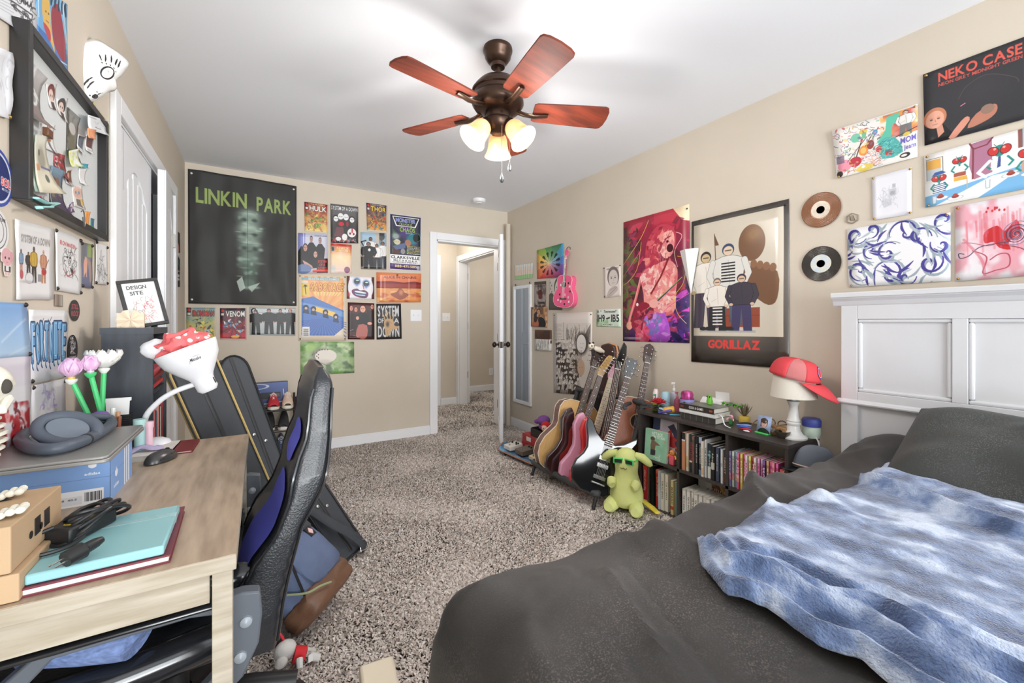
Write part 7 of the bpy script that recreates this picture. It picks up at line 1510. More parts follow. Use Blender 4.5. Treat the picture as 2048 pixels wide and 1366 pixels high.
def pedal(label,p,sx,sy,h,m,kn,rz=0,z0=.062):
 t=thing('effect_pedal',label,'pedal',(p[0],p[1],z0),rz,'effect pedals on the deck')
 MB().add([(-sx,-sy,0),(sx,-sy,0),(sx,sy,0),(-sx,sy,0),(-sx,-sy,h*.7),(sx,-sy,h),(sx,sy,h),(-sx,sy,h*.7)],[(0,3,2,1),(4,5,6,7),(0,1,5,4),(1,2,6,5),(2,3,7,6),(3,0,4,7)]).build('housing',m,t,smooth=False,bevel=.003)
 for k in range(kn):MB().lathe([(.008,0),(.007,.012),(0,.013)],10,(sx*.5-.02*(k//2),-sy*.6+2*sy*.6*(k%3)/2,h*.92)).build('knob',blackm,t)
 MB().lathe([(.007,0),(.006,.01),(0,.011)],10,(-sx*.55,0,h*.76)).build('foot_switch',chrome,t)
pedal('white effect pedal with small black knobs at the far end of the deck',(1.91,3.16),.065,.055,.045,mat('pedal_white',(226,220,210),.4),4)
pedal('brown black effect pedal in the middle of the deck',(1.93,2.99),.07,.06,.05,mat('pedal_brown',(104,92,80),.4),2)
pedal('cream effect pedal with cable next to the acoustic guitar',(1.92,2.82),.045,.04,.035,mat('pedal_cream',(214,196,160),.4),3)
for k,(nm,y,z,h,m_)in enumerate((('lower red box with white label in the stack by the wall',3.12,0,.09,mat('box_red',(176,40,46),.5)),('upper red and pink box in the stack by the wall',3.11,.09,.075,mat('box_red2',(186,60,60),.5)))):
 t=thing('small_box',nm,'box',(2.12,y,z),group='boxes by the wall');MB().box(-.07,.10,-.10,.12,0,h).build('carton',m_,t,smooth=False,bevel=.002);MB().box(-.0712,-.0702,-.02,.05,h*.3,h*.8).build('paper_label',W1,t,smooth=False);MB().box(-.072,.09,-.102,-.1003,.0,h).build('printed_side',mat('box_print',(226,196,190),.5,var=.4,vscale=40,rgb2=(60,50,50)),t,smooth=False)
t=thing('open_case','black open case with toys and cables on top of the small boxes','case',(2.16,2.98,0));MB().box(-.10,.12,-.17,.13,.166,.176).box(-.10,-.09,-.17,.13,.176,.235).box(.11,.12,-.17,.13,.176,.25).box(-.09,.11,.12,.13,.176,.24).build('tray',mat('case_black',(44,40,38),.6),t,smooth=False,bevel=.003);MB().box(-.06,.10,-.16,-.05,0,.165).build('support_box',mat('box_pale',(214,190,176),.6),t,smooth=False)
b=MB();b.tube(spline([(-.06,-.1,.2),(-.02,-.14,.23),(.05,-.1,.21),(.0,-.05,.22),(-.07,-.08,.215)],5),.006,6);b.build('cable',blackm,t)
t=thing('purple_plush','round purple plush toy on the open case','plush toy',(2.16,3.05,.30));pm=mat('plush_purple',(134,84,160),.9,bump=.4,bscale=150);MB().ell((0,0,0),(.06,.055,.045),16,12).build('head',pm,t);MB().ell((0,.0,-.055),(.045,.05,.035),14,10).build('body',pm,t);MB().ell((-.02,.07,-.02),(.03,.03,.02),10,8).build('ear',pm,t)
t=thing('red_hood_doll','small plush doll with a red hood on the open case','plush toy',(2.10,2.93,.275));rm=mat('plush_red',(206,44,50),.9);MB().ell((0,0,0),(.042,.05,.048),16,12).build('hood',rm,t);MB().ell((-.022,-.012,-.004),(.026,.034,.03),14,10).build('face',mat('plush_skin',(240,206,184),.9),t);MB().ell((0,.01,-.06),(.03,.035,.03),12,8).build('body',rm,t)
for q in(-1,1):MB().ell((-.046,-.012+q*.014,.0),(.004,.005,.005),6,5).build('eye',blackm,t)
# yellow green plush with green sunglasses
gp=mat('plush_lime',(220,227,146),.95,var=.06,vscale=10,bump=.3,bscale=220)
t=thing('lime_plush','large yellow green plush toy in green sunglasses sitting before the shelf','plush toy',(1.952,1.868,.012),math.radians(-150))
k_=MB();k_.lathe([(0,.02),(.07,.02),(.10,.05),(.105,.10),(.09,.16),(.072,.21),(.066,.235),(.072,.27),(.074,.31),(.062,.35),(.035,.375),(0,.38)],26);k_.build('body',gp,t,sub=1)
for q in(-1,1):
 MB().tube([(.01,q*.055,.345),(.005,q*.095,.335),(0,q*.135,.305),(0,q*.15,.29)],[.02,.026,.022,.010],12).build('ear',gp,t)
 MB().tube([(.06,q*.075,.19),(.09,q*.07,.175),(.10,q*.06,.17)],[.028,.027,.02],12).build('arm',gp,t)
 MB().tube([(.05,q*.07,.045),(.10,q*.08,.04),(.125,q*.08,.042)],[.045,.04,.026],12).build('foot',gp,t)
 b=MB();b.T=basis(V((.068,q*.034,.315)),V((0,1,0)),V((0,0,1)),V((1,0,0)))@M.Rotation(-q*.25,4,'Y');b.box(-.03,.03,-.018,.018,0,.008);b.build('sunglass_frame',mat('frame_green',(90,206,110),.35),t,bevel=.004);b2=MB();b2.T=b.T;b2.box(-.022,.022,-.011,.011,.006,.0105);b2.build('sunglass_lens',mat('lens_dark',(30,44,36),.1),t,bevel=.002)
 MB().tube([(.06,q*.062,.32),(.0,q*.078,.325)],.004,6).build('temple_arm',mat('frame_green',(90,206,110),.35),t)
MB().tube(spline([(.07,-.02,.275),(.074,-.01,.27),(.075,0,.276),(.074,.01,.27),(.07,.02,.275)],4),.0018,5).build('mouth',mat('mouth_brown',(90,70,50),.8),t)
MB().tube([(-.05,.09,.05),(-.02,.15,.03),(.03,.19,.03)],[.018,.022,.018],8,flat=.5).build('tail',mat('plush_yellow',(226,206,70),.9),t)
# ================================================================ DESK AND WHAT STANDS ON IT
oak=mat('pale_oak',(186,178,163),.5,var=.2,vscale=6,stretch=(1.2,1.2,12),rgb2=(160,149,130));oakt=mat('desk_top_oak',(186,166,144),.42,var=.3,vscale=5,stretch=(10,1.4,1),rgb2=(156,136,116))
DX,DY0,DY1,DT=-.036,.890,1.826,.76
t=thing('desk','oak veneer desk along the left wall crowded with boxes and a lamp','desk',(0,0,0))
MB().box(XL+.004,DX,DY0,DY1,DT-.028,DT-.001).build('slab',oak,t,smooth=False,bevel=.0015);MB().box(XL+.005,DX-.001,DY0+.001,DY1-.001,DT-.001,DT).build('top_surface',oakt,t,smooth=False)
MB().box(XL+.02,DX-.04,DY0+.016,DY0+.034,DT-.083,DT-.028).build('end_apron',oak,t,smooth=False);MB().box(XL+.02,DX-.04,DY1-.034,DY1-.016,DT-.083,DT-.028).build('end_apron',oak,t,smooth=False)
for x in(DX-.036,XL+.006):
 for y in(DY0+.008,DY1-.038):MB().box(x,x+.030,y,y+.03,0,DT-.028).build('leg',oak,t,smooth=False,bevel=.001)
L=lambda px,py,Z=DT:onz(px,py,Z)
kraft=mat('kraft_card',(186,157,124),.75,var=.06,vscale=9)
def carton(label,x0,x1,y0,y1,z0,z1,marks):
 t=thing('cardboard_box',label,'box',(x0,y0,z0),group='cardboard boxes on the desk');MB().box(0,x1-x0,0,y1-y0,0,z1-z0).build('carton',kraft,t,smooth=False,bevel=.002);X=x1-x0+.0004
 for k in range(marks):b=MB();b.box(X,X+.0006,.075+.035*k,.095+.035*k,.022,.05);b.build('printed_mark',ink,t,smooth=False);MB().lathe([(.006,0),(.006,.0006),(0,.0006)],12,(0,0,0)).build('printed_mark',ink,t,loc=(X-.0,.062+.035*k,.03),rot=(0,PI/2,0))
 if marks:MB().prism([(-.02,-.006),(0,-.012),(.022,-.004),(.012,.002),(.02,.01),(0,.006),(-.02,.012),(-.012,.002)],0,.0006).build('printed_emblem',ink,t,loc=(.12,.14,z1-z0),smooth=False)
carton('lower flat cardboard box at the near left desk corner',-.50,-.303,.90,1.105,DT+.001,DT+.042,0);carton('upper cardboard box with printed black marks',-.50,-.312,.902,1.085,DT+.043,DT+.112,2)
bone=mat('bone_white',(226,222,208),.5,bump=.3,bscale=90)
for k,(px,py)in enumerate(((20,982),(20,1018))):
 p=L(px,py,DT+.125);b=MB()
 for q in range(4):
  for j in range(9):b.ell((-.055+j*.010,q*.007,.004+.003*math.sin(j)),(.006,.0045,.0055),7,5)
 o=b.build('skeleton_hand',bone,rot=(0,0,.1));o.location=(p.x-.012,p.y-.01,DT+.116);o['kind']='thing';tag(o,('rear','front')[k]+' white knobbly bone hand lying on the upper cardboard box','skeleton hand')
blue=mat('shoebox_blue',(130,168,222),.5);t=thing('shoe_box','light blue shoe box with white stripes and label under the laptop','box',(-.505,1.30,DT))
BX,BY,BZ=.21,.19,.102
MB().box(0,BX-.003,.003,BY-.003,.001,.07).build('carton',blue,t,smooth=False);MB().box(0,BX,0,BY,.058,BZ).build('lid',blue,t,smooth=False,bevel=.001)
def trefoil(c,x,y,s,k):
 for a,l in((-.5,.85),(0,1.0),(.5,.85)):c.poly([(x+(l*math.sin(a)+w_*math.cos(a))*s*f,y-(l*math.cos(a)-w_*math.sin(a))*s*g)for w_,l in((0,.05),(.22,.5*l),(.0,l),(-.22,.5*l))for f,g in((c.h/c.w,1),)],k)
 for i in range(3):c.line([(x-s*.5*c.h/c.w,y+s*(.06+.12*i)-.02),(x+s*.5*c.h/c.w,y+s*(.0+.12*i)-.02)],(130,168,222),1.2)
 c.text('adidas',x,y+s*.42,s*.34,k,s*1.5*c.h/c.w)
cv=Canvas(420,204,(130,168,222));cv.line([(0,.43),(1,.43)],(96,132,190),2);trefoil(cv,.86,.22,.17,(240,243,248));cv.ell(.3,.02,.09,.1,(30,40,90));cv.rect(.42,.66,.95,1,(232,234,238)).text('FUS OO6',.53,.7,.05,(70,72,78),.17).rect(.46,.78,.78,.96,(216,218,224)).text('HQ8708  40.5',.62,.82,.04,(90,92,98),.24)
for i in range(14):cv.rect(.80+i*.01,.72,.803+i*.01+.003*(i%3),.92,(60,62,66))
b=MB();b.add([(0,-.0006,0),(BX,-.0006,0),(BX,-.0006,BZ),(0,-.0006,BZ)],[(0,1,2,3)],[[(0,0),(1,0),(1,1),(0,1)]]);b.build('label_end',pic_mat('shoebox_end',cv,.5),t)
cv=Canvas(380,204,(130,168,222));cv.line([(0,.43),(1,.43)],(96,132,190),2)
for i in range(3):cv.poly([(.60+i*.1,0),(.65+i*.1,0),(.65+i*.1,1),(.60+i*.1,1)],(238,241,247))
trefoil(cv,.25,.6,.26,(238,241,247))
b=MB();b.add([(BX+.0006,0,0),(BX+.0006,BY,0),(BX+.0006,BY,BZ),(BX+.0006,0,BZ)],[(0,1,2,3)],[[(0,0),(1,0),(1,1),(0,1)]]);b.build('striped_side',pic_mat('shoebox_side',cv,.5),t)
lz=DT+BZ;t=thing('laptop','closed grey metal laptop lying on the blue shoe box','laptop',(-.508,1.245,lz));alu=mat('laptop_grey',(150,149,147),.34,.25)
def rr(w,h,r):return[(x+r*math.cos(a),y+r*math.sin(a))for(x,y,a0)in((w-r,h-r,0),(r,h-r,PI/2),(r,r,PI),(w-r,r,1.5*PI))for a in[a0+i*PI/10 for i in range(6)]]
MB().prism(rr(.224,.335,.012),.0005,.009).build('base',alu,t,bevel=.002);MB().prism(rr(.222,.333,.012),.0095,.0155).build('lid',alu,t,bevel=.002);lz+=.016
# headphones lying on the laptop
hpm=mat('headphone_slate',(78,86,98),.45);cush=mat('headphone_cushion',(84,92,104),.6)
t=thing('headphones','slate grey over ear headphones lying on the laptop','headphones',(0,0,0));hz=lz+.014
hb_=[L(x,y,hz)for x,y in((60,858),(46,868),(42,880),(56,893),(90,899),(130,894),(170,880),(205,862),(222,848),(218,838))]
MB().tube(spline([tuple(p)for p in hb_],5),.013,12,flat=1.0).build('headband',hpm,t);MB().tube([tuple(hb_[6].lerp(hb_[7],q))for q in(0,.08)],.0138,12).build('slider_joint',blackm,t)
for q,px,py,dz,ra,rb_ in((0,136,858,.022,.056,.040),(1,182,836,.016,.036,.028)):
 cc=L(px,py,lz+dz+.012);n_=V((.16,-.60,.78)).normalized()if not q else V((.1,.3,.95)).normalized();x_=V((.86,-.30,-.28));x_=(x_-n_*x_.dot(n_)).normalized();R=basis(cc,x_,n_.cross(x_),n_)
 b=MB();b.T=R;b.tube([(ra*math.cos(i*PI/16),rb_*math.sin(i*PI/16),.0)for i in range(32)],.0125-.003*q,12,True,flat=.9);b.build('ear_cushion',cush,t)
 b=MB();b.T=R@M.Diagonal((1,rb_/ra,1,1));b.lathe([(0,.001),(ra*.72,.001),(ra*.74,-.004),(ra*1.1,-.012),(ra*.9,-.024),(0,-.026)],28);b.build('ear_cup',hpm,t)
 b=MB();b.T=R@M.Diagonal((1,rb_/ra,1,1));b.lathe([(ra*.76,.001),(ra*.72,.005),(0,.006)],28);b.build('speaker_pad',mat('pad_grey',(112,122,134),.6),t)
# skeleton bust at the left edge
p=L(-2,905,lz);t=thing('skeleton_bust','white skeleton bust with skull and ribs standing at the left edge','skeleton',(-.480,1.262,lz),math.radians(16))
MB().ell((-.01,0,.165),(.058,.044,.050),20,14,lambda d:-.12*max(0,d.x)*max(0,-d.z)-.10*math.exp(-((d.x-.8)**2+d.z**2+(abs(d.y)-.4)**2)*12)).build('skull',bone,t)
MB().tube([(.036,-.0,.135),(.032,-.026,.118),(-.01,-.034,.122),(-.012,.034,.122),(.032,.026,.118)],.010,8,True).build('jaw',bone,t)
for q in(-1,1):MB().ell((.036,q*.021,.163),(.009,.009,.015),12,8).build('eye_socket',mat('socket_dark',(70,66,60),.9),t)
MB().tube([(-.015,0,.0),(-.02,0,.12)],.010,8).build('spine',bone,t)
for k in range(6):r=.034+.012*math.sin(k*.6);MB().tube([(r*.9*math.cos(a)-.006,r*.8*math.sin(a),.015+.015*k+.008*math.cos(a))for a in[i*PI/9 for i in range(18)]],.0042,6,True).build('rib',bone,t)
# books, charger, mouse, papers
flatbook('album',(-.318,.908,DT),.187,.225,.014,mat('maroon_cover',(112,40,54),.4),'maroon hardback album lying on the desk front corner',math.radians(2),None,'books on the desk');t=thing('notebook','pale teal box notebook with a clear band on the maroon album','notebook',(-.303,.914,DT+.0145),math.radians(1));MB().box(0,.163,0,.19,0,.016).build('cover',mat('teal_cover',(142,192,198),.35),t,bevel=.003);MB().box(-.0004,.1634,.135,.147,.0002,.0166).build('clear_band',mat('clear_band',(196,226,228),.15,alpha=.5),t,smooth=False)
nz_=DT+.031;c=L(165,1050,nz_+.015);t=thing('power_adapter','black laptop charger brick wrapped in its coiled cable on the teal notebook','charger',(c.x,c.y,nz_),math.radians(62))
MB().box(-.045,.045,-.022,.022,.001,.029).build('brick',blackm,t,bevel=.004);MB().box(-.03,.03,-.012,.004,.029,.0295).build('yellow_label',mat('label_yellow',(226,200,60),.5),t,smooth=False);cabm=mat('cable_black',(30,31,33),.4)
for k in range(6):MB().tube([(.012+.008*k-.02+.05*math.cos(a)*(.8+.05*k),(.030+.002*(k%3))*math.sin(a),.021+.024*math.cos(a+.5*k)*(1 if k%2 else .8))for a in[i*PI/12 for i in range(24)]],.0034,8,True).build('cable_loop',cabm,t)
MB().tube(spline([(-.04,.01,.03),(-.075,.03,.02),(-.085,.0,.006),(-.06,-.03,.006),(-.035,-.035,.012)],6),.0034,8).build('cable_loop',cabm,t)
pl0,pl1=L(205,1078,nz_+.02),L(115,1128,nz_+.012);ux=(pl1-pl0).normalized()
b=MB();b.tube([pl0,pl0.lerp(pl1,.15),pl0.lerp(pl1,.4),pl0.lerp(pl1,.45),pl0.lerp(pl1,.85)],[.005,.008,.009,.013,.012],10);o=b.build('plug',cabm);o.parent=t;o.matrix_parent_inverse=(M.Translation((c.x,c.y,nz_))@M.Rotation(math.radians(62),4,'Z')).inverted()
uy=V((-ux.y,ux.x,0))
for q in(-1,0,1):b=MB();e=pl0.lerp(pl1,.85)+uy*q*.0065+V((0,0,.003*(q==0)));b.tube([e,e+ux*.016],.0014,6);o=b.build('prong',chrome);o.parent=t;o.matrix_parent_inverse=(M.Translation((c.x,c.y,nz_))@M.Rotation(math.radians(62),4,'Z')).inverted()
c=L(322,922);t=thing('computer_mouse','glossy grey computer mouse on the desk','mouse',(c.x,c.y,DT),math.radians(58));MB().ell((0,0,.004),(.05,.029,.030),24,14,lambda d:-.9*max(0,-d.z)**.5*.8 if d.z<0 else 0).build('shell',mat('mouse_grey',(74,72,72),.25,.3),t)
for k in range(3):MB().tube(spline([(-.03+.012*k,-.026,.012),(0+.01*k,-.023,.020),(.03,-.018,.016)],4),.0012,5).build('ridge',blackm,t)
MB().cyl((.022,-.003,.028),(.022,.003,.028),.006,n=10).build('scroll_wheel',blackm,t)
flatbook('sketchbook',(-.345,1.625,DT),.105,.16,.016,mat('paper_cover',(222,218,212),.6,var=.1,vscale=20),'white sketchbook under the lamp beside the shoe box',math.radians(-4),None,'books on the desk');flatbook('wallet_book',(-.238,1.655,DT),.055,.145,.009,mat('wallet_red',(120,36,42),.4),'small dark red booklet beside the sketchbook',math.radians(-2),None,'books on the desk')
b=MB();b.tube(spline([(-.335,1.66,DT+.02),(-.31,1.68,DT+.03),(-.28,1.67,DT+.024),(-.265,1.69,DT+.022)],5),[.012]*15+[.008],8,flat=.4);tag(b.build('crumpled_wrapper',mat('wrapper_lilac',(176,166,200),.5)),'crumpled lilac wrapper lying on the sketchbook','wrapper')
# clip lamp with white shade turned up, filled with a red spotted cloth
t=thing('desk_lamp','white gooseneck desk lamp with its shade turned upward','lamp',(-.292,1.775,DT));lw=mat('lamp_plastic',(232,233,236),.35)
MB().lathe([(.0,0),(.044,0),(.044,.010),(.036,.024),(.02,.032),(0,.034)],26).build('base',lw,t);O=V((-.292,1.775,DT))
hA,hB=ony(416,776,1.73),ony(374,700,1.73);ax=(hB-hA).normalized()
MB().tube(spline([V((-.02,.01,.02)),ony(290,838,1.76)-O,ony(318,803,1.75)-O,ony(350,783,1.74)-O,ony(385,770,1.735)-O,ony(402,766,1.732)-O],6),.0085,10).build('gooseneck',lw,t)
hx=ax.cross(V((0,1,0))).normalized();hy=ax.cross(hx);RB=M.Translation(-O)@basis(hA,hx,hy,ax);b=MB();b.T=RB
b.lathe([(.0,-.012),(.022,-.01),(.03,.0),(.031,.034),(.036,.045),(.058,.075),(.078,.105),(.086,.135),(.088,.15),(.085,.15),(.075,.107),(.05,.07),(.0,.05)],36);b.build('shade',lw,t)
for k in range(9):a=.35+k*.32;b=MB();b.T=RB;b.box(.0300,.0320,-.0018,.0018,.008,.028);o=b.build('vent_slot',blackm,t);o.data.transform(RB@M.Rotation(a+PI*.75,4,'Z')@RB.inverted())
cv=Canvas(300,150,(232,233,236));cv.text('Mistake',.5,.35,.3,(50,50,54),.6,shear=.2).line([(.42,.24),(.8,.28)],(50,50,54),4).line([(.1,.8),(.2,.5),(.26,.7)],(50,50,54),4)
def lab(u,v):a=LA+(u-.5)*.62;h=.09+.034*v;r=interp([(.075,.058),(.105,.078),(.135,.086)],h)+.0012;return(r*math.cos(a),r*math.sin(a),h)
vw=(RB.inverted().to_3x3()@(V((0,0,EYE))-hB));LA=math.atan2(vw.y,vw.x)+.1;b=MB();b.T=RB;b.grid(lab,8,3);b.build('lettering',pic_mat('lamp_words',cv,.35),t)
spot=mat('spotted_red',(236,112,114),.8);nt=spot.node_tree;vo=nt.nodes.new('ShaderNodeTexVoronoi');vo.inputs['Scale'].default_value=42;vo.inputs['Randomness'].default_value=.35;tc=nt.nodes.new('ShaderNodeTexCoord');nt.links.new(tc.outputs['Object'],vo.inputs['Vector']);cr=nt.nodes.new('ShaderNodeValToRGB');cr.color_ramp.elements[0].position=.28;cr.color_ramp.elements[1].position=.33;cr.color_ramp.elements[0].color=lin((246,226,222))+(1,);cr.color_ramp.elements[1].color=lin((236,112,114))+(1,);nt.links.new(vo.outputs['Distance'],cr.inputs[0]);nt.links.new(cr.outputs[0],nt.nodes['Principled BSDF'].inputs['Base Color'])
hT=hA+ax*.15;o=MB().ell((0,0,0),(.070,.055,.042),30,20,lambda d:.42*nz(d.x*2.4,d.y*2.4,d.z*2.4)+.10*math.sin(d.x*9+d.z*5)).build('spotted_cloth',spot);o.location=hT+V((-.010,0,.008));o.rotation_euler=(0,math.radians(-20),0);tag(o,'red cloth with white dots bundled in the upturned lamp shade','cloth')
q=ony(316,698,1.75);o=MB().ell((0,0,0),(.044,.03,.032),20,14,lambda d:.15*nz(d.x*2,d.y*2,d.z*2)).ell((.05,.0,-.022),(.024,.022,.024),14,10).build('white_cloth',mat('cloth_white',(232,232,234),.85));o.location=q;tag(o,'puffy white cloth hanging at the left of the lamp shade','cloth')
# brick flowers in a pen pot
pinkp=mat('flower_pink',(226,184,216),.35);grs=mat('stem_green',(72,196,116),.35);whp=mat('flower_white',(232,232,226),.35)
def bflower(label,top,foot,m,n,r,up):
 t=thing('brick_flower',label,'flower',foot,group='plastic flowers on the desk');d=V(top)-V(foot);MB().tube([(0,0,0),d*.97],.0062,8).build('stem',grs,t);MB().lathe([(.006,-.012),(.013,-.002),(.013,.003),(0,.004)],14,tuple(d)).build('calyx',grs if up>1 else whp,t)
 for k in range(n):
  a=2*PI*k/n;R=M.Translation(d)@M.Rotation(a,4,'Z')@M.Rotation(-up,4,'Y');b=MB();b.T=R;b.grid(lambda u,v:(.006+r*u,(v-.5)*r*1.15*math.sin(PI*(.12+.8*u)),.25*r*(2*v-1)**2+.5*r*u*u),6,5);b.build('petal',m,t,solid=.003)
 MB().lathe([(.008,0),(.008,.014),(0,.015)],10,tuple(d)).build('flower_centre',mat('centre_yellow',(226,190,90),.4)if up<1.1 and m is pinkp else m,t)
F=lambda px,py,Y=1.62:ony(px,py,Y)
bflower('large open pink plastic flower with green stem, left of three',F(143,760),(-.375,1.63,DT+.03),pinkp,6,.046,.85);bflower('small closed pink plastic bud with green stem, middle of three',F(181,747),(-.37,1.645,DT+.03),pinkp,5,.038,1.2);bflower('white layered plastic flower with green stem, right of three',F(208,738,1.66),(-.40,1.665,DT+.03),whp,11,.050,.38)
t=thing('pen_pot','dark pen pot holding flowers and pens behind the headphones','pot',(-.385,1.645,DT));MB().lathe([(0,0),(.036,0),(.038,.10),(.034,.10),(.032,.01),(0,.01)],22).build('pot',mat('pot_dark',(50,48,56),.4),t)
for k,(nme,c_,dx,dy)in enumerate((('white',(236,236,232),.012,.014),('tan',(200,150,110),.022,.004),('brown',(150,86,60),.026,-.008),('rose',(226,150,150),-.02,.012))):b=MB();b.tube([(-.385+dx,1.645+dy,DT+.012),(-.385+dx*1.3,1.645+dy,DT+.16-.012*k)],.0055,8);tag(b.build('pen',mat('pen_'+nme,c_,.4)),'%s pen standing in the dark pen pot'%nme,'pen','pens in the pot')
b=MB();q=F(200,820,1.6);b.ell((0,0,0),(.022,.02,.018),14,10);o=b.build('purple_ball',mat('ball_purple',(110,80,150),.6));o.location=(q.x,q.y,DT+.145);tag(o,'purple soft knob behind the headphones','ornament')
t=thing('card_stack','stack of black film frames topped by a white frame against the tower','stack',(-.378,1.765,DT));random.seed(2)
for k in range(17):MB().box(-.027+.002*random.random(),.027,-.02,.02,k*.0072,k*.0072+.0062).build('black_frame',blackm,t,smooth=False)
MB().add([(-.026,-.022,.123),(.026,-.022,.123),(.028,-.022,.165),(.032,-.022,.166),(.032,-.022,.176),(-.032,-.022,.176),(-.032,-.022,.166),(-.028,-.022,.165),(-.026,-.018,.123),(.026,-.018,.123),(.028,-.018,.165),(.032,-.018,.166),(.032,-.018,.176),(-.032,-.018,.176),(-.032,-.018,.166),(-.028,-.018,.165)],[(0,1,2,3,4,5,6,7),(15,14,13,12,11,10,9,8)]+[(i,8+i,8+(i+1)%8,(i+1)%8)for i in range(8)]).build('white_frame',W1,t,smooth=False)
for nm,lb,x,y,h,r,c_ in(('teal_tub','small pale teal tub left of the lamp neck',-.318,1.70,.095,.014,(186,226,222)),('pink_bottle','small pink bottle beside the teal tub',-.296,1.70,.085,.010,(238,200,212))):bottle(nm,lb,'bottle',(x,y,DT+.017),[(0,0),(r,0),(r,h*.8),(0,h*.82)],mat(nm,c_,.35),mat(nm,c_,.35),[(r*1.15,h*.78),(r*1.15,h),(0,h)],grp='small bottles on the desk',n=16)
# black tower shelf with frame and kraft gift box on it
tx0,tx1,ty0,ty1=-.447,-.316,1.872,2.118;blkw=mat('black_ash',(58,64,72),.45,var=.3,vscale=12,stretch=(3,3,.6),rgb2=(42,47,54))
t=thing('media_tower','tall black ash media tower behind the desk by the closet','shelf',(tx0,ty0,0));W,D=tx1-tx0,ty1-ty0
for y in(0,D-.016):MB().box(0,W,y,y+.016,0,1.13).build('side_panel',blkw,t,smooth=False)
MB().box(-.003,W+.003,-.003,D+.003,1.13,1.152).build('top',blkw,t,smooth=False);MB().box(0,.005,.016,D-.016,0,1.13).build('back_panel',blkw,t,smooth=False)
for z in(.04,.34,.64,.92):MB().box(.005,W-.004,.016,D-.016,z,z+.014).build('shelf',blkw,t,smooth=False)
rc=[(190,60,60),(226,222,214),(200,90,100),(60,66,76),(150,160,180),(230,170,160),(120,40,40),(206,200,186),(80,80,84),(170,60,70)];rn=['red','white','rose','slate','blue grey','peach','maroon','cream','charcoal','crimson']
for k in range(10):o=MB().box(0,.105,0,.019,0,.19+.02*((k*7)%4)/3).build('magazine',mat('mag_%d'%k,rc[k],.5),smooth=False);o.location=(tx0+.02,ty0+.018+.0205*k,.655);tag(o,'%s magazine, %s from the near side in the black tower'%(rn[k],ordn[k]),'magazine','magazines in the black tower')
for k in range(5):o=MB().box(0,.11,0,.20,0,.012).build('magazine',mat('mag_%d'%((k*3)%10),rc[(k*3)%10],.5),smooth=False,rot=(math.radians(3),0,.05*(k%2)));o.location=(tx0+.015,ty0+.02,.9355+.0135*k);tag(o,'%s magazine lying flat, %s from the bottom in the tower'%(rn[(k*3)%10],ordn[k]),'magazine','flat magazines in the black tower')
cv=Canvas(150,200,(232,231,228));cv.text('DESIGN',.42,.06,.09,(70,72,72),.6).text('SITE',.38,.2,.09,(70,72,72),.4);cv.scribble(60,[(200,70,80),(226,130,130),(150,146,140)],.15,.36,.85,.9,2,.12)
t=thing('picture_frame','black framed sketch in red and black tilted on the tower','picture frame');t.matrix_world=M.Translation((-.352,2.035,1.157))@M.Rotation(math.radians(14),4,'Z')@M.Rotation(math.radians(-10),4,'X')@M.Rotation(math.radians(-11),4,'Y')
b=MB();w,h,f_=.118,.18,.012;b.box(-w/2,w/2,0,.016,0,f_).box(-w/2,w/2,0,.016,h-f_,h).box(-w/2,-w/2+f_,0,.016,f_,h-f_).box(w/2-f_,w/2,0,.016,f_,h-f_);b.build('frame',frm,t,smooth=False,bevel=.001);b=MB();b.add([(-w/2+f_,.006,f_),(w/2-f_,.006,f_),(w/2-f_,.006,h-f_),(-w/2+f_,.006,h-f_)],[(0,1,2,3)],[[(0,0),(1,0),(1,1),(0,1)]]);b.build('sketch',pic_mat('frame_sketch',cv,.4),t)
t=thing('gift_box','small folded kraft paper gift box before the tilted frame','box',(-.383,1.925,1.152),math.radians(8));kp=mat('kraft_pale',(226,206,180),.8);MB().box(-.035,.035,-.02,.03,0,.05).build('box_body',kp,t,smooth=False);
for a in range(6):b=MB();b.T=M.Translation((0,-.021,.027))@M.Rotation(a*PI/3,4,'Y');b.add([(0,-.006,0),(.032,0,-.012),(.036,-.004,.0),(.032,0,.012)],[(0,1,2),(0,2,3)]);b.build('folded_flap',kp,t,smooth=False,solid=.0006)
# ================================================================ CASES, SHOES, BAGS
csm=mat('case_vinyl',(52,55,60),.5,bump=.15,bscale=300);gold=mat('gold_piping',(206,180,116),.4)
def slabcase(name,label,B,T,face,w,d,m,pip,r):
 B,T=V(B),V(T);u=(T-B).normalized();n=V((math.sin(face),-math.cos(face),0));n=(n-u*n.dot(u)).normalized();wv=u.cross(n);t=thing(name,label,'guitar case');t.matrix_world=basis(B,wv,u,n);Lc=(T-B).length
 pr=[(0,0),(.02,.004)];out=[(-w/2,.03),(-w/2+.03,0),(w/2-.03,0),(w/2,.03)]+[(w/2*math.cos(a),Lc-w*r+w*r*math.sin(a))for a in[i*PI/10 for i in range(11)]]
 MB().prism(out,-d,0).build('shell',m,t,bevel=.012,bseg=3)
 for z in(0,-d):MB().tube([(x,y,z)for x,y in out],.0045,6,True).build('piping',pip,t)
 MB().tube([(0,.02,.001),(0,Lc-.01,.001)],.008,6,flat=.4).build('zip_strip',blackm,t)
 for y in(.55,.6):MB().lathe([(.009,0),(.007,.005),(0,.006)],12,(.02*(1 if y<.58 else-1),Lc*y,.0)).build('stud',chrome,t)
 return t
slabcase('guitar_case','black hard guitar case with gold piping leaning behind the desk',(.11,2.13,.012),(-.245,2.16,1.02),math.radians(16),.165,.14,csm,gold,.25)
slabcase('gig_bag','padded black gig bag leaning right of the gold piped case',(.175,2.42,.02),(-.13,2.55,1.0),math.radians(22),.13,.15,mat('gig_nylon',(66,70,76),.65,bump=.2,bscale=260),blackm,.6)
gn=mat('bag_nylon',(58,62,68),.7,bump=.2,bscale=260)
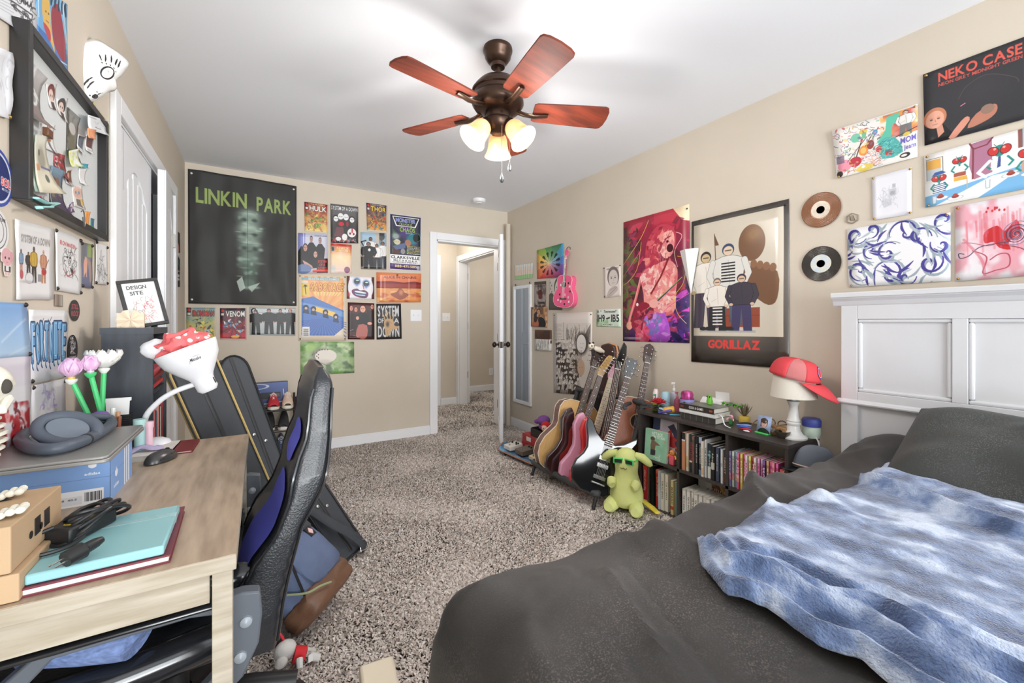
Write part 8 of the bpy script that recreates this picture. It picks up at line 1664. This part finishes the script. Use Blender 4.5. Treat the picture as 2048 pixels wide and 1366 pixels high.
t=slabcase('strap_bag','dark grey padded bag with buckled shoulder strap lying against the gig bag',(.395,2.17,.03),(.17,2.36,.42),math.radians(32),.15,.11,gn,blackm,.5)
MB().tube(spline([(-.06,.30,.012),(-.03,.18,.05),(.02,.08,.05),(.05,.0,.03),(.07,-.015,-.02),(.10,-.02,-.06)],6),.022,8,flat=.3).build('strap',gn,t);MB().tube([(.02,-.01,.03),(.07,-.025,.03),(.08,.02,.04),(.03,.035,.045)],.003,6,True).build('buckle',chrome,t)
# backpack
dn=mat('denim_navy',(94,108,138),.85,bump=.4,bscale=300,var=.3,vscale=6);lb=mat('leather_brown',(112,80,60),.5,bump=.2,bscale=120);sq=lambda d:(abs(d.x)**5+abs(d.y)**5+abs(d.z)**5)**-.2-1+.09*nz(d.x*2.2,d.y*2.2,d.z*2.2)+.03*nz(d.x*6,d.y*6,d.z*6)
t=thing('backpack','navy canvas backpack with brown leather base lying on the carpet behind the chair','backpack');bw=V((.60,.80,0));ba=V((-.62,.46,.64)).normalized();ba=(ba-bw*ba.dot(bw)).normalized();bn=bw.cross(ba);bn=bn if bn.z>0 else-bn
t.matrix_world=basis(V((.215,1.80,.095)),bw,ba,bw.cross(ba));sg=1 if bw.cross(ba).z>0 else-1
MB().ell((0,.16,0),(.128,.16,.085),30,20,sq).build('body',dn,t);MB().ell((0,.015,-.004*sg),(.138,.05,.092),30,16,sq).build('leather_base',lb,t);MB().ell((.01,.14,.072*sg),(.105,.10,.03),26,14,sq).build('front_pocket',dn,t);MB().ell((.06,.29,.03*sg),(.08,.08,.06),20,14,sq).build('top_pocket',mat('pocket_grey',(66,70,76),.8),t)
MB().tube(spline([(-.125,.05,.06*sg),(-.11,.16,.10*sg),(-.05,.25,.103*sg),(.05,.27,.10*sg)],6),.006,6,flat=.4).build('zip',blackm,t);MB().box(.05,.085,.19,.235,.1*sg-.004,.1*sg+.004).build('badge_patch',blackm,t);MB().prism([(.068,.196),(.08,.212),(.068,.229),(.056,.212)],.1*sg-.006,.1*sg+.006).build('badge',mat('badge_rose',(226,190,190),.5),t)
MB().tube(spline([(-.14,.10,.03*sg),(-.13,.05,.08*sg),(-.09,.03,.10*sg),(-.05,.01,.105*sg)],5),.004,6).build('cord',mat('cord_olive',(150,160,120),.7),t)
c=onz(588,1310,.05);t=thing('dog_plush','small white plush dog keyring with red shirt and black ears on the carpet','plush toy',(c.x,c.y,.012),math.radians(20));wp=mat('plush_grey',(214,212,208),.9,bump=.3,bscale=200)
MB().ell((-.02,.02,.055),(.036,.03,.032),16,12).build('head',wp,t);MB().ell((-.045,-.01,.045),(.02,.018,.016),12,8).build('muzzle',wp,t);MB().ell((-.02,.045,.06),(.022,.014,.026),12,8).build('ear',bf,t);MB().tube([(.0,.0,.04),(.03,-.015,.03)],[.026,.024],12).build('shirt',rm,t)
for q in(-1,1):MB().tube([(.04,-.015+q*.014,.025),(.065,-.03+q*.02,.014)],[.014,.011],8).build('leg',wp,t);MB().tube([(.0,-.01+q*.03,.045),(-.01,-.03+q*.035,.03)],[.011,.009],8).build('arm',wp,t)
MB().box(.025,.04,-.05,-.048,.02,.045).build('care_tag',W1,t);MB().tube(spline([(-.02,.03,.085),(-.03,.05,.11),(-.05,.06,.12)],4),.004,6).build('red_loop',rm,t)
# shoe rack
t=thing('shoe_rack','black wire shoe rack against the back wall','shoe rack',(0,0,0));X0,X1,Y0,Y1=-.16,.255,3.88,4.12
for x in(X0,X1):
 for y in(Y0,Y1):MB().cyl((x,y,.0),(x,y,.56),.009,n=10).build('post',blackm,t)
for z in(.085,.285,.455):
 for k in range(4):y=lerp(Y0,Y1,k/3);MB().cyl((X0,y,z),(X1,y,z),.005,n=8).build('rail',blackm,t)
 for x in(X0,X1):MB().cyl((x,Y0,z),(x,Y1,z),.006,n=8).build('side_rail',blackm,t)
def shoe(label,x,z,m,solem,lm,grp):
 t=thing('sneaker',label,'shoe',(x,3.90,z+.006),math.radians(random.uniform(-4,4)),'sneakers on the rack')
 pr=[(-.01,.036),(.03,.043),(.08,.040),(.15,.036),(.2,.036),(.235,.03)];pt=[(-w_,y)for y,w_ in pr]+[(w_,y)for y,w_ in reversed(pr)]+[(.02,-.028),(-.02,-.028)];MB().prism(pt,0,.024).build('sole',solem,t,bevel=.005)
 def up(u,v):y=-.02+.25*v;w_=interp(pr,y)*.93*(1 if y>-.005 else .7);h=interp([(-.02,.02),(.02,.045),(.07,.062),(.12,.085),(.23,.098)],y);a=PI*u;return(w_*math.cos(a)*(1-.25*math.sin(a)*(h>.07)),y,.022+h*math.sin(a)**.7)
 MB().grid(up,12,12).build('upper',m,t,solid=-.003)
 b=MB()
 for k in range(5):y=.045+.022*k;zz=.024+interp([(.02,.045),(.07,.062),(.12,.085),(.23,.098)],y);b.tube([(-.022,y,zz-.012),(0,y+.004,zz+.003),(.022,y,zz-.012)],.004,5)
 b.build('laces',lm,t)
cw=mat('canvas_white',(236,230,222),.7);off=mat('sole_offwhite',(232,228,214),.6);kb_=mat('knit_black',(48,48,50),.8);nb=mat('suede_navy',(70,92,124),.8);rdm=mat('canvas_red',(196,48,56),.7)
for lb_,x,z,m_,s_,l_ in(('white laced black high sneaker on the top rack level',-.02,.46,kb_,off,cw),('red sneaker with white toe on the top rack level',.095,.46,rdm,off,cw),('cream and pink sneaker at the right end of the top level',.195,.46,mat('canvas_cream',(226,200,180),.7),off,cw),('black knit sneaker, left one of the middle rack level',.06,.29,kb_,cw,blackm),('black knit sneaker, right one of the middle rack level',.165,.29,kb_,cw,blackm),('pale sneaker half hidden at the left of the middle level',-.05,.29,cw,off,cw),('navy and white sneaker, left one of the lower rack level',.055,.09,nb,cw,cw),('navy and white sneaker, right one of the lower rack level',.15,.09,nb,cw,cw),('black shoe on the floor under the rack, left',.06,.008,blackm,blackm,blackm),('black shoe on the floor under the rack, right',.16,.008,blackm,blackm,blackm)):
 if z>.02:shoe(lb_,x,z,m_,s_,l_,'')
cv=Canvas(380,150,(70,92,150));cv.grad((90,110,170),(60,76,120)).ell(.3,.14,.3,.12,(206,214,226),1,0,0,.2).rect(.0,.38,.42,.7,(150,156,166)).rect(.3,.4,.84,.66,(50,52,56)).rect(.6,.46,.82,.6,(90,90,92)).line([(.9,.3),(.92,.8),(.6,.86),(0,.86)],(206,210,220),7).rect(.3,.9,.8,1,(60,30,40)).text('THE POWER & MORE',.55,.92,.06,(220,216,220),.44)
b=MB();b.cm=1;b.box(-.14,.205,4.06,4.13,.462,.665);b.cm=0;b.add([(-.14,4.0594,.462),(.205,4.0594,.462),(.205,4.0594,.665),(-.14,4.0594,.665)],[(0,1,2,3)],[[(0,0),(1,0),(1,1),(0,1)]]);tag(b.build('appliance_box',[pic_mat('appliance_print',cv,.35),mat('carton_blue',(60,70,100),.5)],smooth=False),'blue printed appliance box at the back of the top rack level','box')
# ================================================================ OFFICE CHAIR
lea=mat('black_leather',(40,43,48),.3,bump=.35,bscale=220,coat=.25);meshb=mat('blue_mesh',(104,108,230),.75,bump=.8,bscale=700);plas=mat('grey_plastic',(92,98,106),.42);glo=mat('black_gloss',(30,32,36),.18,coat=.5)
FP=[(.29,-.075),(.326,-.074),(.411,-.069),(.50,-.042),(.556,-.017),(.608,.025),(.631,.037),(.699,.061),(.743,.067),(.80,.083),(.842,.101),(.884,.108),(.954,.114),(.985,.124),(1.03,.13)]
BP=[(.29,.042),(.355,.049),(.435,.057),(.504,.071),(.585,.091),(.624,.101),(.683,.134),(.725,.157),(.785,.17),(.853,.177),(.929,.18),(.988,.185),(1.03,.176)]
t=thing('office_chair','black leather racing style office chair with blue mesh panels pushed under the desk','office chair',(0,1.485,0))
def hw_(z):return interp([(.29,.20),(.40,.235),(.6,.235),(.75,.225),(.85,.20),(.95,.19),(1.03,.175)],z)
def back(u,v):
 z=.30+.735*v;e=sm(1.0,.955,v);k=.2+.8*e if v>.955 else 1
 f=interp(FP,z);bb=interp(BP,z);w=hw_(z)*(.86+.14*e);m_=(f+bb)/2;h=(bb-f)/2*(.35+.65*e)
 a=2*PI*u;c,s_=math.cos(a),math.sin(a);p=.28
 x=m_+h*math.copysign(abs(c)**p,c)-.0;y=w*math.copysign(abs(s_)**p,s_)
 x+=.004*math.sin(z*160+3*nz(z*9,y*3))*sm(.62,.52,z)*sm(.36,.46,z)*(abs(s_)>.75)
 return(x,y,z+.012*math.sin(v*PI/2)*(v>.955)*(1-abs(y)/.25))
MB().grid(back,64,60,True).build('backrest',lea,t,ang=60)
MB().add([V(back(i/40,1))for i in range(40)],[tuple(range(40))]).build('backrest_top',lea,t)
for pr in(FP,BP):
 for s_ in(-1,1):MB().tube([(interp(pr,z)+(.006 if pr is FP else-.006),s_*(hw_(z)+.001),z)for z in[.33+i*.0225 for i in range(30)]],.0042,6).build('seam_piping',glo,t)
def panel(z0,z1,y0,y1,nm):MB().grid(lambda u,v:(interp(FP,lerp(z0,z1,v))-.004-.004*math.sin(PI*u)*math.sin(PI*v),lerp(y0,y1,.5+(u-.5)*(1-.75*abs(2*v-1)**5)),lerp(z0,z1,v)),16,20).build(nm,meshb,t)
panel(.44,.735,-.20,.05,'mesh_panel');panel(.765,.88,-.15,.02,'mesh_panel')
MB().prism([(-.50,-.30),(-.46,-.36),(-.05,-.34),(.0,-.20),(.0,.20),(-.05,.26),(-.46,.28),(-.50,.22)],.40,.475).build('seat',lea,t,bevel=.03,bseg=4)
MB().tube(spline([(-.02,-.33,.465),(-.25,-.375,.465),(-.44,-.375,.465),(-.485,-.28,.475),(-.50,0,.485),(-.49,.2,.495),(-.40,.27,.50),(-.05,.24,.49)],6),.036,12).build('seat_bolster',glo,t)
for s_ in(-1,1):
 y=s_*.3975-.0325
 OUT=[(-.33,.598),(-.10,.600),(-.03,.606),(.0,.598),(.004,.55),(-.002,.49),(-.03,.43),(-.09,.38),(-.18,.34),(-.30,.35),(-.38,.44),(-.385,.55)]
 INN=[(-.31,.582),(-.12,.584),(-.075,.575),(-.055,.56),(-.05,.54),(-.055,.50),(-.07,.46),(-.11,.425),(-.18,.37),(-.28,.38),(-.345,.46),(-.35,.54)]
 b=MB();n=12;d=.016
 b.add([(x,y-d,z)for x,z in OUT]+[(x,y-d,z)for x,z in INN]+[(x,y+d,z)for x,z in OUT]+[(x,y+d,z)for x,z in INN],[f for i in range(n)for j in((i+1)%n,)for f in((i,j,n+j,n+i),(2*n+j,2*n+i,3*n+i,3*n+j),(j,i,2*n+i,2*n+j),(n+i,n+j,3*n+j,3*n+i))]);b.build('armrest_frame',plas,t,bevel=.004)
 MB().box(-.37,-.06,y-.04+.018*(s_>0),y+.04-.018*(s_>0),.600,.611).build('arm_pad',glo if s_<0 else mat('arm_brown',(90,62,48),.5),t,bevel=.012,bseg=3)
 for(x,z)in((-.025,.545),(-.035,.475)):MB().lathe([(.012,0),(.011,.005),(.006,.008),(0,.009)],14).build('bolt_cap',mat('bolt_grey',(150,158,166),.35),t,loc=(x,y-d,z),rot=(PI/2,0,0))
MB().cyl((-.20,0,.09),(-.20,0,.40),.03).build('gas_column',blackm,t)
for k in range(5):
 a=k*2*PI/5-.18;c,s_=math.cos(a),math.sin(a)
 MB().tube([(-.20+.03*c,.03*s_,.115),(-.20+.18*c,.18*s_,.105),(-.20+.30*c,.30*s_,.085)],[.034,.028,.024],10).build('base_leg',blackm,t);x,y=-.20+.295*c,.295*s_
 MB().cyl((x-.022*s_,y+.022*c,.038),(x+.022*s_,y-.022*c,.038),.03).build('caster',blackm,t)
den=mat('denim_blue',(124,146,196),.85,var=.35,vscale=30,bump=.3,bscale=400,stretch=(1,6,6))
t=thing('rolled_jeans','rolled pale blue jeans lying on the chair seat under the desk','jeans',(-.285,1.135,.512));b=MB();b.T=M.Rotation(math.radians(-24),4,'Z');b.tube([(-.10,0,.03),(-.095,0,.032),(-.05,0,.036),(.0,.0,.034),(.06,0,.034),(.085,0,.033),(.09,0,.03)],[.03,.045,.05,.05,.049,.046,.03],20,flat=.75);b.build('denim_roll',den,t);b=MB();b.T=M.Rotation(math.radians(-24),4,'Z');b.tube([(-.08,.02,.066),(0,.03,.067),(.05,.045,.055)],.004,6);b.build('seam',mat('seam_pale',(206,206,214),.8),t)
o=MB().ell((0,0,0),(.06,.07,.03),16,10,lambda d:.2*nz(d.x*3,d.y*3)).build('folded_denim',den);o.location=(-.455,1.22,.53);tag(o,'second bit of folded denim at the left edge of the chair seat','jeans')
for k,(x,y,r)in enumerate(((-.15,1.25,.3),(-.07,1.30,-.1))):
 t=thing('black_shoe',('left','right')[k]+' black patent shoe on the chair seat beside the jeans','shoe',(x,y,.482),r);MB().ell((0,0,.028),(.075,.035,.034),18,12,lambda d:.25*max(0,d.x)*max(0,d.z)).build('upper',glo,t);MB().ell((0,0,.006),(.078,.037,.008),18,8).build('sole',blackm,t)
